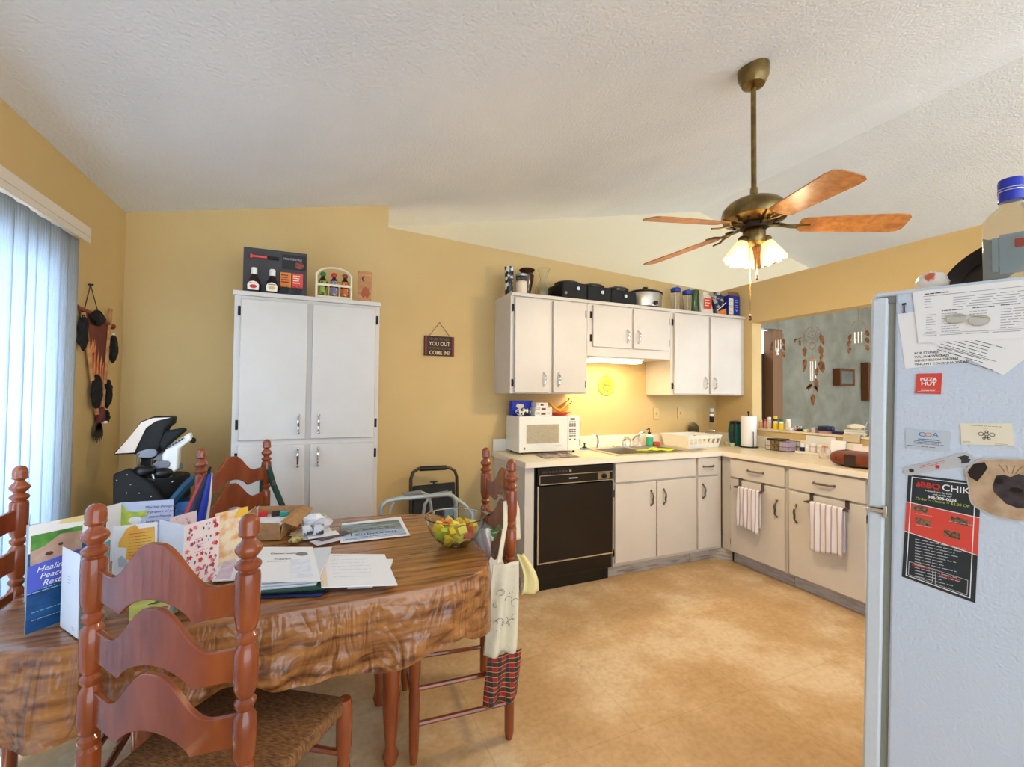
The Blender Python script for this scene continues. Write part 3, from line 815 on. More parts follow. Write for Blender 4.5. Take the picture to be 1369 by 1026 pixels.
# check the direction of n
assert SP.n.dot(fn) > 0
def S2(s, z):  # from the untilted side coordinates
    dz = z - 1.656
    return (s - TAU*dz, dz + TAU*s)
def fpoly(mb, pts, h, t=.0004): return SP.poly(mb, [S2(*p) for p in pts], h, t)
G = 'papers stuck on the refrigerator side'
def ftext(s, size, sz, m, parent, h, xs=1, bold=0, rot=0, align='CENTER'):
    a, b = S2(*sz); return text(s, size, SP, a, b, m, parent, h, align, 'lettering', xs, bold, 0, rot)
# paper A (under, lower left)
mb = MB(); fpoly(mb, [(.048,1.592),(.062,1.449),(.172,1.461),(.180,1.60)], .0006)
pa = obj('list_sheet', mb, M_paper, None); tag(pa, 'white sheet with a bold name list showing below the big form', 'paper', G)
for i, s in enumerate(['BOB STEFURE', 'WILLIAM WREZAN', 'GENE NELSON 208-0761', 'VINCENT COLONNA 208-801']):
    ftext(s, .0075, (.080+.0, 1.487-.0095*i), M_ink, pa, .0011, 1.0, .01, .05, 'LEFT')
# paper B (lower right, tilted)
mb = MB(); fpoly(mb, [(.110,1.513),(.232,1.427),(.285,1.485),(.27,1.54),(.17,1.56)], .0016)
pb = obj('tilted_sheet', mb, M_paper, None); tag(pb, 'tilted white sheet with underlined columns, below the eyeglass magnet', 'paper', G)
mb = MB()
QP = PL(SP.pt(*S2(.118,1.512), .0021), fS*math.cos(-.42)+fU*math.sin(-.42), fS*-math.sin(-.42)+fU*math.cos(-.42))
QP.lines(mb, .012, .125, .030, 7, .0072, 0, .0012, .3, 3); QP.rect(mb, .006, -.024, .120, -.0232); QP.rect(mb, .02, -.004, .115, -.0032); obj('print', mb, M_ink, pb)
# paper C (big form)
mb = MB(); fpoly(mb, [(.078,1.646),(.088,1.513),(.33,1.508),(.33,1.640)], .0026)
pc_ = obj('form_sheet', mb, M_paper, None); tag(pc_, 'large printed form sheet at the top of the refrigerator side', 'paper', G)
mb = MB(); CP = PL(SP.pt(*S2(.088,1.513), .0031), fS, fU)
CP.rect(mb, .008,.117,.25,.1176); CP.rect(mb, .01,.022,.25,.0224); obj('rule', mb, M_ink, pc_)
mb = MB()
CP.lines(mb, .010,.028,.110,3,.006,0,.0014,.4,2); CP.lines(mb, .012,.026,.090,1,.006,0,.0016,.1,2)
CP.lines(mb, .062,.24,.108,5,.0058,0,.0011,.25,6); CP.lines(mb, .014,.034,.070,8,.0062,0,.0011,.5,8)
CP.lines(mb, .042,.075,.070,8,.0062,0,.0011,.4,9); CP.lines(mb, .090,.125,.070,2,.0062,0,.0011,.3,10); CP.lines(mb, .140,.24,.070,8,.0062,0,.0011,.3,11)
CP.lines(mb, .008,.04,.018,1,.006,0,.0011,.3,12); CP.lines(mb, .04,.24,.018,1,.006,0,.0011,.1,13)
obj('print', mb, M_inkg, pc_)
mb = MB(); CP.lines(mb, .010,.055,.124,1,.006,0,.0022,0,14); CP.lines(mb,.042,.080,.078,1,.006,0,.0018,0,15); CP.lines(mb,.095,.130,.079,1,.006,0,.0018,0,16); CP.lines(mb,.14,.17,.080,1,.006,0,.0018,0,17); obj('heading', mb, M_ink, pc_)
# blue T magnet
mb = MB(); fpoly(mb, [(.0575,1.619),(.0655,1.620),(.0655,1.615),(.0628,1.6147),(.0628,1.597),(.0650,1.5965),(.0650,1.594),(.0580,1.594),(.0580,1.5965),(.0602,1.597),(.0602,1.6147),(.0575,1.614)], .0006, .003)
tag(obj('letter_magnet', mb, M_navy, None, smooth=False), 'small dark blue letter T magnet near the top front corner', 'magnet')
# eyeglass magnet
gm = thing('eyeglasses_magnet', 'pair of small clear eyeglasses clipped over the big form', 'eyeglasses', SP.pt(*S2(.18,1.55)))
mb = MB()
for (s, z, ra, rb) in ((.158,1.566,.017,.011),(.196,1.557,.017,.012)):
    a, b = S2(s, z); mb.tube([SP.pt(a+ra*math.cos(t*math.pi/10), b+rb*math.sin(t*math.pi/10), .007) for t in range(20)], .0011, 6, closed=True)
a, b = S2(.145,1.574); c, d = S2(.214,1.560); mb.tube([SP.pt(a,b,.008), SP.pt((a+c)/2,(b+d)/2+.004,.012), SP.pt(c,d,.008)], .0012, 6)
obj('eyeglass_frame', mb, mat('gold_wire', (206,196,170), .3, .6), gm)
mb = MB()
for (s, z, ra, rb) in ((.158,1.566,.016,.010),(.196,1.557,.016,.011)):
    a, b = S2(s, z); SP.disc(mb, a, b, ra, rb, .006, .002)
obj('lens', mb, mat('lens_tint', (226,232,228), .15, trans=.3), gm)
# pizza magnet
mb = MB(); fpoly(mb, [(.084,1.435),(.131,1.435),(.128,1.383),(.080,1.385)], .0006, .0015)
pz = obj('pizza_magnet', mb, M_brick, None, smooth=False); tag(pz, 'square red restaurant magnet with white lettering', 'magnet')
ftext('PIZZA', .0115, (.106,1.420), M_paper, pz, .0022, 1.0, .03); ftext('HUT', .0125, (.106,1.409), M_paper, pz, .0022, 1.1, .03)
mb = MB(); a, b = S2(.106,1.396); SP.lines(mb, a-.014, a+.014, b, 2, .0035, .0022, .0012, .1, 3); SP.lines(mb, a-.021, a+.021, b-.0068, 1, .0035, .0022, .001, 0, 3); obj('print', mb, M_paper, pz)
# business cards
mb = MB(); fpoly(mb, [(.061,1.294),(.144,1.292),(.142,1.241),(.061,1.244)], .0006, .0012)
c1 = obj('business_card', mb, mat('card_bluegrey', (196,208,222), .5), None, smooth=False); tag(c1, 'grey-blue business card magnet with blue CAA style letters', 'business card', 'business cards on the refrigerator')
c1['label'] = 'grey-blue business card magnet with large blue and orange initials'
ftext('C', .015, (.092,1.281), mat('cardblue', (60,130,190), .5), c1, .0019, 1.2, .01); ftext('O', .015, (.104,1.281), M_orange, c1, .0019, 1.2, .01); ftext('A', .015, (.117,1.281), mat('cardblue', (60,130,190), .5), c1, .0019, 1.2, .01)
mb = MB(); a, b = S2(.105,1.270); SP.rect(mb, a-.02, b-.002, a+.02, b, .0019); obj('print', mb, mat('cardblue', (60,130,190), .5), c1)
mb = MB(); SP.lines(mb, a-.028, a+.03, b-.005, 3, .0035, .0019, .001, .2, 5); a, b = S2(.064,1.252); SP.lines(mb, a, a+.06, b, 1, .003, .0019, .001, .1, 6); obj('small_print', mb, M_ink, c1)
mb = MB(); fpoly(mb, [(.161,1.313),(.244,1.318),(.246,1.267),(.162,1.263)], .0006, .0012)
c2 = obj('business_card', mb, M_paper2, None, smooth=False); tag(c2, 'cream business card magnet with a black knot emblem', 'business card', 'business cards on the refrigerator')
mb = MB(); a, b = S2(.204,1.290)
for dx, dy, r_ in ((-.009,0,.004),(.009,0,.004),(0,0,.0035),(0,.006,.0025),(0,-.006,.0025),(-.004,-.010,.002),(.004,-.010,.002)):
    mb.tube([SP.pt(a+dx+r_*math.cos(t*math.pi/6), b+dy+r_*math.sin(t*math.pi/6), .0022) for t in range(12)], .0006, 5, closed=True)
obj('emblem', mb, M_ink, c2)
mb = MB(); a, b = S2(.178,1.310); SP.lines(mb, a, a+.05, b, 1, .003, .0019, .001, 0, 6); SP.lines(mb, a+.018, a+.030, b-.005, 1, .003, .0019, .0009, 0, 6); a, b = S2(.165,1.271); SP.lines(mb, a, a+.018, b, 2, .003, .0019, .0008, .3, 6); SP.lines(mb, a+.052, a+.076, b, 2, .003, .0019, .0008, .3, 7); obj('small_print', mb, M_inkg, c2)
# bottle opener
ang = .42
bo = thing('bottle_opener', 'white flat bottle opener magnet with a red print above the menu', 'bottle opener', SP.pt(*S2(.12,1.203)))
OP = PL(SP.pt(*S2(.068,1.186), .0006), fS*math.cos(ang)+fU*math.sin(ang), fU*math.cos(ang)-fS*math.sin(ang))
ol = .125
outl = [(0+.012*math.cos(t), .0+.012*math.sin(t)) for t in [math.pi*(.5+k/8) for k in range(9)]] + [(.05,-.011),(.085,-.014)] + [(ol-.016+.016*math.cos(t), .016*math.sin(t)) for t in [math.pi*(-.5+k/8) for k in range(9)]] + [(.085,.014),(.05,.011)]
mb = MB(); OP.poly(mb, outl, 0, .002); obj('opener_plate', mb, M_lgray, bo, bevel=.0004, smooth=False)
mb = MB(); OP.disc(mb, .004, 0, .005, .005, .0021, .0006); OP.poly(mb, [(.098,-.008),(.112,-.009),(.118,-.003),(.114,.0),(.118,.004),(.112,.009),(.098,.008),(.102,0)], .0021, .0006); obj('opening', mb, M_ink, bo)
mb = MB(); OP.lines(mb, .022,.075,.007,2,.004,.0021,.001,.1,4); OP.disc(mb, .055,-.004,.0042,.0042,.0021,.0004); obj('print', mb, M_red, bo)
# menu
mb = MB(); MQ = [(.065,1.177),(.050,.912),(.181,.892),(.194,1.176)]; fpoly(mb, MQ, .0006, .0006)
mn = obj('menu_flyer', mb, mat('menu_dark', (42,52,60), .4), None, smooth=False); tag(mn, 'long dark takeaway menu flyer with a red middle band', 'flyer')
def mq(u, v):   # u across, v down from the top
    a = [MQ[0][i]+(MQ[1][i]-MQ[0][i])*v for i in range(2)]; b = [MQ[3][i]+(MQ[2][i]-MQ[3][i])*v for i in range(2)]
    return (a[0]+(b[0]-a[0])*u, a[1]+(b[1]-a[1])*u)
mb = MB(); fpoly(mb, [mq(0,.265),mq(0,.55),mq(1,.60),mq(1,.29)], .0013, .0003); obj('red_band', mb, M_brick, mn)
mb = MB()
for a, b, c, d in ((0,.263,1,.288),(0,.55,1,.60)):
    fpoly(mb, [mq(a,b),mq(a,b+.006),mq(c,d+.006),mq(c,d)], .0017, .0003)
for u in (.055,.925): fpoly(mb, [mq(u,.02),mq(u,.975),mq(u+.012,.975),mq(u+.012,.02)], .0017, .0003)
fpoly(mb, [mq(.055,.02),mq(.055,.026),mq(.925,.026),mq(.925,.02)], .0017,.0003); fpoly(mb, [mq(.055,.968),mq(.055,.975),mq(.925,.975),mq(.925,.968)], .0017,.0003)
obj('border', mb, M_paper, mn)
ftext('BBQ', .019, mq(.33,.085), M_red, mn, .0019, 1.0, .03); ftext('CHIK', .022, mq(.68,.085), M_paper, mn, .0019, .95, .01)
ftext('Made from Scratch', .0062, mq(.45,.132), M_paper, mn, .0019, 1); ftext('and to Order', .0062, mq(.5,.155), M_paper, mn, .0019, 1); ftext('386-205-0024', .009, mq(.5,.185), M_paper, mn, .0019, 1, .03)
ftext('Order ~ Online = $2.00 Off', .0088, mq(.5,.215), mat('lime', (190,210,70), .5), mn, .0019, .95)
mb = MB(); fpoly(mb, [mq(.12,.10),mq(.16,.05),mq(.19,.09),mq(.17,.115)], .0018,.0003); obj('flame', mb, M_red, mn)
for u, v in ((.2,.285),(.75,.325),(.25,.40),(.66,.455)):
    mb = MB(); fpoly(mb, [mq(u-.11,v-.005),mq(u-.10,v+.05),mq(u+.11,v+.055),mq(u+.11,v)], .0018, .0003); obj('food_photo', mb, mat('foodpic', (150,120,90), .5, col2=(50,44,44), nscale=160), mn)
mb = MB(); a, b = S2(*mq(.16,.60)); SP.lines(mb, a, a+.09, b, 14, .0072, .0018, .0016, .5, 31); a, b = S2(*mq(.15,.36)); SP.lines(mb, a, a+.03, b, 1, .004, .0018, .001, 0, 3); SP.lines(mb, a, a+.03, b-.028, 1, .004, .0018, .001, 0, 3); SP.lines(mb, a+.06, a+.10, b-.004, 1, .004, .0018, .001, 0, 3); obj('small_print', mb, M_lgray, mn)
mb = MB()
for u0, u1 in ((.09,.43),(.47,.89)):
    for v in (.83,.955): fpoly(mb, [mq(u0,v),mq(u0,v+.004),mq(u1,v+.004),mq(u1,v)], .0018,.0003)
    for u in (u0,u1): fpoly(mb, [mq(u,.83),mq(u,.955),mq(u+.008,.955),mq(u+.008,.83)], .0018,.0003)
obj('boxes', mb, M_lgray, mn)
mb = MB(); a, b = S2(*mq(.14,.85)); SP.lines(mb, a, a+.035, b, 1, .005, .0018, .0025, 0, 5); a, b = S2(*mq(.52,.86)); SP.lines(mb, a, a+.04, b, 1, .005, .0018, .0025, 0, 5); obj('red_heading', mb, M_red, mn)
# pug magnet
pm = thing('dog_magnet', 'die-cut pug face magnet beside the menu flyer', 'magnet', SP.pt(*S2(.22,1.17)))
outl = [(.167,1.199),(.176,1.216),(.190,1.230),(.206,1.2345),(.225,1.238),(.250,1.240),(.275,1.238),(.290,1.225),(.302,1.20),(.300,1.16),(.290,1.12),(.270,1.103),(.245,1.098),(.222,1.100),(.203,1.106),(.186,1.115),(.177,1.124),(.173,1.140),(.173,1.160),(.170,1.180)]
mb = MB(); fpoly(mb, outl, .0016, .002); obj('magnet_base', mb, M_lgray, pm, smooth=False)
c = (.235,1.168)
inn = [(c[0]+(x-c[0])*.96, c[1]+(z-c[1])*.955) for x, z in outl]
mb = MB(); fpoly(mb, inn, .0036, .0003); obj('dog_fur', mb, mat('fawn_fur', (208,180,150), .6, col2=(178,148,118), nscale=30), pm, smooth=False)
mb = MB(); fpoly(mb, [(.172,1.197),(.182,1.218),(.200,1.225),(.205,1.212),(.197,1.195),(.188,1.178),(.176,1.186)], .0040,.0003); obj('dog_ear', mb, mat('pug_black', (34,28,30), .5), pm, smooth=False)
mb = MB(); fpoly(mb, [(.212,1.172),(.218,1.196),(.230,1.200),(.240,1.196),(.252,1.205),(.268,1.200),(.28,1.18),(.285,1.15),(.272,1.132),(.25,1.128),(.232,1.135),(.222,1.148),(.214,1.158)], .0040,.0003); mk = obj('dog_mask', mb, mat('pug_mask', (44,40,46), .5, col2=(70,62,66), nscale=60), pm, smooth=False)
mb = MB(); 
for s_, z in ((.222,1.184),(.268,1.186)): a, b = S2(s_, z); SP.disc(mb, a, b, .0065, .006, .0044, .0004)
obj('dog_eye', mb, mat('pug_eye', (16,20,34), .1), pm)
mb = MB(); a, b = S2(.248,1.168); SP.disc(mb, a, b, .010, .006, .0044, .0004); obj('dog_nose', mb, M_black, pm)
mb = MB(); a, b = S2(.24,1.214)
for dx in (-.008,-.003,.003,.008): mb.tube([SP.pt(a+dx,b-.01,.0042), SP.pt(a+dx*1.5,b,.0042), SP.pt(a+dx*2.2,b+.008,.0042)], .0008, 5)
obj('forehead_wrinkle', mb, mat('wrinkle', (156,124,98), .6), pm)

# things on the refrigerator
def ft(a, w, z=0.0): return X @ Vector((a, w, z))
b0 = ft(.247, .052)
vo = thing('vodka_bottle', 'large clear square-shouldered bottle with a blue cap on the refrigerator', 'bottle', b0)
mb = MB(Matrix.Translation(b0) @ Matrix.Rotation(math.atan2(fs.y, fs.x), 4, 'Z'))
def sq(r_, z, n=24, e=.35):
    out = []
    for k in range(n):
        a = 2*math.pi*k/n; c_, s_ = math.cos(a), math.sin(a)
        out.append((r_*math.copysign(abs(c_)**e, c_), r_*.8*math.copysign(abs(s_)**e, s_), z))
    return out
lv = [(.046,.001,.35),(.047,.006,.35),(.047,.130,.35),(.045,.148,.45),(.034,.166,.7),(.0215,.178,1),(.0185,.186,1),(.0185,.194,1)]
vs = []; fsx = []
for r_, z, e in lv: vs += [Vector((p[0], p[1] if e < .9 else p[1]/.8, p[2])) for p in sq(r_, z, 24, e)]
for i in range(len(lv)-1):
    for k_ in range(24): fsx.append((i*24+k_, i*24+(k_+1)%24, (i+1)*24+(k_+1)%24, (i+1)*24+k_))
fsx.append(tuple(range(23,-1,-1))); fsx.append(tuple((len(lv)-1)*24+k_ for k_ in range(24)))
mb.add(vs, fsx); obj('bottle_body', mb, mat('bottle_plastic',(236,238,232),.12,trans=.85,ior=1.12), vo)
mb = MB(); mb.lathe([(.0215,.190),(.022,.196),(.022,.236),(.0205,.242),(.003,.243)], b0, 24); cpn = obj('bottle_cap', mb, mat('cap_blue', (36,52,178), .25), vo)
mb = MB(); mb.lathe([(.0223,.212),(.0223,.214)], b0, 24); mb.lathe([(.0223,.218),(.0223,.2195)], b0, 24); obj('cap_ring', mb, M_chrome, cpn)
LP = PL(b0 + Vector(fn)*.0385 - fs*.030, fs, (0,0,1))
mb = MB(); LP.rect(mb, .0, .02, .010, .10, 0, .0006); LP.rect(mb, .012, .012, .056, .105, .0, .0003); obj('bottle_label', mb, mat('label_smoke', (150,166,172), .3, alpha=.5), vo)
mb = MB(); LP.rect(mb, .036,.070,.054,.090,.0009,.0004); obj('label_print', mb, mat('label_red', (150,70,60), .4), vo)
pp = thing('frying_pan', 'black frying pan leaning on edge behind the bottle on the refrigerator', 'frying pan', ft(.30,.22))
pc0 = ft(.205, .19, .062); axp = (fn*.62 + fs*(-.45) + Vector((0,0,.62))).normalized()
mb = MB(); mb.lathe([(.001,-.002),(.066,-.002),(.088,.022),(.091,.024),(.090,.021),(.068,-.006),(.001,-.006)][::-1], pc0, 36, tuple(axp), cap=False); obj('pan_body', mb, mat('pan_black', (34,28,24), .25, .6), pp)
hb = pc0 + Vector((0,0,1)).cross(axp).normalized()*.0
mb = MB(); e_ = fs*.9 + Vector((0,0,.1)); mb.tube([pc0 + axp*.03 + e_*.085, pc0 + axp*.03 + e_*.14, pc0 + axp*.035+e_*.20], [.010,.011,.012], 10); obj('pan_handle', mb, M_black, pp)
mb = MB(); bb = ft(.10,.13,.02)
rr = random.Random(3)
mb.ball(bb + Vector((0,0,.012)), .034, (1.2,1.0,.9), 14, 10)
mb.v = [tuple(Vector(p)*1.0 + Vector((rr.uniform(-.004,.004), rr.uniform(-.004,.004), rr.uniform(-.003,.003)))) for p in mb.v]
bg = obj('snack_bag', mb, mat('snack_wrap', (238,226,216), .3, col2=(206,96,60), nscale=26, lo=.5, hi=.58), None, at_base=True); tag(bg, 'crumpled white and orange snack bag beside the pan', 'bag')

# ------------------------------------------------------------------ dining table and cloth
TX0, TX1, TY0, TY1, TZ = -4.535, -3.115, -1.935, -1.00, .752
TCX, TCY, TA, TB = (TX0+TX1)/2, (TY0+TY1)/2, (TX1-TX0)/2, (TY1-TY0)/2
def outline(t, grow=0.0):
    c, s = math.cos(t), math.sin(t)
    n = 4.0 if s > 0 else 5.2
    r_ = (abs(c/(TA+grow))**n + abs(s/(TB+grow))**n) ** (-1/n)
    return (TCX + r_*c, TCY + r_*s)
tb = thing('dining_table', 'oval dining table hidden under a wood-print vinyl cloth', 'table', (TCX, TCY, 0))
mb = MB(); mb.prism([(*outline(2*math.pi*k/64, -.006), TZ-.03) for k in range(64)], (0,0,.028)); obj('tabletop', mb, M_chair, tb, bevel=.003)
mb = MB(); mb.box(TCX-.50, TCY-.22, TZ-.12, TCX+.50, TCY+.22, TZ-.031); obj('table_apron', mb, M_chair, tb)
for sx in (-1, 1):
    for sy in (-1, 1):
        mb = MB(); mb.lathe([(.022,0),(.030,.03),(.020,.06),(.032,.20),(.034,.40),(.022,.48),(.036,.52),(.036,.632)], (TCX+sx*.37, TCY+sy*.17, 0), 16); obj('leg', mb, M_chair, tb)
NS = 220
rr = random.Random(11)
fold_ph = [rr.random()*6.28 for _ in range(8)]
def cloth(u, v):
    t = 2*math.pi*u
    fold = .5*math.sin(t*9+fold_ph[0]) + .35*math.sin(t*17+fold_ph[1]) + .25*math.sin(t*31+fold_ph[2])
    if v <= .3:
        k = v/.3
        x, y = outline(t, .004)
        x, y = TCX+(x-TCX)*k, TCY+(y-TCY)*k
        return (x, y, TZ+.003 + .0012*math.sin(x*37+y*11)*k*(k > .5))
    k = (v-.3)/.7
    right = max(0, math.cos(t))**8
    drop = .205 + .018*math.sin(t*5+1) + .012*math.sin(t*13+2) + .02*max(0, math.sin(t-5.3))
    if abs(t-5.9) < .25: drop += .02
    d = drop*k
    out = .005 + .010*math.sin(min(1, k*3)*math.pi/2) + (.018*fold + .004)*k
    x, y = outline(t, out)
    z = TZ+.003 - (d if k > .08 else d*k/.08)
    z -= 0
    x += .004*math.sin(k*14+t*23)*k; y += .006*math.sin(k*11+t*19)*k
    return (x, y, z)
mb = MB(); mb.grid(cloth, NS, 40, cu=True)
tc_ = obj('tablecloth', mb, M_cloth, None, sub=1, angle=180); tag(tc_, 'shiny brown wood-print vinyl tablecloth draped over the dining table', 'tablecloth')

# ------------------------------------------------------------------ ladder-back chairs
HW = .205
POST = [(.014,0),(.019,.03),(.021,.30),(.022,.46),(.0225,.548),(.016,.556),(.021,.566),(.021,.574),(.015,.582),(.020,.590),(.023,.602),(.0235,.64),(.0225,.678),(.017,.688),(.0145,.694),(.021,.704),(.0215,.712),(.015,.720),(.019,.728),(.023,.74),
        (.0235,.78),(.0230,.818),(.018,.828),(.0145,.834),(.0215,.844),(.0215,.852),(.015,.860),(.020,.868),(.0245,.89),(.0250,.93),(.0248,.975),(.0235,.984),(.018,.988),(.018,.990),(.0235,.994),(.0262,.999),(.0262,1.003),(.0225,1.008),(.0150,1.013),(.0150,1.016),(.0195,1.021),(.0262,1.030),(.0270,1.036),(.0235,1.043),(.0145,1.053),(.0130,1.057),(.0140,1.060),(.0195,1.063),(.0215,1.067),(.0200,1.071),(.0208,1.082),(.0195,1.095),(.0140,1.105),(.006,1.1095),(.001,1.110)]
def slat_pts(zb):
    top = []; bot = []
    N = 40
    for i in range(N+1):
        u = -1 + 2*i/N; a = abs(u)
        h = .088*(.5+.5*math.cos(math.pi*min(1, max(0, a-.06)/.62)))
        lift = .010*max(0, (a-.72)/.28)
        top.append((u, zb+.068+h+lift))
        if a < .5: b = -.010 + .044*(1-(a/.5)**2)**.8
        else: b = -.010 + .016*math.sin((a-.5)/.5*math.pi/2)
        bot.append((u, zb+b))
    return top, bot
def make_chair(label, group):
    t = thing('dining_chair', label, 'chair', (0,0,0), group)
    for s in (-1, 1):
        mb = MB(); mb.lathe(POST, (s*HW, 0, 0), 18); obj('back_post', mb, M_chair, t)
    for zb in (.885, .745, .605):
        top, bot = slat_pts(zb); n = len(top)
        mb = MB(); vs = []; th = .013
        def xy(u, o): return (u*(HW-.012), -.028*(1-u*u) + o)
        for u, z in top: vs.append((*xy(u, -th/2), z))
        for u, z in bot: vs.append((*xy(u, -th/2), z))
        for u, z in top: vs.append((*xy(u, th/2), z))
        for u, z in bot: vs.append((*xy(u, th/2), z))
        f = []
        for i in range(n-1):
            f.append((n+i, n+i+1, i+1, i)); f.append((2*n+i, 2*n+i+1, 3*n+i+1, 3*n+i))
            f.append((i, i+1, 2*n+i+1, 2*n+i)); f.append((n+i+1, n+i, 3*n+i, 3*n+i+1))
        f.append((0, 2*n, 3*n, n)); f.append((n-1, 2*n-1, 4*n-1, 3*n-1))
        mb.add(vs, f); obj('back_slat', mb, M_chair, t, bevel=.002)
    for s in (-1, 1):
        mb = MB(); mb.lathe([(.013,0),(.018,.05),(.021,.25),(.016,.30),(.022,.33),(.023,.43),(.018,.468)], (s*.215, .375, 0), 14); obj('leg', mb, M_chair, t)
    mb = MB(); mb.prism([(-HW+.012,.0,.43),(HW-.012,.0,.43),(.225,.385,.43),(-.225,.385,.43)], (0,0,.040)); obj('rush_seat', mb, mat('woven_rush', (150,104,58), .8, col2=(96,62,34), nscale=60, stretch=(1,4,1), bump=.4, bscale=120), t, bevel=.012)
    for z in (.14, .27):
        for s in (-1, 1):
            mb = MB(); mb.tube([(s*HW,0,z),(s*.215,.375,z)], .0095, 8); obj('stretcher', mb, M_chair, t)
    for y, z in ((.375,.20),(.375,.31),(0,.22)):
        mb = MB(); mb.tube([(-.21,y,z),(0,y,z),(.21,y,z)], [.009,.013,.009], 8); obj('stretcher', mb, M_chair, t)
    return t
CG = 'maple ladder-back dining chairs'
chA = make_chair('maple ladder-back dining chair nearest the viewer, back turned to us', CG)
def place(o, x, y, rz): o.location = (x, y, 0); o.rotation_euler = (0, 0, R(rz))
chB = dup(chA, label='maple ladder-back dining chair in front of the white pantry cabinet'); place(chB, -4.111, -.70, -125)
chC = dup(chA, label='maple ladder-back dining chair with the apron, at the right end of the table'); place(chC, -2.983, -1.492, 84.8)
chD = dup(chA, label='maple ladder-back dining chair beside the vertical blinds'); place(chD, -4.680, -1.46, -91)
place(chA, -4.022, -2.13, -33.7)
mb = MB(Matrix.Translation((-2.983,-1.492,0)) @ Matrix.Rotation(R(84.8),4,'Z'))
mb.box(-.195,.03,.472,.195,.36,.520)
cu_ = obj('seat_cushion', mb, mat('tapestry', (78,66,44), .9, col2=(140,116,70), nscale=60), None, bevel=.018, at_base=True); tag(cu_, 'dark patterned tapestry cushion on the seat of the apron chair', 'cushion')

# apron hung over the near post of the end chair
ap = thing('apron', 'cream apron with red plaid hem hanging on the end chair', 'apron', (-3.06, -1.75, .30))
M_apron = mat('apron_cotton', (226,216,190), .95, bump=.5, bscale=30)
def apf(z0, z1, w0, w1, ph):
    def f(u, v):
        w = w0 + (w1-w0)*v
        x = -3.063 + (u-.5)*w + .012*(1-v)
        y = -1.765 - .010*math.sin(u*math.pi) + .016*math.sin(u*11+ph+v*2)*(.25+.75*v)
        return (x - .003*v, y, z0 + (z1-z0)*v)
    return f
mb = MB(); mb.grid(apf(.725, .385, .105, .135, 0), 20, 24); ab = obj('apron_body', mb, M_apron, ap, solid=.003)
mb = MB(); mb.grid(apf(.386, .20, .136, .142, 1.0), 20, 10)
def plaid():
    m = bpy.data.materials.new('red_plaid'); m.use_nodes = True; nt = m.node_tree; b = nt.nodes['Principled BSDF']; b.inputs['Roughness'].default_value = .9
    tc = nt.nodes.new('ShaderNodeTexCoord'); last = None
    base = nt.nodes.new('ShaderNodeRGB'); base.outputs[0].default_value = rgb((176,34,40)); last = base.outputs[0]
    for d, sc, col, lo_ in (('X', 9, (24,40,46), .62), ('Z', 9, (24,44,40), .62), ('X', 18, (20,90,70), .93), ('Z', 18, (220,200,110), .96)):
        w = nt.nodes.new('ShaderNodeTexWave'); w.bands_direction = d; w.inputs['Scale'].default_value = sc
        nt.links.new(tc.outputs['Object'], w.inputs[0])
        cr = nt.nodes.new('ShaderNodeValToRGB'); cr.color_ramp.elements[0].position = lo_; cr.color_ramp.elements[0].color = (0,0,0,1); cr.color_ramp.elements[1].position = min(1, lo_+.04); cr.color_ramp.elements[1].color = (.75,.75,.75,1)
        nt.links.new(w.outputs['Fac'], cr.inputs[0])
        mx = nt.nodes.new('ShaderNodeMixRGB'); mx.inputs[2].default_value = rgb(col); nt.links.new(cr.outputs[0], mx.inputs[0]); nt.links.new(last, mx.inputs[1]); last = mx.outputs[0]
    nt.links.new(last, b.inputs['Base Color']); return m
obj('plaid_hem', mb, plaid(), ap, solid=.003)
mb = MB()
def strap(u, v):
    P = [(-3.080,-1.768,.725),(-3.062,-1.755,.80),(-3.045,-1.742,.86),(-3.030,-1.705,.945),(-2.985,-1.690,.948),(-2.968,-1.685,.90),(-2.965,-1.685,.83),(-2.965,-1.69,.78)]
    i = min(int(v*7), 6); k = v*7-i; a = Vector(P[i]).lerp(Vector(P[i+1]), k)
    return (a.x + (u-.5)*.022, a.y + (u-.5)*.010, a.z)
mb.grid(strap, 3, 42); obj('neck_strap', mb, M_apron, ap, solid=.003)
mb = MB()
AP = PL((-3.12,-1.784,.44), (1,-.03,0), (0,0,1))
rr = random.Random(5)
for k_ in range(13):
    cx_, cz_ = .02+.085*rr.random(), .04+.15*rr.random(); r_ = .006+.010*rr.random(); a0 = rr.random()*6
    mb.tube([AP.pt(cx_+r_*math.cos(a0+t*.55), cz_+r_*math.sin(a0+t*.55), .0) for t in range(8)], .0008, 5)
obj('floral_drawing', mb, M_ink, ab)
mb = MB()
def sash(u, v): return (-2.975 + .05*math.sin(v*2)+ (u-.5)*(.03+.05*v), -1.735 + .01*math.sin(u*8), .735-.16*v)
mb.grid(sash, 8, 12); obj('waist_tie', mb, mat('tie_yellow', (236,222,160), .9), ap, solid=.003)
# white towel piece behind the slat
mb = MB()
def bagf(u, v):
    a = u*2*math.pi; r_ = .05*(.55+.45*math.sin(v*math.pi*.9)) * (1+.12*math.sin(a*5+v*6))
    return (-3.055 + r_*.55*math.cos(a), -1.50 + r_*1.9*math.sin(a), .64 + .16*v)
mb.grid(bagf, 36, 10, cu=True); wt = obj('plastic_bag', mb, mat('bag_white', (236,236,240), .35), None, at_base=True); tag(wt, 'crumpled white plastic bag tucked at the apron chair behind the table', 'bag')

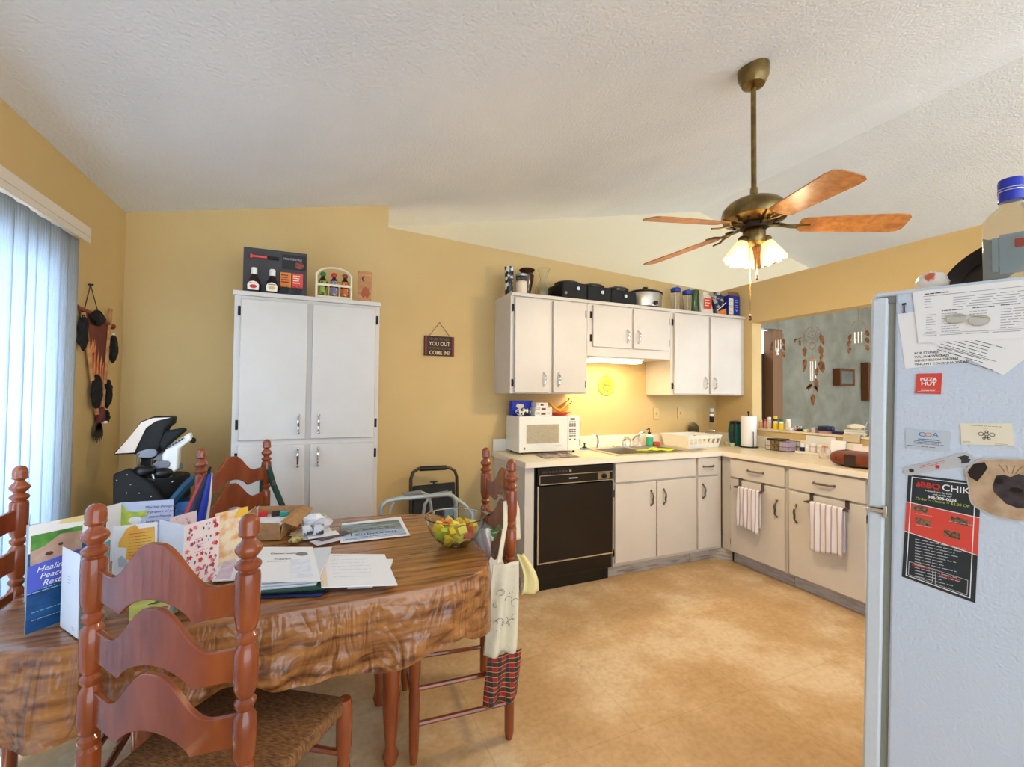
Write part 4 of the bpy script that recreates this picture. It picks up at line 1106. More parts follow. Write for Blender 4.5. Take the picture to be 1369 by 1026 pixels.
# strap and umbrella on the far chair
st = thing('canvas_strap', 'dark green canvas strap slung over the post of the chair by the pantry', 'strap', (-3.95,-.42,.8))
mb = MB()
def gs(P, w, wd):
    def f(u, v):
        n = len(P)-1; i = min(int(v*n), n-1); k = v*n-i; a = Vector(P[i]).lerp(Vector(P[i+1]), k)
        return a + Vector(wd)*((u-.5)*w)
    return f
mb.grid(gs([(-4.01,-.50,.70),(-4.012,-.515,.80),(-4.008,-.54,.93),(-4.000,-.548,.975),(-3.985,-.55,.965),(-3.955,-.56,.86),(-3.90,-.56,.72)], .034, (.9,.25,0)), 2, 36); obj('webbing', mb, M_dgreen, st, solid=.003)
mb = MB(); mb.box(-3.962,-.575,.855,-3.945,-.560,.885); obj('buckle', mb, M_pewter, st)
um = thing('folded_umbrella', 'closed red, navy and blue striped umbrella leaning on the chair by the pantry', 'umbrella', (-4.24,-1.02,0))
c0_, c1_ = Vector((-4.275,-.925,.62)), Vector((-4.185,-.945,1.00))
axu = (c1_-c0_).normalized()
for k_, (col, nm) in enumerate(((M_red,'red_gore'),(mat('umb_navy',(24,28,60),.5),'navy_gore'),(M_blue,'blue_gore'),(mat('umb_white',(226,228,236),.5),'white_gore'))):
    mb = MB()
    a0 = math.pi*(.98+.30*k_)
    def g(u, v, a0=a0):
        a = a0 + (u)*math.pi*.32
        r_ = .014 + .034*math.sin(min(1, v*1.25)*math.pi*.55) * (1 if v < .97 else .9)
        r_ *= 1 + .12*math.sin(u*math.pi)
        p = c0_.lerp(c1_, 1-v)
        return (p.x + r_*math.cos(a), p.y + r_*math.sin(a), p.z)
    mb.grid(g, 8, 16); obj(nm, mb, col, um, solid=.002)
mb = MB(); mb.cyl((-4.36,-.905,0.0), c1_+axu*.03, .006, seg=8); mb.v = [tuple(p) for p in mb.v]; obj('umbrella_shaft', mb, M_blackm, um)

# ------------------------------------------------------------------ things on the dining table
Z0 = TZ+.0065
def card(name, label, base, h, mats, cat='card', group=None, lean=0.0, seed=0):
    """folded card standing on the table: base = plan points; one panel per pair"""
    t = thing(name, label, cat, (*base[len(base)//2], Z0), group)
    pls = []
    for i in range(len(base)-1):
        a, b = Vector((*base[i], Z0)), Vector((*base[i+1], Z0))
        u = (b-a); w = u.length; u = u.normalized()
        n = u.cross(Vector((0,0,1)))
        if n.dot(Vector((-3.71,-3.355,1))-a) < 0: n = -n
        hh = h if not isinstance(h, (list, tuple)) else h[i]
        mb = MB(); nn = n*.0008
        mb.prism([a, b, b+Vector((0,0,hh)), a+Vector((0,0,hh))], -nn)
        p = obj('card_panel', mb, mats[i], t, smooth=False)
        uu = u if u.cross(Vector((0,0,1))).dot(n) > 0 else -u
        o_ = a if uu == u else b
        pls.append((PL(o_, uu, (0,0,1)), w, hh, p))
    return t, pls

M_cardw = mat('card_white', (246,246,250), .45)
# healing card
t, p = card('sympathy_card', 'tall blue sympathy card with a sleeping puppy and white script', [(-4.452,-1.690),(-4.387,-1.841),(-4.300,-1.753)], .272, [mat('card_greyblue',(176,194,210),.5), mat('card_sea',(30,92,150),.4,col2=(16,52,104),nscale=9,stretch=(1,1,4))])
pl, w, h, par = p[1]
mb = MB(); pl.rect(mb, 0, .20, w, h, .0003); obj('white_top', mb, M_cardw, par)
mb = MB(); pl.rect(mb, .004, .165, w*.86, .245, .0011); s1 = obj('printed_photo', mb, mat('puppy', (206,176,160), .5, col2=(170,136,120), nscale=14), par)
mb = MB(); pl.poly(mb, [(.004,.205),(.03,.212),(.06,.235),(w*.86,.232),(w*.86,.245),(.004,.245)], .0017); obj('green_background', mb, mat('leafgreen', (96,160,70), .5, col2=(60,120,50), nscale=30), s1)
mb = MB(); pl.disc(mb, .062, .208, .005, .004, .0019); pl.disc(mb, .040, .190, .008, .005, .0019); obj('puppy_face', mb, M_brown, s1)
mb = MB(); pl.poly(mb, [(.0,.100),(w,.125),(w,.185),(.05,.175),(0,.168)], .0022); vb_ = obj('violet_panel', mb, mat('violetblue', (86,100,206), .4), par)
for i, s in enumerate(('Healing', 'Peace', 'Rest')): text(s, .020, pl, .045+.0*i, .155-.019*i, M_cardw, vb_, .0033, shear=.3)
mb = MB(); pl.lines(mb, .0, .07, .112, 3, .006, .0012, .0022, .3, 4); pl.lines(mb, .01, .10, .05, 2, .02, .0012, .0014, .3, 9); obj('wave_crests', mb, mat('foam', (150,196,220), .5), par)
mb = MB(); pl.poly(mb, [(w*.45,.262),(w*.95,.255),(w*.95,.272),(w*.5,.272)], .0014); obj('yellow_corner', mb, mat('paleyellow', (232,216,150), .5), par)
t, p = card('greeting_card', 'pale blue greeting card standing behind the puppy card', [(-4.50,-1.60),(-4.405,-1.56)], .22, [mat('card_paleblue',(172,200,214),.5)])
# white / teal card
t, p = card('greeting_card', 'blank white folded card with teal inside, beside the near chair post', [(-4.329,-1.821),(-4.256,-1.916),(-4.238,-1.80)], .206, [M_cardw, mat('card_tealfade',(70,148,158),.5,col2=(160,120,120),nscale=6)])
pl, w, h, par = p[0]
mb = MB(); pl.lines(mb, .045, .065, .14, 3, .008, .001, .001, .4, 3); pl.lines(mb, .08, .10, .02, 2, .004, .001, .001, .4, 3); obj('faint_print', mb, M_lgray, par)
# get-well card (back)
t, p = card('get_well_card', 'open get-well card with yellow ducks and purple handwriting', [(-4.410,-1.33),(-4.385,-1.281),(-4.226,-1.290)], .203, [M_cardw, mat('card_palelilac',(206,214,236),.5)])
pl, w, h, par = p[1]
mb = MB(); pl.poly(mb, [(.0,.08),(.0,.20),(.015,.17),(.05,.165),(.075,.17),(.08,.15),(.05,.14),(.045,.10),(.02,.09)], .0011); obj('yellow_duck', mb, mat('duckyellow', (214,218,70), .5, col2=(150,190,90), nscale=30), par)
mb = MB(); pl.disc(mb, .042, .135, .020, .014, .0019); obj('cloud', mb, M_cardw, par)
lt = None
for i, s in enumerate(('May the thoughts', 'and prayers of your', 'many friends', 'bring comfort in', 'your heart')): text(s, .0135, pl, .118, .180-.018*i, mat('scriptpurple', (120,90,150), .6), par, .0014, shear=.3)
# orange card
t, p = card('thank_you_card', 'white card with a torn-edge yellow orange verse panel', [(-4.300,-1.60),(-4.290,-1.624),(-4.186,-1.612)], .200, [M_cardw, M_cardw])
pl, w, h, par = p[1]
mb = MB(); pl.poly(mb, [(.012,.150),(.03,.19),(.05,.199),(.06,.185),(.098,.186),(.100,.13),(.096,.105),(.050,.085),(.03,.095),(.032,.13),(.012,.135)], .0011); op = obj('verse_panel', mb, mat('verse_yellow', (246,202,92), .5, col2=(242,166,70), nscale=12), par)
mb = MB(); pl.lines(mb, .036, .092, .172, 8, .0095, .0020, .0012, .2, 8); obj('verse_lines', mb, mat('verse_ink', (150,110,50), .6), op)
text('Sii', .05, pl, .045, .055, M_ink, par, .0014, shear=.3)
mb = MB(); pl.poly(mb, [(.012,.10),(.020,.108),(.034,.09),(.034,.07),(.014,.075)], .0012); obj('grey_patch', mb, mat('greywash', (196,200,210), .5), par)
# floral card with white leaf
t, p = card('floral_card', 'white card covered in small red and pink flowers', [(-4.185,-1.596),(-4.094,-1.703),(-4.018,-1.613)], .203, [M_cardw, mat('floral_base',(240,224,224),.5)], 'card')
pl, w, h, par = p[1]
rr = random.Random(21)
for mcol, nm, N, r0 in ((mat('flower_red',(204,52,52),.5),'red_flower',26,.0062),(mat('flower_pink',(232,120,130),.5),'pink_flower',16,.0070),(mat('flower_purple',(120,90,140),.5),'purple_sprig',34,.0026),(mat('flower_leaf',(96,90,84),.5),'dark_leaf',30,.0024)):
    mb = MB()
    for _ in range(N):
        a, b = rr.uniform(.008, w-.008), rr.uniform(.008, h-.008)
        if .028 < a < .085 and .105 < b < .165 and nm != 'purple_sprig': continue
        rad = r0*rr.uniform(.5, 1.15)
        if 'flower' in nm:
            pts = [(a+rad*(1+.28*math.cos(5*q))*math.cos(q), b+rad*(1+.28*math.cos(5*q))*math.sin(q)) for q in [2*math.pi*k_/20 for k_ in range(20)]]
        else: pts = [(a+rad*2*math.cos(q)*.5, b+rad*1.8*math.sin(q)) for q in [2*math.pi*k_/8 for k_ in range(8)]]
        pl.poly(mb, pts, .0009 + .0004*rr.random(), .0003)
    o = obj(nm, mb, mcol, par, smooth=False)
mb = MB(); pl.lines(mb, .034,.080,.150,5,.010,.0012,.0012,.4,2); obj('verse_lines', mb, M_pink, par)
t, p = card('floral_card', 'pale lilac card with faint flowers just behind the red flower card', [(-4.170,-1.550),(-4.112,-1.472)], .195, [mat('floral_lilac',(232,214,222),.5,col2=(204,140,150),nscale=60,lo=.6,hi=.68)])
# rose card
t, p = card('rose_card', 'cream and orange rose patterned card behind the small red-flowered card', [(-4.048,-1.515),(-3.960,-1.440)], .188, [mat('rose_print',(244,226,196),.5,col2=(230,160,80),nscale=22,lo=.48,hi=.68)])
pl, w, h, par = p[0]
mb = MB(); pl.poly(mb, [(w*.55,h-.03),(w,h-.035),(w,h),(w*.7,h)], .0010); obj('gold_corner', mb, mat('gold_corner', (240,190,70), .5), par)

def flat(name, label, pts, z, m, cat, group=None, t=.0008, parent=None):
    mb = MB(); mb.prism([(x, y, z) for x, y in pts], (0,0,t))
    o = obj(name, mb, m, parent, smooth=False)
    if parent is None: tag(o, label, cat, group)
    return o
# flat cards
o = flat('tulip_card', 'yellow card with pink tulips lying on the table behind the near chair slats', [(-4.164,-1.888),(-4.215,-1.73),(-4.116,-1.705),(-4.070,-1.845)], Z0+.001, mat('tulip_yellow',(214,214,110),.5,col2=(170,190,70),nscale=14), 'card')
T_ = PL((-4.164,-1.888,Z0+.0018), (.094,.043,0), (-.051,.158,0))
mb = MB(); rr = random.Random(2)
for _ in range(7):
    a, b = rr.uniform(.01,.08), rr.uniform(.01,.06); T_.disc(mb, a, b, .009, .012, .0002*_, .0003, 9)
obj('tulip', mb, mat('tulip_pink',(196,74,110),.5), o, smooth=False)
mb = MB(); T_.poly(mb, [(.04,.11),(.085,.13),(.08,.11),(.06,.10)], .0005); T_.poly(mb, [(.005,.0),(.012,.03),(.02,.0)], .0005); obj('leaf', mb, M_green, o, smooth=False)
o = thing('tent_card', 'small lilac tent card seen under the top slat of the near chair', 'card', (-4.07,-1.80,Z0))
mb = MB(); mb.prism([(-4.095,-1.86,Z0),(-4.060,-1.74,Z0),(-4.045,-1.75,Z0+.055),(-4.075,-1.865,Z0+.055)], (.0008,-.0003,0)); mb.prism([(-4.010,-1.87,Z0),(-3.985,-1.77,Z0),(-4.045,-1.75,Z0+.056),(-4.075,-1.865,Z0+.056)], (.0003,-.0001,.0008)); obj('card_panel', mb, mat('lilac_card',(206,208,236),.5), o, smooth=False)

# folders, booklets
o = flat('pink_booklet', 'lavender and white booklet lying under the white folder', [(-4.027,-1.66),(-4.036,-1.36),(-3.915,-1.37),(-3.865,-1.70)], Z0+.0045, M_paper, 'booklet', t=.004)
mb = MB(); mb.prism([(-4.020,-1.655,Z0+.0088),(-4.028,-1.365,Z0+.0088),(-3.995,-1.366,Z0+.0088),(-3.975,-1.665,Z0+.0088)], (0,0,.0004)); obj('lavender_strip', mb, mat('lavstrip',(206,186,212),.5,col2=(228,216,232),nscale=30), o, smooth=False)
G2 = 'folders stacked under the white folder'
stk = [((-3.895,-1.845),(-3.885,-1.80),(-3.655,-1.86),(-3.66,-1.885), Z0+.0010, M_blue, 'dark blue folder at the bottom of the paper stack'),
       ((-3.90,-1.83),(-3.90,-1.60),(-3.645,-1.66),(-3.64,-1.852), Z0+.0062, M_blackm, 'black folder low in the paper stack'),
       ((-3.905,-1.815),(-3.91,-1.56),(-3.665,-1.62),(-3.662,-1.842), Z0+.0114, M_green, 'dark green folder in the middle of the paper stack')]
Z1 = Z0+.0130
cx_, cy_ = -3.80, -1.70
def quad(cx, cy, w, h, rot):
    c, s = math.cos(R(rot)), math.sin(R(rot))
    return [(cx+x*c-y*s, cy+x*s+y*c) for x, y in ((-w/2,-h/2),(w/2,-h/2),(w/2,h/2),(-w/2,h/2))]
flat('folder', 'dark blue folder at the bottom of the paper stack', quad(-3.775,-1.735,.23,.25,-18), Z0+.0010, mat('folder_blue',(28,48,110),.4), 'folder', G2, .003)
flat('folder', 'glossy black folder low in the paper stack', quad(-3.770,-1.720,.24,.26,-15), Z0+.0045, M_black, 'folder', G2, .004)
flat('folder', 'dark green folder in the middle of the paper stack', quad(-3.785,-1.712,.24,.26,-13), Z0+.0090, mat('folder_green',(24,72,54),.4), 'folder', G2, .004)
rr = random.Random(4)
zz = Z0+.0135
for i in range(7):
    flat('stacked_booklet', 'thin white booklet in the stack under the large white folder', quad(-3.800+rr.uniform(-.004,.004), -1.672+rr.uniform(-.005,.005), .215, .285, -9+rr.uniform(-1.2,1.2)), zz, M_paper if i % 2 else mat('paper_greyed', (216,220,228), .6), 'booklet', 'thin booklets under the white folder', .0030)
    zz += .0034
o = flat('white_folder', 'large white folder printed with a dark oval, on top of the stack', [(-3.905,-1.800),(-3.936,-1.455),(-3.735,-1.535),(-3.706,-1.868)], zz, M_paper, 'folder', t=.0018)
FP = PL((-3.905,-1.800,zz+.0018), (.199,-.068,0), (-.031,.345,0))
mb = MB(); FP.disc(mb, .168, .255, .021, .020, .0003); obj('dark_oval', mb, M_gray, o)
text('Oscar.com', .017, FP, .060, .265, M_ink, o, .0003, 'LEFT', bold=.02, xs=1.2); text('Health', .018, FP, .072, .205, M_ink, o, .0003, 'LEFT', xs=1.2)
mb = MB(); FP.lines(mb, .05,.12,.185,1,.01,.0003,.004,.3,4); obj('small_print', mb, M_ink, o)
mb = MB(); FP.rect(mb, .125,.03,.19,.20,.0003,.0002); obj('faint_photo', mb, mat('faint_blue',(222,228,242),.6,col2=(240,242,248),nscale=40), o)
# opened letter
o = flat('letter_pad', 'open white letter pad lying on envelopes, right of the folder', [(-3.704,-1.868),(-3.714,-1.560),(-3.490,-1.655),(-3.486,-1.935)], Z0+.016, M_paper, 'letter', t=.004)
LPp = PL((-3.704,-1.868,Z0+.0201), (.218,-.067,0), (-.01,.305,0))
mb = MB(); LPp.rect(mb, .0,.0,.020,.300,.0002,.0003); obj('cream_margin', mb, mat('cream_margin',(244,226,204),.6), o)
mb = MB(); LPp.lines(mb, .05,.14,.280,1,.02,.0004,.003,.1,4); LPp.lines(mb,.04,.17,.235,6,.032,.0004,.0016,.2,8); obj('print', mb, mat('faintprint',(206,212,226),.6), o)
G3 = 'envelopes under the open letter pad'
flat('envelope', 'white window envelope under the open letter, lower of the two', quad(-3.60,-1.80,.20,.10,-18), Z0+.001, mat('env_blue',(190,196,222),.5), 'envelope', G3, .004)
flat('envelope', 'white envelope directly under the open letter, upper of the two', quad(-3.585,-1.77,.19,.20,-16), Z0+.0060, M_paper, 'envelope', G3, .009)
o = flat('envelope', 'small white envelope sticking out in front of the open letter', quad(-3.590,-1.885,.075,.03,-17), Z0+.0105, M_paper, 'envelope', G3, .0012)
# brochure
o = flat('brochure', 'landscape brochure with river pictures on the far side of the table', [(-3.634,-1.408),(-3.618,-1.122),(-3.345,-1.102),(-3.352,-1.412)], Z0+.001, M_paper, 'brochure', t=.0016)
BP_ = PL((-3.634,-1.408,Z0+.0026), (.282,-.002,0), (.0,.29,0))
mb = MB(); BP_.rect(mb, .010,.02,.270,.255,.0002,.0003); ph = obj('landscape_photo', mb, mat('riverphoto',(150,176,196),.45,col2=(104,112,80),nscale=16,stretch=(.6,3,1)), o)
mb = MB(); BP_.rect(mb, .014,.135,.266,.165,.0007,.0002); obj('dark_band', mb, mat('bandolive',(70,76,60),.5,col2=(160,170,170),nscale=50), ph)
mb = MB(); BP_.rect(mb, .012,.022,.268,.11,.0007,.0002); obj('sky_band', mb, mat('skyband',(196,214,236),.5,col2=(130,160,200),nscale=14), ph)
TPp = PL((-3.352,-1.412,Z0+.003), (-.282,.002,0), (.0,-.29,0))
text('Suboxon', .040, BP_, .145, .080, M_ink, ph, .0012, xs=1.25, shear=.2)
mb = MB(); BP_.lines(mb,.09,.19,.243,1,.01,.001,.008,.1,15); obj('heading_print', mb, M_ink, ph)
mb = MB(); BP_.lines(mb,.09,.20,.045,1,.01,.001,.005,.1,5); BP_.lines(mb,.02,.07,.035,1,.01,.001,.004,.1,6); BP_.rect(mb,.045,.07,.049,.125,.001); obj('small_print', mb, M_ink, ph)

# cardboard tray
bx = thing('cardboard_tray', 'open brown cardboard tray box holding papers', 'box', (-3.92,-1.10,Z0))
M_card = mat('cardboard', (190,146,100), .85, col2=(176,130,84), nscale=40)
Q = [(-3.998,-1.215),(-3.862,-1.272),(-3.800,-.985),(-3.985,-.935)]
HH = (.072,.072,.066,.070)
mb = MB(); mb.prism([(x,y,Z0) for x, y in Q], (0,0,.003)); obj('box_bottom', mb, M_card, bx, smooth=False)
for i in range(4):
    a, b = Vector((*Q[i],Z0+.003)), Vector((*Q[(i+1)%4],Z0+.003)); u = (b-a).normalized(); nrm = Vector((u.y,-u.x,0))
    mb = MB(); lean = nrm*.012
    mb.prism([a, b, b+lean+Vector((0,0,HH[i])), a+lean+Vector((0,0,HH[i]))], -nrm*.003); obj('box_side', mb, M_card, bx, smooth=False)
mb = MB(); mb.prism([(-3.862,-1.272,Z0+.075),(-3.800,-.985,Z0+.070),(-3.745,-.99,Z0+.055),(-3.80,-1.26,Z0+.045)], (0,0,.003)); obj('box_flap', mb, M_card, bx, smooth=False)
flat('paper_sheets', 'white patterned papers lying inside the cardboard tray', [(-3.975,-1.195),(-3.878,-1.238),(-3.83,-1.02),(-3.965,-.975)], Z0+.030, M_paper, 'papers', t=.012)
for i, (x, y, h_, c) in enumerate(((-3.955,-1.02,.035,M_red),(-3.90,-1.03,.030,M_dbrown),(-3.865,-1.045,.03,M_teal))):
    mb = MB(); mb.box(x-.018, y-.012, Z0+.0425, x+.018, y+.02, Z0+.042+h_*.7); oo = obj('small_packet', mb, c, None, bevel=.002); tag(oo, ('small red packet in the cardboard tray','small dark brown packet in the cardboard tray','small teal packet in the cardboard tray')[i], 'packet', 'packets in the cardboard tray')

# pile of mail
rr = random.Random(9)
G4 = 'loose mail in the pile beside the tray'
for i, (x, y, w_, h_, ro, c, lb) in enumerate(((-3.74,-1.24,.16,.13,10,M_paper,'white envelope at the bottom of the mail pile'),(-3.68,-1.36,.12,.07,24,mat('mailgrey',(214,208,214),.6),'grey-white envelope at the front of the mail pile'),(-3.77,-1.22,.10,.09,-20,mat('mailbeige',(222,204,176),.6),'beige envelope in the mail pile'),(-3.66,-1.32,.13,.05,30,mat('maildark',(92,76,84),.6),'dark purple flyer in the mail pile'),(-3.70,-1.30,.12,.06,12,M_paper,'white envelope on top of the purple flyer'))):
    flat('envelope', lb, quad(x, y, w_, h_, ro), Z0+.001+.0025*i, c, 'envelope', G4, .002)
def crumple(name, label, c, sc, m, seed, cat='paper'):
    r2 = random.Random(seed); mb = MB(); mb.ball(c, 1.0, (1,1,1), 9, 6)
    mb.v = [(c[0]+(x-c[0])*sc[0]*r2.uniform(.7,1.15), c[1]+(y-c[1])*sc[1]*r2.uniform(.7,1.15), c[2]+(z-c[2])*sc[2]*r2.uniform(.8,1.1)) for x, y, z in mb.v]
    lo = min(v[2] for v in mb.v); mb.v = [(x,y,z-lo+c[2]-sc[2]) for x,y,z in mb.v]
    return tag(obj(name, mb, m, None, smooth=False, at_base=True), label, cat)
crumple('crumpled_tissue', 'crumpled white tissue on top of the mail pile', (-3.735,-1.18,Z0+.045), (.055,.045,.030), M_paper, 2, 'tissue')
crumple('crumpled_wrapper', 'green and white crumpled wrapper behind the tissue', (-3.705,-1.10,Z0+.028), (.030,.025,.024), mat('wrapgreen',(214,216,190),.5,col2=(96,130,60),nscale=40), 3, 'wrapper')
crumple('crumpled_tissue', 'grey-white torn paper in front of the white tissue', (-3.70,-1.24,Z0+.040), (.045,.035,.024), mat('mailgrey',(214,208,214),.6), 8, 'paper')
crumple('crumpled_wrapper', 'yellow printed wrapper beside the cardboard tray', (-3.800,-1.335,Z0+.014), (.03,.03,.013), mat('wrapyellow',(226,206,120),.5,col2=(90,80,60),nscale=40), 5, 'wrapper')
for i, (x, y, ro) in enumerate(((-3.760,-1.29,10),(-3.715,-1.30,-8))):
    mb = MB(Matrix.Translation((x,y,Z0+.018)) @ Matrix.Rotation(R(ro),4,'Z')); mb.box(-.019,-.012,0,.019,.012,.036)
    oo = obj('sample_box', mb, mat('samplebox',(226,226,232),.5,col2=(70,64,70),nscale=34,lo=.5,hi=.56), None, bevel=.002, at_base=True); tag(oo, ('small white and dark carton standing at the front left of the mail pile','small white and dark carton standing at the front right of the mail pile')[i], 'carton', 'small cartons in the mail pile')

# fruit bowl
BC = Vector((-3.200,-1.585,Z0+.001))
bw = thing('glass_bowl', 'clear glass mixing bowl filled with cut fruit on the table', 'bowl', BC)
prof = [(.050,0),(.056,.002),(.080,.022),(.102,.050),(.116,.082),(.124,.112),(.128,.114),(.126,.117),(.121,.116),(.112,.083),(.098,.053),(.076,.026),(.052,.007),(.001,.006)]
mb = MB(); mb.lathe([(.001,0)]+prof, BC, 40, cap=False)
ang_ = math.atan2(-.6,.75)
nv = []
for x, y, z in mb.v:
    dx, dy = x-BC.x, y-BC.y; r_ = math.hypot(dx, dy)
    if z-BC.z > .105 and r_ > .1:
        a = math.atan2(dy, dx)-R(-8); a = (a+math.pi) % (2*math.pi)-math.pi
        k_ = 1+.20*math.exp(-(a/.16)**2); dx *= k_; dy *= k_
    nv.append((BC.x+dx, BC.y+dy, z))
mb.v = nv; obj('bowl_body', mb, M_glass, bw)
rr = random.Random(17)
cols = [(mat('mango',(246,206,50),.35),'mango_chunk','yellow'),(mat('pineapple',(244,224,96),.35),'pineapple_chunk','pale yellow'),(mat('lime_fruit',(206,218,70),.35),'melon_chunk','green-yellow'),(mat('papaya',(232,120,50),.35),'papaya_chunk','orange'),(mat('strawberry',(210,90,80),.35),'strawberry_piece','red')]
pos = []
for z_, n_, R_ in ((.024,6,.048),(.048,10,.068),(.072,12,.074)):
    for i in range(n_):
        a = 2*math.pi*i/n_ + z_*30; pos.append((R_*math.cos(a), R_*math.sin(a), z_))
    if z_ > .03: pos += [(.026*math.cos(q), .026*math.sin(q), z_+.006) for q in (0, 2.1, 4.2)]
for i, (dx, dy, z_) in enumerate(pos):
    c = cols[[0,1,0,0,1,0,3,1,0,2,0,1,4][i % 13]]
    s = .0175*rr.uniform(.8,1.1)
    mb = MB(Matrix.Translation(BC+Vector((dx,dy,z_))) @ Matrix.Rotation(rr.uniform(0,3),4,'X') @ Matrix.Rotation(rr.uniform(0,3),4,'Z'))
    if i % 3 == 0: mb.box(-s,-s*.8,-s*.7,s,s*.8,s*.7)
    elif i % 3 == 1: mb.prism([(-s,-s*.7,-s*.6),(s,-s*.7,-s*.6),(.2*s,s,-s*.6)], (0,0,1.3*s))
    else: mb.prism([(-s,-s*.6,-s*.6),(s,-s*.6,-s*.6),(.8*s,s*.7,-s*.6),(-.6*s,s*.9,-s*.6)], (0,0,1.2*s))
    oo = obj(c[1], mb, c[0], None, bevel=.002, at_base=True); tag(oo, '%s fruit chunk in the glass bowl' % c[2], 'fruit', c[1].replace('_',' ')+'s in the bowl')

# ------------------------------------------------------------------ on top of the pantry cabinet
ZP = 1.962
gb = thing('sauce_gift_set', 'dark grey barbecue sauce gift box standing on the pantry cabinet', 'gift box', (-3.985,-.28,ZP))
GP = PL((-4.158,-.335,ZP), (1,.0,0), (0,0,1))
mb = MB(); mb.box(-4.158,-.333,ZP,-3.818,-.235,ZP+.275); obj('box_back', mb, mat('giftbox_grey',(66,64,68),.45), gb, bevel=.003)
mb = MB(); mb.box(-4.155,-.341,ZP+.001,-3.821,-.3335,ZP+.012); obj('box_lip', mb, M_black, gb)
M_sauce = mat('sauce_brown', (40,20,16), .12); lbls = ((M_red,'red'),(mat('labelgold',(226,180,80),.5),'gold'))
for i, u in enumerate((.062,.158)):
    mb = MB(); mb.lathe([(.030,0),(.036,.01),(.037,.045),(.030,.072),(.016,.092),(.014,.108)], (-4.158+u,-.368,ZP+.001), 20, sy=.72); b = obj('sauce_bottle', mb, M_sauce, None, at_base=True)
    tag(b, ('brown sauce bottle with a red oval label, left of the pair in the gift set','brown sauce bottle with a gold oval label, right of the pair in the gift set')[i], 'bottle', 'sauce bottles in the gift set')
    mb = MB(); mb.lathe([(.0145,.106),(.0165,.110),(.0165,.140),(.013,.145)], (-4.158+u,-.368,ZP+.001), 16); obj('bottle_cap', mb, M_white, b)
    LL = PL((-4.158+u-.030,-.3965,ZP+.010), (1,0,0), (0,0,1)); mb = MB(); LL.poly(mb, [(.002,0),(.058,0),(.060,.030),(.050,.046),(.030,.052),(.010,.046),(.0,.030)], 0, .0015); lb_ = obj('bottle_label', mb, M_white, b)
    mb = MB(); LL.disc(mb, .030,.020,.019,.011,.0016,.0006); obj('label_oval', mb, lbls[i][0], lb_)
    mb = MB(); LL.lines(mb, .010,.050,.042,1,.005,.0016,.005,0,i+2); obj('label_print', mb, (M_red, M_navy)[i], lb_)
mb = MB(); GP.rect(mb, .045,.215,.125,.228,.001,.010); GP.rect(mb,.035,.209,.05,.232,.001,.012); br = obj('basting_brush', mb, M_brick, gb, bevel=.002)
mb = MB(); GP.rect(mb, .125,.212,.190,.230,.001,.012); obj('brush_handle', mb, M_black, br, bevel=.002)
for u0, c, nm in ((.197, M_orange,'orange'), (.262, M_brick,'red')):
    mb = MB(); GP.rect(mb, u0,.052,u0+.060,.142,.0015,.012); k_ = obj('spice_packet', mb, c, gb, bevel=.002)
    mb = MB(); GP.lines(mb, u0+.006,u0+.054,.128,4,.014,.0140,.006,.3,int(u0*100)); obj('packet_print', mb, M_dbrown if nm=='orange' else M_paper2, k_)
mb = MB()
for a, b in ((.222,.035),(.29,.035)): GP.disc(mb, a, b, .024,.016,.016,.004)
for a in (.20,.212,.232,.244,.27,.28,.30,.312): mb.tube([GP.pt(a,.03,.02), GP.pt(a+.004,.05,.022), GP.pt(a,.062,.02)], .0016, 5)
obj('black_trim', mb, M_black, gb)
mb = MB(); GP.rect(mb, .205,.165,.335,.255,.001,.001); hd = obj('title_panel', mb, mat('giftbox_dark',(40,36,38),.5), gb)
text('GRILL ESSENTIALS', .0165, GP, .262,.228, M_lgray, hd, .0025, xs=.78)
mb = MB(); GP.disc(mb, .30,.195,.025,.022,.0022,.0006); obj('meat_picture', mb, mat('meatpic',(160,80,60),.5,col2=(60,30,26),nscale=60), hd)
rk = thing('hot_sauce_rack', 'cream wooden arched rack holding three hot sauce bottles on the pantry', 'rack', (-3.66,-.31,ZP))
M_cream = mat('cream_wood', (238,224,196), .5)
mb = MB(); 
for x in (-3.766,-3.560): mb.box(x-.0,-.345,ZP,x+.012,-.275,ZP+.165)
mb.box(-3.766,-.345,ZP,-3.548,-.275,ZP+.010); mb.box(-3.754,-.345,ZP+.085,-3.56,-.339,ZP+.100); mb.box(-3.754,-.345,ZP+.010,-3.56,-.339,ZP+.024)
for x in (-3.692,-3.626): mb.box(x,-.343,ZP+.02,x+.004,-.339,ZP+.09)
obj('rack_frame', mb, M_cream, rk, bevel=.002)
mb = MB(); mb.tube([(-3.657-.100*math.cos(t), -.31, ZP+.160+.052*math.sin(t)) for t in [math.pi*i/16 for i in range(17)]], .006, 8); obj('rack_arch', mb, M_cream, rk)
RP = PL((-3.754,-.3395,ZP+.085),(1,0,0),(0,0,1)); mb = MB(); RP.lines(mb,.03,.165,.011,1,.01,.0004,.006,.05,3); obj('rail_print', mb, M_ink, rk)
RP2 = PL((-3.754,-.3395,ZP+.010),(1,0,0),(0,0,1)); mb = MB(); RP2.lines(mb,.03,.165,.011,1,.01,.0004,.007,.05,5); obj('base_print', mb, M_ink, rk)
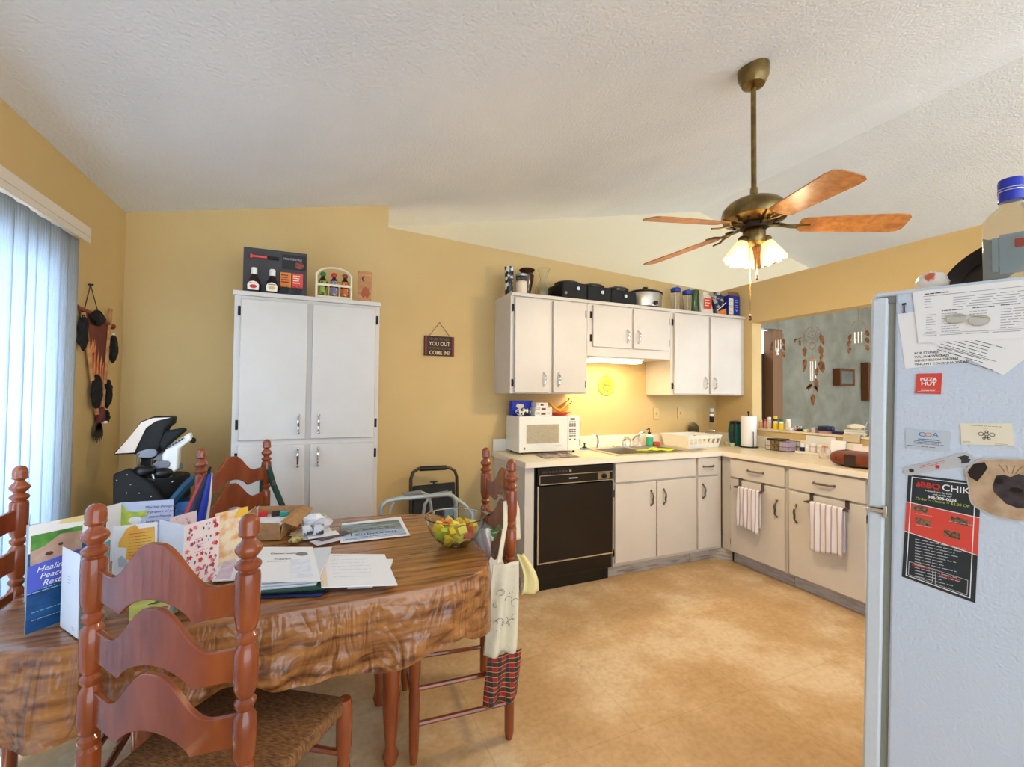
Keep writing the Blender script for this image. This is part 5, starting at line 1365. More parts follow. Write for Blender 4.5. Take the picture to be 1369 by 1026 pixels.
for i, (x, cap) in enumerate(((-3.722,M_green),(-3.657,M_red),(-3.592,mat('cap_rust',(150,60,44),.5)))):
    b = thing('hot_sauce_bottle', 'hot sauce bottle with a %s cap in the cream rack' % ('green','bright red','rust brown')[i], 'bottle', (x,-.312,ZP+.0105), 'hot sauce bottles in the rack')
    mb = MB(); mb.lathe([(.025,0),(.026,.004),(.026,.105),(.020,.120),(.011,.133),(.010,.148)], (x,-.312,ZP+.0105), 18); obj('bottle_body', mb, M_sauce, b)
    mb = MB(); mb.lathe([(.012,.140),(.016,.148),(.018,.158),(.012,.166),(.004,.170)], (x,-.312,ZP+.0105), 14); obj('bottle_cap', mb, cap, b)
    mb = MB(); mb.lathe([(.0265,.085),(.0265,.112)], (x,-.312,ZP+.0105), 18); mb.lathe([(.0265,.02),(.0265,.07)], (x,-.312,ZP+.0105), 18); obj('bottle_label', mb, (mat('lab_lime',(150,170,70),.5,col2=(40,40,30),nscale=60,lo=.5,hi=.56),mat('lab_vio',(120,110,150),.5,col2=(230,200,90),nscale=60,lo=.55,hi=.6),mat('lab_org',(200,90,50),.5,col2=(230,200,90),nscale=60,lo=.55,hi=.6))[i], b)
tk = thing('carved_wood_block', 'carved pale wood block with a crescent moon and face, right end of the pantry top', 'ornament', (-3.466,-.31,ZP))
mb = MB(); mb.box(-3.506,-.338,ZP,-3.430,-.285,ZP+.205); mb.box(-3.512,-.342,ZP+.195,-3.424,-.281,ZP+.206); mb.box(-3.512,-.342,ZP,-3.506,-.34,ZP+.2); obj('wood_block', mb, M_wood, tk, bevel=.003)
TP = PL((-3.506,-.3385,ZP),(1,0,0),(0,0,1))
mb = MB(); TP.poly(mb, [(.030+.014*math.cos(t), .155+.018*math.sin(t)) for t in [math.pi*(.4+1.2*i/10) for i in range(11)]]+[(.032+.008*math.cos(t), .155+.014*math.sin(t)) for t in [math.pi*(1.6-1.2*i/10) for i in range(11)]], .0003,.001); obj('crescent', mb, M_dbrown, tk)
mb = MB(); TP.poly(mb, [(.012,.05),(.02,.09),(.038,.105),(.058,.09),(.066,.055),(.05,.03),(.038,.045),(.026,.03)], .0003,.004); obj('carved_face', mb, mat('carved_red',(170,84,50),.6), tk, bevel=.001)

# ------------------------------------------------------------------ wall sign
sg = thing('wall_sign', 'small dark wooden joke sign with cream words hanging on the tan wall', 'sign', (-2.893,-.012,1.66))
mb = MB(); mb.box(-3.010,-.016,1.664,-2.777,-.002,1.815); obj('sign_board', mb, M_dbrown, sg, bevel=.002)
mb = MB(); 
for x in (-3.008,-2.797): mb.box(x,-.0205,1.666,x+.018,-.0165,1.813)
obj('side_stripe', mb, mat('sign_red',(120,44,30),.6), sg)
mb = MB(); mb.tube([(-2.975,-.010,1.813),(-2.892,-.006,1.920),(-2.808,-.010,1.813)], .0022, 6); obj('hanging_cord', mb, M_cord, sg)
mb = MB(); mb.cyl((-2.892,-.0005,1.921),(-2.892,-.014,1.921),.004,seg=8); obj('nail', mb, M_pewter, sg)
WP = PL((-2.893,-.0163,1.664),(1,0,0),(0,0,1)); M_cl = mat('sign_cream',(226,196,146),.6); M_cd = mat('sign_dim',(140,100,76),.6)
text("I'D LIKE TO HELP", .025, WP, 0,.126, M_cd, sg, .0004, xs=.82); text('YOU OUT', .042, WP, 0,.091, M_cl, sg, .0004, xs=.85, bold=.02)
text('WHICH WAY DID YOU', .021, WP, 0,.057, M_cd, sg, .0004, xs=.82); text('COME IN?', .042, WP, 0,.022, M_cl, sg, .0004, xs=.85, bold=.02)

# ------------------------------------------------------------------ on top of the wall cabinets
ZU = 2.1385
def lathe_thing(name, label, cat, c, prof, m, seg=24, group=None, parts=()):
    t = thing(name, label, cat, c, group)
    mb = MB(); mb.lathe(prof, c, seg); obj('body', mb, m, t)
    for nm, pf, mm in parts:
        mb = MB(); mb.lathe(pf, c, seg); obj(nm, mb, mm, t)
    return t
lathe_thing('tall_glass', 'tall black and white patterned glass at the left end of the cabinet top', 'glass', (-2.392,-.19,ZU), [(.030,0),(.032,.01),(.032,.10),(.034,.16),(.036,.20),(.038,.225)], mat('patterned_glass',(36,38,40),.15,col2=(216,220,214),nscale=24,lo=.5,hi=.56))
lathe_thing('candle_jar', 'white candle in a lidded glass jar beside the dark vase', 'candle', (-2.305,-.235,ZU), [(.042,0),(.044,.004),(.044,.105),(.042,.112)], mat('candle_wax',(240,222,196),.4), parts=(('jar_rim',[(.045,.106),(.045,.150)],M_clear),('jar_lid',[(.047,.150),(.048,.154),(.048,.166),(.040,.170)],mat('lid_grey',(160,164,160),.3,.6))))
lathe_thing('dark_vase', 'dark brown glass vase with a wide flat rim on the cabinet top', 'vase', (-2.225,-.16,ZU), [(.035,0),(.032,.01),(.026,.03),(.038,.08),(.052,.15),(.058,.185),(.050,.200),(.046,.210),(.060,.222),(.064,.232),(.056,.238),(.02,.236)], mat('dark_brown_glass',(56,28,20),.12))
lathe_thing('glass_carafe', 'round-bellied clear glass carafe on the cabinet top', 'carafe', (-2.075,-.16,ZU), [(.05,0),(.066,.02),(.072,.055),(.066,.095),(.050,.125),(.032,.150),(.028,.175),(.036,.215),(.052,.258),(.050,.258),(.033,.215),(.025,.175),(.029,.150),(.047,.125),(.062,.095),(.067,.055),(.061,.022),(.01,.004)], M_glass)
sc3 = thing('triple_slow_cooker', 'black buffet slow cooker with three knobs and oval lids', 'slow cooker', (-1.63,-.20,ZU))
for i, (x0, x1, y) in enumerate(((-1.985,-1.755,-.315),(-1.748,-1.515,-.305),(-1.508,-1.250,-.295))):
    mb = MB(); mb.box(x0,y,ZU+.001,x1,-.06,ZU+.135-.006*i); s_ = obj('cooker_base', mb, M_blackm, sc3, bevel=.012)
    cx_ = (x0+x1)/2
    mb = MB(); mb.lathe([(.10,.120),(.108,.140),(.108,.150),(.09,.162),(.02,.170)], (cx_+.0,-.185,ZU), 30, sx=1.0, sy=.95); obj('cooker_lid', mb, M_black, s_)
    mb = MB(); mb.lathe([(.017,0),(.017,.008),(.014,.016)], (x0+.135,y-.0005,ZU+.085-.006*i), 18, (0,-1,0)); mb.box(x0+.132,y-.020,ZU+.070-.006*i,x0+.138,y-.015,ZU+.10-.006*i); obj('cooker_knob', mb, M_chrome, s_)
    mb = MB(); mb.tube([(cx_-.02,-.185,ZU+.168),(cx_-.02,-.185,ZU+.18),(cx_+.02,-.185,ZU+.18),(cx_+.02,-.185,ZU+.168)], .006, 8); obj('lid_handle', mb, M_black, s_)
mb = MB(); mb.lathe([(.012,0),(.012,.002)], (-1.955,-.3155,ZU+.045), 16, (0,-1,0)); obj('indicator', mb, M_gray, sc3)
sc = thing('slow_cooker', 'oval stainless steel slow cooker with a black lid and knob', 'slow cooker', (-1.065,-.18,ZU))
c = (-1.065,-.185,ZU)
mb = MB(); mb.lathe([(.150,.0),(.152,.004),(.152,.022)], c, 36, sy=.78); obj('cooker_foot', mb, M_black, sc)
mb = MB(); mb.lathe([(.148,.020),(.156,.05),(.160,.135),(.158,.142)], c, 36, sy=.78); obj('cooker_body', mb, M_steel, sc)
mb = MB(); mb.lathe([(.164,.142),(.168,.150),(.162,.158),(.12,.172),(.02,.182)], c, 36, sy=.78); lid = obj('cooker_lid', mb, M_black, sc)
mb = MB(); mb.lathe([(.012,.18),(.012,.192),(.026,.198),(.024,.206),(.005,.208)], c, 16); obj('lid_knob', mb, M_black, lid)
mb = MB(); mb.lathe([(.020,0),(.018,.014),(.010,.016)], (-1.055,-.309,ZU+.045), 16, (0,-1,0)); obj('control_knob', mb, M_black, sc)
mb = MB(); SCP = PL((-1.09,-.3125,ZU+.075),(1,0,0),(0,0,1)); SCP.lines(mb, .01,.06,.035,3,.012,0,.002,.2,3); obj('small_print', mb, M_inkg, sc)
for sx in (-1,1):
    mb = MB(); mb.box(c[0]+sx*.152,-.205,ZU+.10,c[0]+sx*.176,-.165,ZU+.118); obj('side_handle', mb, M_black, sc, bevel=.004)
for i, (x, hh) in enumerate(((-.772,.232),(-.635,.222))):
    t = lathe_thing('blue_lid_tumbler', ('clear tumbler with a blue lid, left of the pair on the cabinet top','clear tumbler with a blue lid, right of the pair on the cabinet top')[i], 'tumbler', (x,-.25,ZU), [(.034,0),(.036,.004),(.040,hh-.05)], M_clear, group='blue-lidded tumblers', parts=(('tumbler_lid',[(.043,hh-.05),(.044,hh-.045),(.044,hh-.02),(.036,hh-.015),(.01,hh-.013)],M_blue),('straw',[(.0035,.02),(.0035,hh-.012)],M_white)))
    mb = MB(); mb.tube([(x,-.25,ZU+hh-.014),(x+.03,-.25,ZU+hh-.004)], .008, 8); obj('lid_spout', mb, M_blue, t)
lathe_thing('green_tumbler', 'dark green cylinder tumbler next to the blue-lidded ones', 'tumbler', (-.535,-.235,ZU), [(.040,0),(.042,.004),(.043,.215),(.036,.222)], mat('green_swirl',(58,96,44),.2,col2=(26,44,24),nscale=7,stretch=(3,3,.5)))
def bag(name, label, c, sc_, m, seed, cat='bag'):
    r2 = random.Random(seed); mb = MB()
    def f(u, v):
        a = u*2*math.pi; pr_ = (1-.25*v*v) if v < .9 else .55
        n = 1+.09*math.sin(a*3+seed+v*5)+.05*math.sin(a*7+v*9)
        return (c[0]+sc_[0]*pr_*n*math.copysign(abs(math.cos(a))**.7, math.cos(a)), c[1]+sc_[1]*pr_*n*math.copysign(abs(math.sin(a))**.7, math.sin(a)), c[2]+sc_[2]*v+.004*math.sin(a*5)*v)
    mb.grid(f, 32, 10, cu=True)
    n_ = 32; mb.f.append(tuple(range(n_-1,-1,-1))); mb.f.append(tuple(10*n_+k for k in range(n_)))
    return tag(obj(name, mb, m, None, at_base=True), label, cat)
o = bag('flour_bag', 'white bag with a red label between the green tumbler and blue box', (-.405,-.235,ZU), (.070,.045,.215), mat('bag_cream',(232,220,206),.4), 3)
mb = MB(); FB = PL((-.470,-.285,ZU+.03),(1,0,0),(0,0,1)); FB.rect(mb, .01,.02,.10,.12,0,.001); rl = obj('red_label', mb, mat('label_redorange',(220,60,40),.45), o)
mb = MB(); FB.lines(mb, .02,.08,.105,3,.025,.0012,.008,.3,3); obj('label_print', mb, M_paper2, rl)
o = bag('snack_bag', 'clear crinkled bag with dark blue and orange print beside the blue box', (-.245,-.235,ZU), (.068,.045,.23), mat('crinkle_navy',(40,44,74),.25,col2=(190,190,196),nscale=22,lo=.52,hi=.62), 6)
mb = MB(); SBp = PL((-.30,-.288,ZU),(1,0,0),(0,0,1)); SBp.poly(mb, [(.0,.0),(.115,.0),(.115,.075),(.0,.03)], 0,.001); obj('orange_print', mb, M_orange, o)
mb = MB(); SBp.poly(mb, [(.0,.04),(.112,.125),(.112,.135),(.0,.05)], 0,.001); obj('white_stripe', mb, M_paper, o)
cb = thing('blue_carton', 'royal blue food carton with a white side panel at the cabinet-top corner', 'box', (-.085,-.225,ZU))
mb = MB(); mb.box(-.160,-.292,ZU+.001,-.010,-.18,ZU+.205); bb_ = obj('carton', mb, mat('carton_blue',(24,50,150),.4), cb, bevel=.002)
mb = MB(); mb.prism([(-.160,-.292,ZU+.205),(-.010,-.292,ZU+.205),(-.005,-.27,ZU+.245),(-.15,-.27,ZU+.245)], (0,.0015,.0)); obj('open_flap', mb, mat('flap_brown',(130,90,60),.7), cb)
CB = PL((-.160,-.2925,ZU),(1,0,0),(0,0,1))
mb = MB(); CB.rect(mb, .004,.02,.062,.175,0,.0008); wp_ = obj('white_panel', mb, mat('panel_cream',(240,234,214),.5), cb)
mb = MB(); CB.lines(mb, .012,.056,.160,7,.018,.0010,.003,.3,8); CB.rect(mb,.004,.10,.062,.102,.001); obj('small_print', mb, M_inkg, wp_)
mb = MB(); CB.lines(mb, .085,.125,.165,2,.020,.001,.006,.1,8); CB.lines(mb, .09,.12,.115,2,.018,.001,.006,.1,9); CB.poly(mb, [(.092,.075),(.105,.060),(.118,.075),(.118,.066),(.105,.050),(.092,.066)], .001); obj('logo_print', mb, mat('print_paleblue',(170,190,230),.5), bb_)

# ------------------------------------------------------------------ microwave and counter things
mw = thing('microwave', 'white countertop microwave at the left end of the counter', 'microwave', (-2.07,-.15,.914))
mb = MB(); mb.box(-2.338,-.262,.930,-1.803,-.024,1.205); obj('microwave_case', mb, M_white, mw, bevel=.006)
mb = MB(); mb.box(-2.338,-.284,.930,-1.913,-.2625,1.205); dr_ = obj('microwave_door', mb, M_white, mw, bevel=.006)
MP = PL((-2.338,-.2845,.930),(1,0,0),(0,0,1))
mb = MB(); MP.rect(mb, .062,.066,.345,.212,0,.001); wf = obj('window_frame', mb, mat('mw_frame',(196,188,168),.4), dr_)
mb = MB(); MP.rect(mb, .068,.071,.339,.207,.0012,.0005); obj('door_window', mb, mat('mw_window',(188,176,150),.25,col2=(176,164,138),nscale=90), dr_)
mb = MB(); MP.disc(mb, .046,.030,.009,.010,.0,.0008); obj('round_badge', mb, mat('badge',(150,130,120),.3,.5), dr_)
mb = MB(); MP.lines(mb, .295,.365,.045,1,.01,0,.004,0,3); obj('model_print', mb, M_inkg, dr_)
mb = MB(); mb.box(-1.911,-.284,.930,-1.803,-.2625,1.205); cp_ = obj('control_panel', mb, M_white, mw, bevel=.005)
mb = MB(); MP.rect(mb, .448,.243,.490,.257,0,.001); obj('display', mb, M_black, cp_)
for r_ in range(9):
    if r_ in (3,): continue
    for c__ in range(3):
        if r_ == 8 and c__ == 1: continue
        z_ = .232-.0165*r_ - (.012 if r_ > 3 else 0) + (.0165 if r_ > 3 else 0) - (.010 if r_ == 8 else 0)
        mb = MB(); MP.rect(mb, .438+.0215*c__, z_-.009, .454+.0215*c__, z_, 0, .0012); obj('key_button', mb, mat('key_grey',(96,92,90),.5), cp_)
mb = MB(); 
for x in (-2.30,-1.84):
    for y in (-.25,-.05): mb.cyl((x,y,.9145),(x,y,.9298),.010,seg=10)
obj('rubber_feet', mb, M_black, mw)
mg = flat('magazine', 'glossy dark magazine lying on the counter in front of the microwave', [(-2.238,-.512),(-2.225,-.31),(-1.93,-.30),(-1.955,-.530)], .9148, mat('magazine_cover',(48,36,38),.25,col2=(186,150,130),nscale=20,lo=.5,hi=.6), 'magazine', t=.004)
# boxes on the microwave
c0 = 1.2062
o = thing('snack_carton', 'blue snack carton standing behind the stacked white cartons on the microwave', 'box', (-2.25,-.14,c0))
mb = MB(); mb.box(-2.335,-.145,c0,-2.160,-.085,c0+.118); cc_ = obj('carton', mb, mat('snackblue',(20,52,190),.35), o, bevel=.002)
BPp = PL((-2.335,-.1455,c0),(1,0,0),(0,0,1)); mb = MB(); BPp.poly(mb, [(.03,.075),(.045,.095),(.075,.09),(.10,.09),(.10,.07),(.07,.05),(.045,.06)], 0,.0008); obj('logo_patch', mb, M_paper2, cc_)
o = thing('patterned_cloth', 'black and white patterned cloth bunched at the left end of the microwave top', 'cloth', (-2.27,-.20,c0))
mb = MB(); mb.ball((-2.265,-.195,c0+.030), 1.0, (.068,.032,.033), 14, 8); obj('cloth', mb, mat('zebra_cloth',(230,228,226),.6,col2=(36,34,40),nscale=40,lo=.5,hi=.53), o)
zz = c0
for i, (w_, h_, dx) in enumerate(((.150,.034,.0),(.145,.036,.004),(.100,.032,.012))):
    mb = MB(); mb.box(-2.185+dx,-.245,zz,-2.185+dx+w_,-.150,zz+h_)
    o = obj('pastry_carton', mb, M_white, None, bevel=.002, at_base=True); tag(o, ('white and brown printed carton at the bottom of the stack on the microwave','white and brown printed carton in the middle of the stack on the microwave','white and brown printed carton on top of the stack on the microwave')[i], 'box', 'white cartons on the microwave')
    Pq = PL((-2.185+dx,-.2452,zz),(1,0,0),(0,0,1)); mb = MB(); Pq.rect(mb, w_*.35,h_*.25,w_*.62,h_*.75,0,.0006); Pq.lines(mb, w_*.05,w_*.3,h_*.8,2,h_*.3,0,.004,.2,i+3); obj('carton_print', mb, mat('printbrown',(110,70,60),.5), o)
    mb = MB(); Pq.lines(mb, w_*.68,w_*.95,h_*.8,2,h_*.35,0,.003,.2,i+7); obj('red_print', mb, M_brick, o)
    zz += h_+.0006
pl_ = thing('orange_plate', 'orange-red plate holding bananas on the microwave', 'plate', (-1.93,-.16,c0))
mb = MB(); mb.lathe([(.055,.0),(.060,.002),(.100,.020),(.103,.024),(.098,.023),(.058,.006),(.001,.005)], (-1.925,-.150,c0), 32, cap=False, sx=1.05); obj('plate_dish', mb, mat('plate_orange',(226,74,34),.3), pl_)
for i, (y, rz, lab) in enumerate(((-.165,8,'front banana of the pair lying on the orange plate'),(-.125,-4,'rear banana of the pair lying on the orange plate'))):
    pts = [(-2.0+.165*t, y+.02*math.sin(t*3.1)*(1 if i else -1), c0+.030+.020*i+.055*(2*t-1)**2+.004) for t in [k/12 for k in range(13)]]
    t_ = thing('banana', lab, 'banana', pts[6], 'bananas on the plate')
    mb = MB(); mb.tube(pts, [.004]+[.010+.006*math.sin(math.pi*k/11) for k in range(11)]+[.004], 8); obj('banana_body', mb, mat('banana_skin',(232,176,50),.4,col2=(170,110,40),nscale=30,lo=.55,hi=.7), t_)
    mb = MB(); mb.tube([pts[-1], (pts[-1][0]+.02, pts[-1][1], pts[-1][2]+.012), (pts[-1][0]+.028, pts[-1][1], pts[-1][2]+.028)], [.004,.003,.0045], 6); obj('banana_stem', mb, M_dbrown, t_)
lathe_thing('tall_tumbler', 'tall clear tumbler with a dark wrapped base beside the microwave', 'tumbler', (-1.735,-.115,.9142), [(.030,0),(.034,.004),(.044,.235)], M_clear, parts=(('dark_band',[(.0365,.035),(.0385,.085)],mat('band_plum',(54,34,48),.4)),))
t = lathe_thing('soap_bottle', 'teal hand soap bottle with a black pump behind the sink', 'soap bottle', (-.965,-.125,.9195), [(.030,0),(.034,.005),(.035,.075),(.033,.090),(.018,.102),(.014,.106)], mat('soap_teal',(70,180,140),.2), parts=(('bottle_shoulder',[(.0355,.077),(.0335,.092),(.0185,.1035)],M_white),('pump_collar',[(.015,.106),(.015,.120),(.006,.122),(.005,.150)],M_black)))
mb = MB(); mb.tube([(-.965,-.125,1.066),(-.975,-.130,1.072),(-1.005,-.14,1.066)], [.008,.007,.004], 8); obj('pump_spout', mb, M_black, t)
mb = MB(); mb.box(-.925,-.150,.9195,-.860,-.108,.952); tag(obj('sponge', mb, mat('sponge_red',(226,84,74),.9,bump=.5,bscale=200), None, bevel=.008, at_base=True), 'red sponge beside the teal soap bottle', 'sponge')
mb = MB()
def lc(u, v):
    x = -1.36+.30*u+.02*math.sin(v*5); y = -.545+.10*v
    z = .9215+.004*math.sin(u*14)+.006*math.sin(u*6+v*3)+.003 + (.018*math.sin(math.pi*u) if v > .3 else .01)
    return (x, y, z)
mb.grid(lc, 30, 8); tag(obj('dish_cloth', mb, mat('cloth_lime',(186,206,40),.9), None, solid=.003), 'lime green dish cloth draped over the front edge of the sink', 'cloth')
t = thing('scrub_brush', 'small blue and black scrubber at the left of the sink', 'brush', (-1.66,-.15,.9145))
mb = MB(); mb.box(-1.71,-.175,.9145,-1.635,-.135,.928); obj('scrubber_base', mb, mat('scrub_blue',(90,140,190),.4), t, bevel=.004)
mb = MB(); mb.lathe([(.022,0),(.020,.008),(.006,.012),(.006,.03),(.012,.036),(.004,.040)], (-1.675,-.155,.9285), 14); obj('scrubber_knob', mb, M_black, t)
# dish rack
dk = thing('dish_rack', 'white plastic dish rack with arched slots on its sides', 'dish rack', (-.62,-.26,.914))
X0_, X1_, Y0_, Y1_ = -.765, -.42, -.40, -.10
def flare(x, y, z):
    k_ = (z-.918)/.10; cx_, cy_ = (X0_+X1_)/2, (Y0_+Y1_)/2
    return (cx_+(x-cx_)*(1+.14*k_), cy_+(y-cy_)*(1+.12*k_), z)
mb = MB(); mb.box(X0_,Y0_,.9145,X1_,Y1_,.924)
def side(mb, p0, p1, n, slots=True):
    # panel with arched slots built from posts and rails
    a, b = Vector(p0), Vector(p1); d = b-a
    u = d.normalized(); nrm = Vector((u.y,-u.x,0))*.003
    def quad_(s0, s1, z0, z1):
        P = [a+d*s0, a+d*s1]
        vs = []
        for zz_ in (z0, z1):
            for p in P:
                for sgn in (-1, 1):
                    q = p+nrm*sgn*.5; vs.append(flare(q.x, q.y, zz_))
        mb.add([vs[i] for i in (0,1,3,2,4,5,7,6)], [(0,3,2,1),(4,5,6,7),(0,1,5,4),(1,2,6,5),(2,3,7,6),(3,0,4,7)])
    if not slots: quad_(0,1,.924,1.020); return
    quad_(0,1,.924,.950); quad_(0,1,.995,1.020)
    for i in range(n+1):
        c_ = i/n; quad_(max(0,c_-.018*8/n), min(1,c_+.018*8/n), .950, .995)
side(mb, (X0_,Y0_,0), (X1_,Y0_,0), 7); side(mb, (X1_,Y0_,0), (X1_,Y1_,0), 6); side(mb, (X0_,Y1_,0), (X1_,Y1_,0), 7, False); side(mb, (X0_,Y0_,0), (X0_,Y1_,0), 6, False)
obj('rack_basket', mb, M_white, dk)
mb = MB(); L4 = [Vector(flare(x, y, 1.022)) for x, y in ((X0_,Y0_),(X1_,Y0_),(X1_,Y1_),(X0_,Y1_))]
mb.tube([L4[0], L4[0].lerp(L4[1],.5), L4[1], L4[1].lerp(L4[2],.5), L4[2], L4[2].lerp(L4[3],.5), L4[3], L4[3].lerp(L4[0],.5)], .005, 6, closed=True); obj('rack_rim', mb, M_white, dk)
mb = MB(); mb.box(-1.0+.20,-.50,.9145,-.655,-.425,.9175); tag(obj('drip_tray', mb, mat('tray_grey',(120,124,120),.3), None, bevel=.001, at_base=True), 'small dark drip tray in front of the dish rack', 'tray')
mb = MB(); mb.lathe([(.001,0),(.07,0),(.072,.004),(.001,.006)], (-.335,-.030,1.04), 28, (0,-1,.12)); tag(obj('pot_lid', mb, mat('lid_dim',(120,110,80),.25,.5,alpha=.8), None), 'round glass pot lid leaning on the backsplash behind the dish rack', 'pot lid')
t = lathe_thing('round_flask', 'round-bellied dark bottle with a white neck label in the counter corner', 'bottle', (-.19,-.118,.9145), [(.055,0),(.075,.02),(.082,.055),(.070,.090),(.040,.115),(.020,.130),(.018,.20),(.020,.31)], M_glass, parts=(('neck_wrap',[(.0195,.20),(.0205,.30)],M_blackm),('neck_label',[(.0210,.26),(.0215,.285)],M_paper),('bottle_cap',[(.022,.305),(.022,.335),(.015,.340)],M_lgray)))
# pitcher, towel roll
t = lathe_thing('teal_pitcher', 'dark teal glass pitcher with a black lid and handle by the paper towels', 'pitcher', (-.135,-.345,.9145), [(.040,0),(.052,.02),(.062,.08),(.064,.14),(.056,.195),(.050,.205)], mat('teal_glass',(14,92,98),.08,trans=.25), parts=(('pitcher_lid',[(.052,.205),(.055,.212),(.050,.225),(.02,.230)],M_black),))
mb = MB(); mb.tube([(-.175,-.375,1.125),(-.205,-.388,1.10),(-.208,-.388,1.02),(-.185,-.375,.97)], .009, 8); obj('pitcher_handle', mb, M_black, t)
t = thing('paper_towel_holder', 'roll of white paper towels on a black stand at the counter corner', 'paper towel roll', (-.155,-.50,.9145))
mb = MB(); mb.lathe([(.080,0),(.080,.008),(.01,.010)], (-.155,-.50,.9145), 28); mb.cyl((-.155,-.50,.92),(-.155,-.50,1.225),.006,seg=10); mb.ball((-.155,-.50,1.228),.012,seg=10); mb.cyl((-.19,-.575,.92),(-.19,-.575,1.06),.004,seg=8); obj('holder_stand', mb, M_black, t)
mb = MB(); mb.lathe([(.064,.0),(.065,.002),(.065,.268),(.064,.270),(.022,.270),(.022,.0)], (-.155,-.50,.9255), 36, cap=False); obj('towel_roll', mb, M_paper, t)
for i, (x, y) in enumerate(((-.19,-.29),(-.235,-.335),(-.26,-.41))):
    lathe_thing('small_cup', ('small white cup nearest the counter corner','small white cup, middle of three by the teal pitcher','small white cup nearest the paper towels')[i], 'cup', (x,y,.9145), [(.018,0),(.024,.03),(.025,.032),(.022,.030),(.016,.004)], mat('cup_olive',(206,206,170),.3), 14, 'small cups by the pitcher')
# basket on the right counter
wb = thing('wire_basket', 'wire basket of tea and sweetener packets against the right backsplash', 'basket', (-.11,-.78,.9145))
mb = MB(); x0, x1, y0, y1 = -.175,-.035,-.885,-.68
for z in (.918,.955,1.0): mb.tube([(x0,y0,z),(x1,y0,z),(x1,y1,z),(x0,y1,z)], .0022, 6, closed=True)
for k_ in range(9): y = y0+(y1-y0)*k_/8; mb.tube([(x0,y,1.0),(x0,y,.918),(x1,y,.918),(x1,y,1.0)], .0014, 5)
obj('basket_wire', mb, M_pewter, wb)
cols3 = (mat('pk_tan',(196,160,90),.6,col2=(90,60,40),nscale=60),mat('pk_lilac',(196,176,206),.6),mat('pk_olive',(150,140,70),.6,col2=(70,60,40),nscale=60),mat('pk_white2',(230,224,226),.6))
for i, (y, c_, h_, lb) in enumerate(((-.70,cols3[3],.075,'white folded packet in the wire basket'),(-.735,cols3[0],.085,'tan tea box in the wire basket'),(-.775,cols3[2],.080,'olive and brown tea box in the wire basket'),(-.835,cols3[1],.078,'pale lilac packet box in the wire basket'))):
    w_ = (.014,.017,.018,.036)[i]
    mb = MB(); mb.box(-.165,y-w_,.9205,-.06,y+w_,.9205+h_); tag(obj('packet_box', mb, c_, None, bevel=.002, at_base=True), lb, 'box', 'boxes in the wire basket')
mb = MB(); mb.box(-.17,-.80,1.004,-.05,-.69,1.010); mb.box(-.18,-.82,1.0105,-.06,-.70,1.0165); tag(obj('black_tray', mb, M_black, None, bevel=.002, at_base=True), 'flat black tray lying across the wire basket', 'tray')
# pill organiser stand with bottles
ph = thing('cream_letter_holder', 'cream cardboard holder with a raised back behind the pill bottles', 'holder', (-.09,-1.04,.9145))
mb = MB(); mb.box(-.165,-1.165,.9145,-.03,-.935,.922); mb.box(-.034,-1.165,.922,-.026,-.935,1.058); mb.box(-.168,-1.165,.922,-.164,-.935,.936); obj('holder_tray', mb, M_white, ph, bevel=.002)
for i, (y, h_, c_, cp_c, lb) in enumerate(((-.965,.075,M_paper,M_navy,'white pill bottle with a dark blue label in the cream holder'),(-1.005,.07,M_paper,M_white,'plain white pill bottle in the cream holder'),(-1.05,.085,mat('pk_rose',(222,190,190),.5),M_white,'pale pink pill bottle in the cream holder'),(-1.10,.08,mat('jar_beige',(226,206,176),.5),M_white,'beige pill bottle in the cream holder'),(-1.14,.065,M_paper,M_brick,'white pill bottle with a red cap in the cream holder'))):
    t = lathe_thing('pill_bottle', lb, 'bottle', (-.115,y,.9225), [(.019,0),(.020,.003),(.020,h_*.72),(.016,h_*.78)], c_, 16, 'pill bottles in the cream holder', parts=(('bottle_cap',[(.018,h_*.78),(.018,h_),(.012,h_+.002)],cp_c if i != 0 else M_white),('bottle_label',[(.0206,h_*.15),(.0206,h_*.6)],M_navy if i == 0 else mat('lab_faint',(236,226,220),.5))))
bag('plastic_bag', 'small clear-pink plastic bag on the counter in front of the holder', (-.235,-1.215,.9150), (.045,.035,.075), mat('bag_rosy',(222,200,188),.3,col2=(140,150,120),nscale=20), 4)
for i, (x, y, w_, h_, th) in enumerate(((-.145,-1.235,.10,.13,.010),(-.10,-1.31,.12,.115,.014),(-.115,-1.40,.15,.10,.02))):
    mb = MB(); mb.prism([(x,y+w_/2,.9145),(x,y-w_/2,.9145),(x+.03,y-w_/2,.9145+h_),(x+.03,y+w_/2,.9145+h_)], (th,0,0)); tag(obj('envelope_stack', mb, (M_paper,mat('env_cream',(240,228,206),.6),mat('env_pink',(240,222,220),.6))[i], None, smooth=False, at_base=True), ('white envelopes leaning on the backsplash beside the cream holder','cream envelopes leaning on the backsplash, middle stack','pinkish envelopes leaning on the backsplash nearest the refrigerator')[i], 'envelopes', 'envelopes on the right counter')
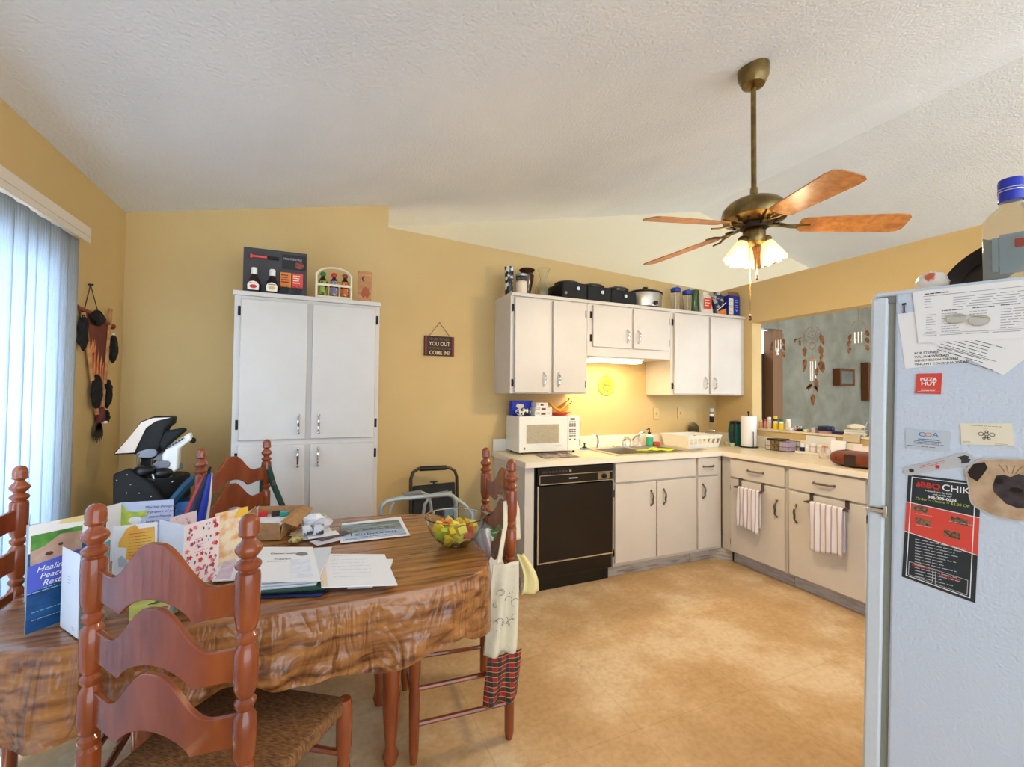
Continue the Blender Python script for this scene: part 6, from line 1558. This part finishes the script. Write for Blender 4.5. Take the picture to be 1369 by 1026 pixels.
# leather case
lcx = thing('leather_case', 'brown rounded leather case lying on the counter by the refrigerator', 'case', (-.42,-1.52,.9145))
mb = MB(); c_ = Vector((-.46,-1.435,.9155))
def lcf(u, v):
    y = -1.40 - .30*v
    a = u*2*math.pi
    r_ = (math.sin(min(1, v*5+.02)*math.pi/2))**.5
    return (-.44 + .115*r_*math.copysign(abs(math.cos(a))**.8, math.cos(a)), y, .9155+.050 + .050*r_*math.copysign(abs(math.sin(a))**.75, math.sin(a)))
mb.grid(lcf, 36, 22, cu=True); mb.f.append(tuple(range(35,-1,-1))); mb.f.append(tuple(22*36+k for k in range(36))); obj('case_body', mb, mat('leather',(124,56,24),.32,col2=(100,40,18),nscale=9,coat=.2), lcx)
mb = MB(); mb.tube([(-.44+.117*math.cos(a), -1.475, .9655+.052*math.sin(a)) for a in [2*math.pi*k/24 for k in range(24)]], .0022, 6, closed=True); obj('stitched_seam', mb, M_dbrown, lcx)
mb = MB(); mb.box(-.558,-1.60,.925,-.553,-1.53,1.0); obj('dark_flap', mb, M_dbrown, lcx, bevel=.002)

# ------------------------------------------------------------------ things on the pass-through sill
ZS = PZ0+.0185
sb_ = ((.065,-.500,.016,.085,mat('pinkbottle',(226,150,140),.3),M_brick,'pink bottle with a red cap, first on the sill'),(.055,-.545,.018,.105,mat('pinkpale',(232,200,190),.3),M_white,'pale pink bottle with a white cap on the sill'),(.095,-.575,.020,.115,mat('blk',(30,30,34),.3),M_yellow,'dark bottle with a yellow cap on the sill'),
 (.045,-.612,.021,.072,M_yellow,M_white,'yellow pill bottle with a white cap, left of the yellow pair'),(.045,-.668,.021,.072,M_yellow,M_white,'yellow pill bottle with a white cap, right of the yellow pair'),(.085,-.640,.020,.095,mat('grnb',(50,90,60),.3),M_green,'green-capped bottle behind the yellow pair on the sill'),(.07,-.715,.020,.095,mat('creamb',(232,214,190),.4),M_white,'cream bottle right of the yellow pair on the sill'),(.060,-.455,.017,.075,mat('orgb',(226,170,120),.3),M_white,'small orange bottle nearest the opening edge on the sill'))
for (x, y, r_, h_, c_, cc, lb) in sb_:
    lathe_thing('pill_bottle', lb, 'bottle', (x,y,ZS), [(r_*.95,0),(r_,.003),(r_,h_*.72),(r_*.75,h_*.80)], c_, 16, 'bottles on the pass-through sill', parts=(('bottle_cap',[(r_*.85,h_*.78),(r_*.85,h_),(r_*.5,h_+.001)],cc),))
rr = random.Random(8)
cc5 = (M_paper, mat('pk_stripe',(230,220,220),.5,col2=(150,60,80),nscale=70,lo=.5,hi=.52), M_dbrown, mat('pk_green',(120,140,90),.5), mat('pk_wh',(236,232,226),.5,col2=(60,60,80),nscale=60,lo=.55,hi=.58), M_orange, M_lgray)
nm5 = ('white','red-striped','dark brown','green','printed white','orange','light grey')
for i in range(7):
    y = -.765 - .032*i; x = .05+.03*(i%2); h_ = rr.uniform(.018,.04)
    mb = MB(); mb.box(x-.025,y-.014,ZS,x+.025,y+.014,ZS+h_); tag(obj('small_carton', mb, cc5[i], None, bevel=.002, at_base=True), 'small %s medicine carton on the pass-through sill' % nm5[i], 'box', 'cartons on the pass-through sill')
t = thing('round_tin', 'dark blue round tin with a pink base on the pass-through sill', 'tin', (.07,-1.035,ZS))
mb = MB(); mb.lathe([(.050,0),(.052,.004),(.052,.018)], (.07,-1.035,ZS), 28); obj('tin_base', mb, mat('tin_pink',(206,150,160),.4), t)
mb = MB(); mb.lathe([(.056,.0185),(.058,.024),(.057,.048),(.05,.056),(.012,.060)], (.07,-1.035,ZS), 28); obj('tin_lid', mb, mat('tin_navy',(26,34,66),.3), t)
mb = MB(); mb.box(.02,-1.19,ZS,.11,-1.105,ZS+.022); tag(obj('blue_case', mb, M_navy, None, bevel=.006, at_base=True), 'small dark blue zip case on the pass-through sill', 'case')
zz = ZS
for i in range(5):
    q = quad(.075, -1.265, .085, .15, rr.uniform(-14,14)); flat('loose_paper', ('white paper at the bottom of the pile on the sill','cream paper, second from the bottom of the pile on the sill','white paper in the middle of the pile on the sill','grey paper, second from the top of the pile on the sill','cream paper on top of the pile on the sill')[i], q, zz, (M_paper,M_paper2,M_paper,mat('paper_gry',(210,208,200),.6),M_paper2)[i], 'paper', 'papers on the pass-through sill', .008); zz += .0085
crumple('crumpled_paper', 'crumpled cream paper heap on the pile on the sill', (.075,-1.25,zz+.022), (.045,.07,.022), M_paper2, 12)
bag('dark_green_bag', 'dark green bag on the sill behind the refrigerator edge', (.07,-1.43,ZS), (.045,.075,.10), M_dgreen, 5)
mb = MB(); mb.tube([(.03,-1.35,ZS+.02),(-.02,-1.36,ZS+.05),(-.04,-1.39,ZS+.11),(-.02,-1.44,ZS+.14),(.02,-1.50,ZS+.12)], .003, 6); tag(obj('phone_cord', mb, M_lgray, None), 'thin pale cord looping over the end of the sill', 'cord')
t = thing('beige_pouch', 'folded beige pouch hanging over the sill edge above the envelopes', 'pouch', (-.03,-1.27,1.04))
mb = MB(); mb.box(-.045,-1.335,1.035,-.0225,-1.225,1.0895); mb.box(-.045,-1.335,1.0897,.02,-1.225,1.0965); obj('pouch_body', mb, mat('pouch_beige',(214,194,160),.7), t, bevel=.004)

# ------------------------------------------------------------------ wind chimes and dream catcher in the opening
M_feather = mat('feather', (96,60,44), .8, col2=(160,116,80), nscale=30)
M_tubew = mat('chime_white', (236,232,224), .35, .2)
M_ring = mat('wicker', (150,120,88), .8)
def feather(mb, p, L_, w, d=(0,0,-1), side_=(0,1,0)):
    p = Vector(p); d = Vector(d).normalized(); s = Vector(side_)
    pts = [p, p+d*L_*.25+s*w, p+d*L_*.7+s*w*.8, p+d*L_, p+d*L_*.7-s*w*.7, p+d*L_*.25-s*w*.8]
    mb.prism(pts, (.002,0,0)); return mb
def ringm(mb, c, r_, th=.003, x=0):
    mb.tube([(c[0], c[1]+r_*math.cos(a), c[2]+r_*math.sin(a)) for a in [2*math.pi*k/24 for k in range(24)]], th, 6, closed=True)
dc = thing('dream_catcher', 'tall brown feather dream catcher with white chimes in the middle of the opening', 'dream catcher', (.06,-.935,2.06))
mb = MB(); mb.tube([(.06,-.935,2.065),(.06,-.935,1.968)], .0012, 5); obj('hanging_cord', mb, M_cord, dc)
mb = MB(); ringm(mb, (.06,-.935,1.895), .068, .0022); obj('upper_ring', mb, M_ring, dc)
mb = MB()
for k_ in range(8): a = k_*math.pi/4; b = a+math.pi*.75; mb.tube([(.06,-.935+.066*math.cos(a),1.895+.066*math.sin(a)),(.06,-.935+.066*math.cos(b),1.895+.066*math.sin(b))], .0007, 4)
mb.ball((.06,-.935,1.895), .005, seg=8); obj('web', mb, M_cord, dc)
mb = MB(); ringm(mb, (.06,-.937,1.80), .026, .0025); obj('lower_ring', mb, M_ring, dc)
for (y, z, L_, w, d) in ((-.845,1.885,.07,.016,(0,.9,-.35)),(-.795,1.885,.055,.011,(0,.3,-.9)),(-.830,1.868,.060,.012,(0,-.1,-1)),(-.873,1.80,.085,.022,(0,0,-1)),(-.875,1.70,.09,.020,(0,0,-1)),(-.870,1.63,.05,.012,(0,.2,-1)),(-1.005,1.895,.10,.020,(0,-.25,-1)),(-1.000,1.80,.085,.024,(0,-.15,-1)),(-1.015,1.73,.06,.016,(0,.2,-1)),(-1.005,1.68,.11,.030,(0,-.15,-1)),(-.975,1.62,.075,.016,(0,.1,-1)),(-.965,1.53,.10,.022,(0,-.05,-1)),(-.945,1.30,-.0,.0,(0,0,-1)),(-.940,1.40,.10,.022,(0,0,-1)),(-.925,1.49,.07,.018,(0,.4,-1)),(-.950,1.47,.06,.016,(0,-.5,-1)),(-.935,1.48,.06,.014,(0,.7,-.6)),(-.905,1.47,.05,.012,(0,.5,-.8))):
    if L_ <= 0: continue
    mb = MB(); feather(mb, (.057,y,z), L_, w, d); obj('feather', mb, M_feather, dc, smooth=False)
mb = MB()
for y in (-.85,-.873,-1.0): mb.tube([(.06,y if y!=-.85 else -.865,1.91),(.06,y,1.62)], .0009, 4)
mb.tube([(.06,-.935,1.775),(.06,-.937,1.70)], .0009, 4); mb.tube([(.06,-.94,1.55),(.06,-.94,1.40)], .0009, 4); obj('bead_string', mb, M_cord, dc)
mb = MB(); mb.ball((.06,-.937,1.69), .018, (.8,1.3,.7), 10, 6); obj('chime_cap', mb, M_wood, dc)
for i, y in enumerate((-.925,-.936,-.953)):
    mb = MB(); mb.cyl((.06+(i-1)*.010,y,1.675),(.06+(i-1)*.010,y,1.51+.02*(i==2)), .0045, seg=8); obj('chime_tube', mb, M_tubew, dc)
def small_chime(y, zt, rr_, n, label, seed, hoop):
    t = thing('wind_chime', label, 'wind chime', (.07,y,2.06), 'small wind chimes in the opening')
    mb = MB(); mb.tube([(.07,y,2.066),(.07,y,zt+rr_*1.3)], .001, 5); obj('hanging_cord', mb, M_cord, t)
    mb = MB()
    mb.tube([(.07, y+rr_*math.cos(a), zt+rr_*1.3*math.sin(a)) for a in [2*math.pi*k/24 for k in range(24)]], .0022, 6, closed=True); obj('hoop', mb, M_ring, t)
    for i in range(n):
        yy = y+.010-.024*(i-(n-1)/2) - .01
        mb = MB(); mb.cyl((.07,yy,zt-rr_*.35),(.07,yy,zt-rr_*.35-.085), .0038, seg=8); obj('chime_tube', mb, M_tubew, t)
    rg = random.Random(seed)
    for i in range(6):
        s = 1 if i % 2 else -1
        yy = y+s*(rr_*1.0+rg.uniform(0,.008)); z = zt-.02-.05*(i//2)+rg.uniform(-.01,.01)
        mb = MB(); feather(mb, (.067,yy,z), .055, .015, (0,s*.2,-1)); obj('feather', mb, M_feather, t, smooth=False)
    return t
small_chime(-.625, 1.905, .050, 3, 'small feathered wind chime at the left of the pass-through, before the brown casing', 1, 1)
small_chime(-1.277, 1.895, .052, 3, 'small feathered wind chime at the right of the pass-through, beside the refrigerator', 2, 1)
t = thing('crystal_pendant', 'clear sparkling pendant hanging at the left of the pass-through', 'pendant', (.10,-.595,1.80))
mb = MB(); mb.tube([(.10,-.595,2.066),(.10,-.595,1.82)], .0008, 4); obj('thread', mb, M_cord, t)
mb = MB(); mb.ball((.10,-.595,1.80), .018, (1,1,1.3), 8, 5); mb.ball((.10,-.595,1.765), .011, (1,1,1.2), 8, 5); obj('crystal', mb, mat('crystal',(250,250,255),.03,.3), t, smooth=False)

# frames on the far wall
def frame(x0, x1, z0, z1, dpt, label, mglass):
    t = thing('picture_frame', label, 'picture frame', ((x0+x1)/2,YB-.05,z0), 'frames on the far room wall')
    mb = MB(); y = YB-.001; w = .032
    mb.box(x0,y-dpt,z0,x0+w,y,z1); mb.box(x1-w,y-dpt,z0,x1,y,z1); mb.box(x0+w,y-dpt,z0,x1-w,y,z0+w); mb.box(x0+w,y-dpt,z1-w,x1-w,y,z1); obj('frame', mb, mat('frame_brown',(104,60,30),.35), t, bevel=.004)
    mb = MB(); mb.box(x0+w,y-dpt*.92,z0+w,x1-w,y-dpt*.85,z1-w); obj('frame_face', mb, mglass, t)
    return t
frame(2.70, 3.02, 1.53, 1.765, .10, 'small brown box frame with a bright glass face on the far wall', mat('mirror_glass',(210,220,230),.03,1.0))
f2 = frame(3.33, 3.85, 1.33, 1.87, .10, 'larger dark frame on the far wall beside the refrigerator edge', mat('dark_picture',(44,40,40),.2,col2=(90,84,76),nscale=8))
mb = MB(); mb.box(2.9,-.9,.0,4.6,-.1,.42); mb.box(2.9,-.25,.42,4.6,-.1,.92); tag(obj('sofa', mb, mat('sofa_dark',(54,52,50),.9), None, bevel=.08, at_base=True), 'dark sofa back in the room beyond the pass-through', 'sofa')

# ------------------------------------------------------------------ hanging shield on the left wall
hs = thing('feathered_hide_ornament', 'long triangular hide ornament with feathers and fire picture on the left wall', 'wall hanging', (-4.80,-.36,1.5))
xw = -4.812
mb = MB(); mb.tube([(xw,-.50,1.765),(xw,-.440,1.915),(xw,-.335,1.77)], .0022, 6); mb.cyl((xw-.008,-.44,1.915),(xw+.012,-.44,1.915),.005,seg=8); obj('hanging_cord', mb, M_blackm, hs)
mb = MB(); mb.tube([(xw+.005,-.585,1.775),(xw+.008,-.40,1.765),(xw+.005,-.185,1.735)], .011, 8); mb.ball((xw+.005,-.585,1.775),.014,seg=8); mb.ball((xw+.005,-.185,1.735),.016,seg=8); obj('top_stick', mb, mat('stick_red',(130,54,30),.4), hs)
mb = MB(); mb.tube([(xw+.008,-.525,1.76),(xw+.008,-.345,1.25)], .010, 8); obj('side_stick', mb, M_wood, hs)
mb = MB(); mb.tube([(xw+.008,-.225,1.83),(xw+.008,-.290,1.25)], .010, 8); obj('side_stick', mb, M_wood, hs)
HP = PL((xw+.004,-.60,1.2),(0,1,0),(0,0,1))
mb = MB(); mb.prism([(xw+.002,-.515,1.755),(xw+.002,-.230,1.735),(xw+.002,-.240,1.60),(xw+.002,-.285,1.36),(xw+.002,-.335,1.33),(xw+.002,-.455,1.60)], (.003,0,0)); hd_ = obj('hide', mb, mat('hide_maroon',(118,52,44),.6,col2=(98,40,36),nscale=6), hs)
mb = MB()
for a, z, l in ((-.42,1.49,.16),(-.385,1.44,.20),(-.35,1.40,.20),(-.315,1.40,.17),(-.29,1.42,.11),(-.40,1.57,.07)):
    mb.prism([(xw+.0055,a-.012,z),(xw+.0055,a+.012,z),(xw+.0055,a+.006,z+l*.6),(xw+.0055,a+.010,z+l),(xw+.0055,a-.006,z+l*.7)], (.001,0,0))
obj('fire_picture', mb, mat('fire_orange',(226,120,70),.5,col2=(240,170,110),nscale=20), hd_, smooth=False)
M_fur = mat('dark_fur', (30,28,28), .95, bump=.8, bscale=160)
def furpiece(y, z, ry, rz, n, seed):
    r2 = random.Random(seed); mb = MB(); mb.ball((xw+.018,y,z), 1, (.018,ry,rz), 14, 9)
    mb.v = [(max(xw-.006, a+r2.uniform(-.003,.003)), b+r2.uniform(-.008,.008), c+r2.uniform(-.010,.006)) for a, b, c in mb.v]
    return obj('fur_tuft', mb, M_fur, hs)
furpiece(-.395,1.755,.075,.035,0,1); furpiece(-.545,1.66,.035,.085,0,2); furpiece(-.205,1.61,.042,.075,0,3); furpiece(-.385,1.37,.045,.085,0,4); furpiece(-.255,1.36,.030,.075,0,5); furpiece(-.270,1.235,.03,.03,0,6)
mb = MB(); mb.lathe([(.018,0),(.022,.02),(.020,.06),(.012,.08)], (xw+.015,-.325,1.205), 12); obj('wrapped_binding', mb, mat('bind_red',(96,30,26),.6), hs)
for i in range(6):
    yy = -.325+(i-2.5)*.018
    mb = MB(); feather(mb, (xw+.008,-.325+(i-2.5)*.006,1.21), .12-.012*abs(i-2.5), .014, (0,(i-2.5)*.18,-1)); obj('feather', mb, mat('feather_grey',(62,52,52),.8), hs, smooth=False)
mb = MB()
for y, z in ((-.33,1.205),(-.315,1.205),(-.215,1.69),(-.56,1.73)):
    mb = MB(); mb.ball((xw+.036 if z < 1.3 else xw+.02,y,z),.007,seg=8,rings=6); obj('white_bead', mb, M_white, hs)

# ------------------------------------------------------------------ golf bag
gbag = thing('golf_bag', 'black and blue golf bag with clubs standing in the room corner', 'golf bag', (-4.52,-.42,0))
def qd(mb, c0_, r0, c1_, r1, seg=28, sy=.8):
    vs = []
    for c_, r_ in ((c0_, r0), (c1_, r1)):
        for k in range(seg): a = 2*math.pi*k/seg; vs.append((c_[0]+r_*math.cos(a), c_[1]+r_*sy*math.sin(a), c_[2]))
    fs_ = [(k, (k+1)%seg, seg+(k+1)%seg, seg+k) for k in range(seg)]+[tuple(range(seg-1,-1,-1)), tuple(seg+k for k in range(seg))]
    return mb.add(vs, fs_)
mb = MB(); qd(mb, (-4.50,-.40,.0), .135, (-4.50,-.41,.80), .125); obj('bag_body', mb, mat('bag_blue',(30,84,130),.6,col2=(22,54,96),nscale=7), gbag)
mb = MB(); qd(mb, (-4.50,-.41,.801), .130, (-4.525,-.42,.925), .150); obj('bag_collar', mb, M_blackm, gbag, bevel=.006)
mb = MB(); mb.prism([(-4.655,-.56,.72),(-4.66,-.56,.96),(-4.60,-.565,.985),(-4.50,-.565,.90),(-4.42,-.56,.77),(-4.44,-.56,.73)], (0,.05,0)); pk = obj('side_pouch', mb, M_blackm, gbag, bevel=.01)
for a, z in ((-4.64,.93),(-4.60,.955),(-4.585,.905),(-4.60,.865),(-4.55,.86),(-4.50,.84)):
    mb = MB(); mb.ball((a,-.5645,z),.0045,seg=8,rings=6); obj('stud', mb, M_chrome, pk)
mb = MB(); mb.tube([(-4.43,-.56,.78),(-4.36,-.56,.88),(-4.32,-.53,.92)], .022, 8); obj('bag_strap', mb, mat('strap_tealblue',(24,70,96),.6), gbag)
mb = MB(); mb.box(-4.40,-.57,.60,-4.30,-.53,.80); obj('blue_pocket', mb, mat('pocket_blue',(50,110,160),.6,col2=(24,60,110),nscale=9), gbag, bevel=.01)
def club(name, label, top, base, parts):
    t = thing(name, label, 'golf club', base, 'golf clubs in the bag')
    mb = MB(); mb.cyl(base, top, .005, seg=8); obj('club_shaft', mb, M_chrome, t)
    return t
def iron(label, base, top, sz=1.0, m=None):
    t = club('golf_iron', label, top, base, None)
    tx, ty, tz = top
    mb = MB(); pts = [(0,0),(.015,.012),(.05,.022),(.078,.020),(.088,.006),(.084,-.012),(.06,-.022),(.018,-.018),(.0,-.012)]
    mb.prism([(tx-.006+a*sz, ty-.006, tz+.004+b*sz*1.1) for a, b in pts], (0,.014,0)); obj('club_head', mb, m or mat('iron_grey',(120,120,126),.35,.8), t, bevel=.002, smooth=False)
    mb = MB(); mb.tube([(tx,ty,tz-.055),(tx,ty,tz-.01),(tx+.006,ty,tz+.004)], [.006,.0075,.008], 8); obj('club_hosel', mb, M_chrome, t)
    return t
iron('golf iron standing highest, at the left of the clubs', (-4.575,-.47,.90), (-4.585,-.48,1.045))
iron('golf iron in the middle of the clubs, behind the white cover', (-4.53,-.43,.90), (-4.535,-.44,1.02), .95)
iron('golf iron low in front of the middle one', (-4.50,-.49,.90), (-4.515,-.50,.985), .9)
iron('golf iron at the right of the clubs', (-4.46,-.45,.90), (-4.46,-.46,.965), .8)
for i, (x, y, z) in enumerate(((-4.545,-.525,.945),(-4.475,-.50,.925))):
    t = thing('golf_wood', ('black rounded golf wood at the front left of the bag','black rounded golf wood at the front right of the bag')[i], 'golf club', (x,y,z), 'golf clubs in the bag')
    mb = MB(); mb.ball((x,y,z+.02),1,(.048,.036,.030),16,10); obj('club_head', mb, M_black, t)
    mb = MB(); mb.tube([(x+.035,y,z),(x+.045,y-.005,z-.03)], .007, 8); obj('club_hosel', mb, M_chrome, t)
# large head cover (black with white panel)
hc = thing('driver_head_cover', 'big black club cover with a cream wedge panel, top left of the golf bag', 'club cover', (-4.55,-.42,.95))
out_ = [(-4.70,1.045),(-4.635,1.13),(-4.585,1.215),(-4.53,1.240),(-4.445,1.240),(-4.45,1.20),(-4.475,1.175),(-4.49,1.09),(-4.52,1.02),(-4.575,1.005),(-4.60,1.045)]
mb = MB(); mb.prism([(x,-.46,z) for x, z in out_], (0,.085,0)); obj('cover_body', mb, M_blackm, hc, bevel=.012)
mb = MB(); mb.prism([(-4.685,-.462,1.052),(-4.630,-.462,1.13),(-4.580,-.462,1.21),(-4.53,-.462,1.232),(-4.455,-.462,1.234),(-4.52,-.462,1.215),(-4.560,-.462,1.18),(-4.59,-.462,1.10),(-4.605,-.462,1.055)], (0,-.004,0)); obj('cream_panel', mb, mat('cream_vinyl',(238,222,206),.45), hc, smooth=False)
mb = MB(); mb.tube([(-4.60,-.42,.90),(-4.55,-.42,1.02)], .03, 10); obj('cover_neck', mb, M_blackm, hc)
hc2 = thing('golf_head_cover', 'white club cover with black script and a black hood, right of the golf bag', 'club cover', (-4.44,-.45,.93))
mb = MB(); mb.prism([(x,-.50,z) for x, z in ((-4.475,.955),(-4.480,1.04),(-4.455,1.085),(-4.36,1.155),(-4.352,1.115),(-4.405,1.07),(-4.410,.96),(-4.44,.935))], (0,.05,0)); c_ = obj('white_sock', mb, M_white, hc2, bevel=.008)
NP = PL((-4.445,-.509,1.07),(.82,0,.57),(-.57,0,.82)); mb = MB(); NP.lines(mb,-.012,.085,.016,1,.01,.0006,.009,.05,7); obj('script_print', mb, M_ink, c_)
mb = MB(); mb.prism([(x,-.49,z) for x, z in ((-4.50,1.10),(-4.47,1.165),(-4.40,1.178),(-4.385,1.165),(-4.40,1.15),(-4.45,1.10),(-4.48,1.05))], (0,.07,0)); mb.ball((-4.352,-.475,1.11),.016,seg=10); obj('black_hood', mb, M_blackm, hc2, bevel=.01)

# ------------------------------------------------------------------ folding cart and walker behind the table
fc_ = thing('folding_step_stool', 'black folding step stool with a padded handle leaning on the tan wall', 'step stool', (-2.95,-.13,0))
mb = MB(); mb.tube([(-3.125,-.20,.0),(-3.120,-.14,.76),(-3.105,-.135,.805),(-3.065,-.13,.828),(-2.96,-.13,.828),(-2.835,-.13,.824),(-2.795,-.135,.800),(-2.780,-.14,.755),(-2.775,-.20,.0)], .012, 10); obj('tube_frame', mb, mat('frame_charcoal',(70,64,58),.35,.5), fc_)
mb = MB(); mb.tube([(-3.055,-.13,.828),(-2.86,-.13,.825)], .018, 12); obj('foam_grip', mb, M_black, fc_)
mb = MB(); mb.prism([(-3.108,-.185,.30),(-2.792,-.185,.30),(-2.795,-.150,.715),(-3.105,-.150,.705)], (0,.03,0)); obj('step_panel', mb, mat('ribbed_black',(24,24,26),.6,bump=.5,bscale=90), fc_, bevel=.006)
mb = MB(); mb.box(-2.965,-.165,.706,-2.953,-.155,.735); mb.box(-2.985,-.168,.730,-2.933,-.152,.738); obj('latch', mb, M_black, fc_)
mb = MB(); mb.box(-3.11,-.30,.14,-2.79,-.14,.165); obj('lower_step', mb, M_blackm, fc_, bevel=.005)
wk = thing('walker', 'grey tubular aluminium walker frame standing behind the table', 'walker', (-3.2,-.8,0))
M_alu = mat('aluminium_tube', (178,186,184), .35, .3)
mb = MB(); mb.tube([(-3.425,-.90,.0),(-3.420,-.93,.745),(-3.412,-.93,.782),(-3.385,-.93,.803),(-3.34,-.93,.808),(-3.06,-.93,.812),(-3.03,-.93,.800),(-3.012,-.93,.765),(-3.000,-.90,.55),(-2.99,-.88,0)], .0115, 10); obj('front_frame', mb, M_alu, wk)
mb = MB(); mb.tube([(-3.020,-.92,.79),(-2.955,-.93,.74),(-2.915,-.935,.69),(-2.905,-.93,.55),(-2.90,-.90,.0)], .010, 10); obj('side_frame', mb, M_alu, wk)
mb = MB(); mb.tube([(-3.345,-.72,.66),(-3.335,-.72,.72),(-3.305,-.72,.762),(-3.25,-.72,.782),(-3.16,-.72,.787),(-3.125,-.72,.770),(-3.108,-.72,.72),(-3.10,-.72,.66)], .009, 10); obj('grip_bar', mb, M_alu, wk)
mb = MB(); mb.tube([(-3.27,-.72,.778),(-3.165,-.72,.787)], .016, 12); obj('foam_grip', mb, M_gray, wk)
mb = MB(); mb.tube([(-3.165,-.78,.66),(-3.155,-.78,.73),(-3.13,-.78,.765),(-3.09,-.78,.78),(-3.0,-.80,.79)], .009, 10); obj('grip_bar', mb, M_alu, wk)
mb = MB(); mb.tube([(-3.11,-.78,.778),(-3.02,-.795,.788)], .015, 12); obj('foam_grip', mb, M_gray, wk)
mb = MB(); mb.tube([(-3.42,-.91,.30),(-2.99,-.89,.30)], .009, 8); mb.tube([(-3.345,-.72,.66),(-3.345,-.74,.0)], .009, 8); mb.tube([(-3.10,-.72,.66),(-3.10,-.74,.0)], .009, 8); mb.tube([(-3.165,-.78,.66),(-3.165,-.80,.0)], .009, 8); mb.tube([(-3.42,-.91,.28),(-3.345,-.735,.28)], .009, 8); mb.tube([(-3.10,-.735,.28),(-2.99,-.89,.28)], .009, 8); obj('lower_frame', mb, M_alu, wk)
o = thing('floor_carton', 'green and white carton on the floor behind the apron chair', 'box', (-2.66,-.48,0))
mb = MB(); mb.box(-2.75,-.62,0,-2.52,-.38,.36); obj('carton', mb, mat('carton_white2',(228,228,230),.5), o, bevel=.004)
mb = MB(); mb.box(-2.752,-.622,.361,-2.518,-.378,.46); obj('green_top', mb, mat('carton_green',(36,110,60),.5,col2=(230,230,230),nscale=14,lo=.55,hi=.6), o, bevel=.004)
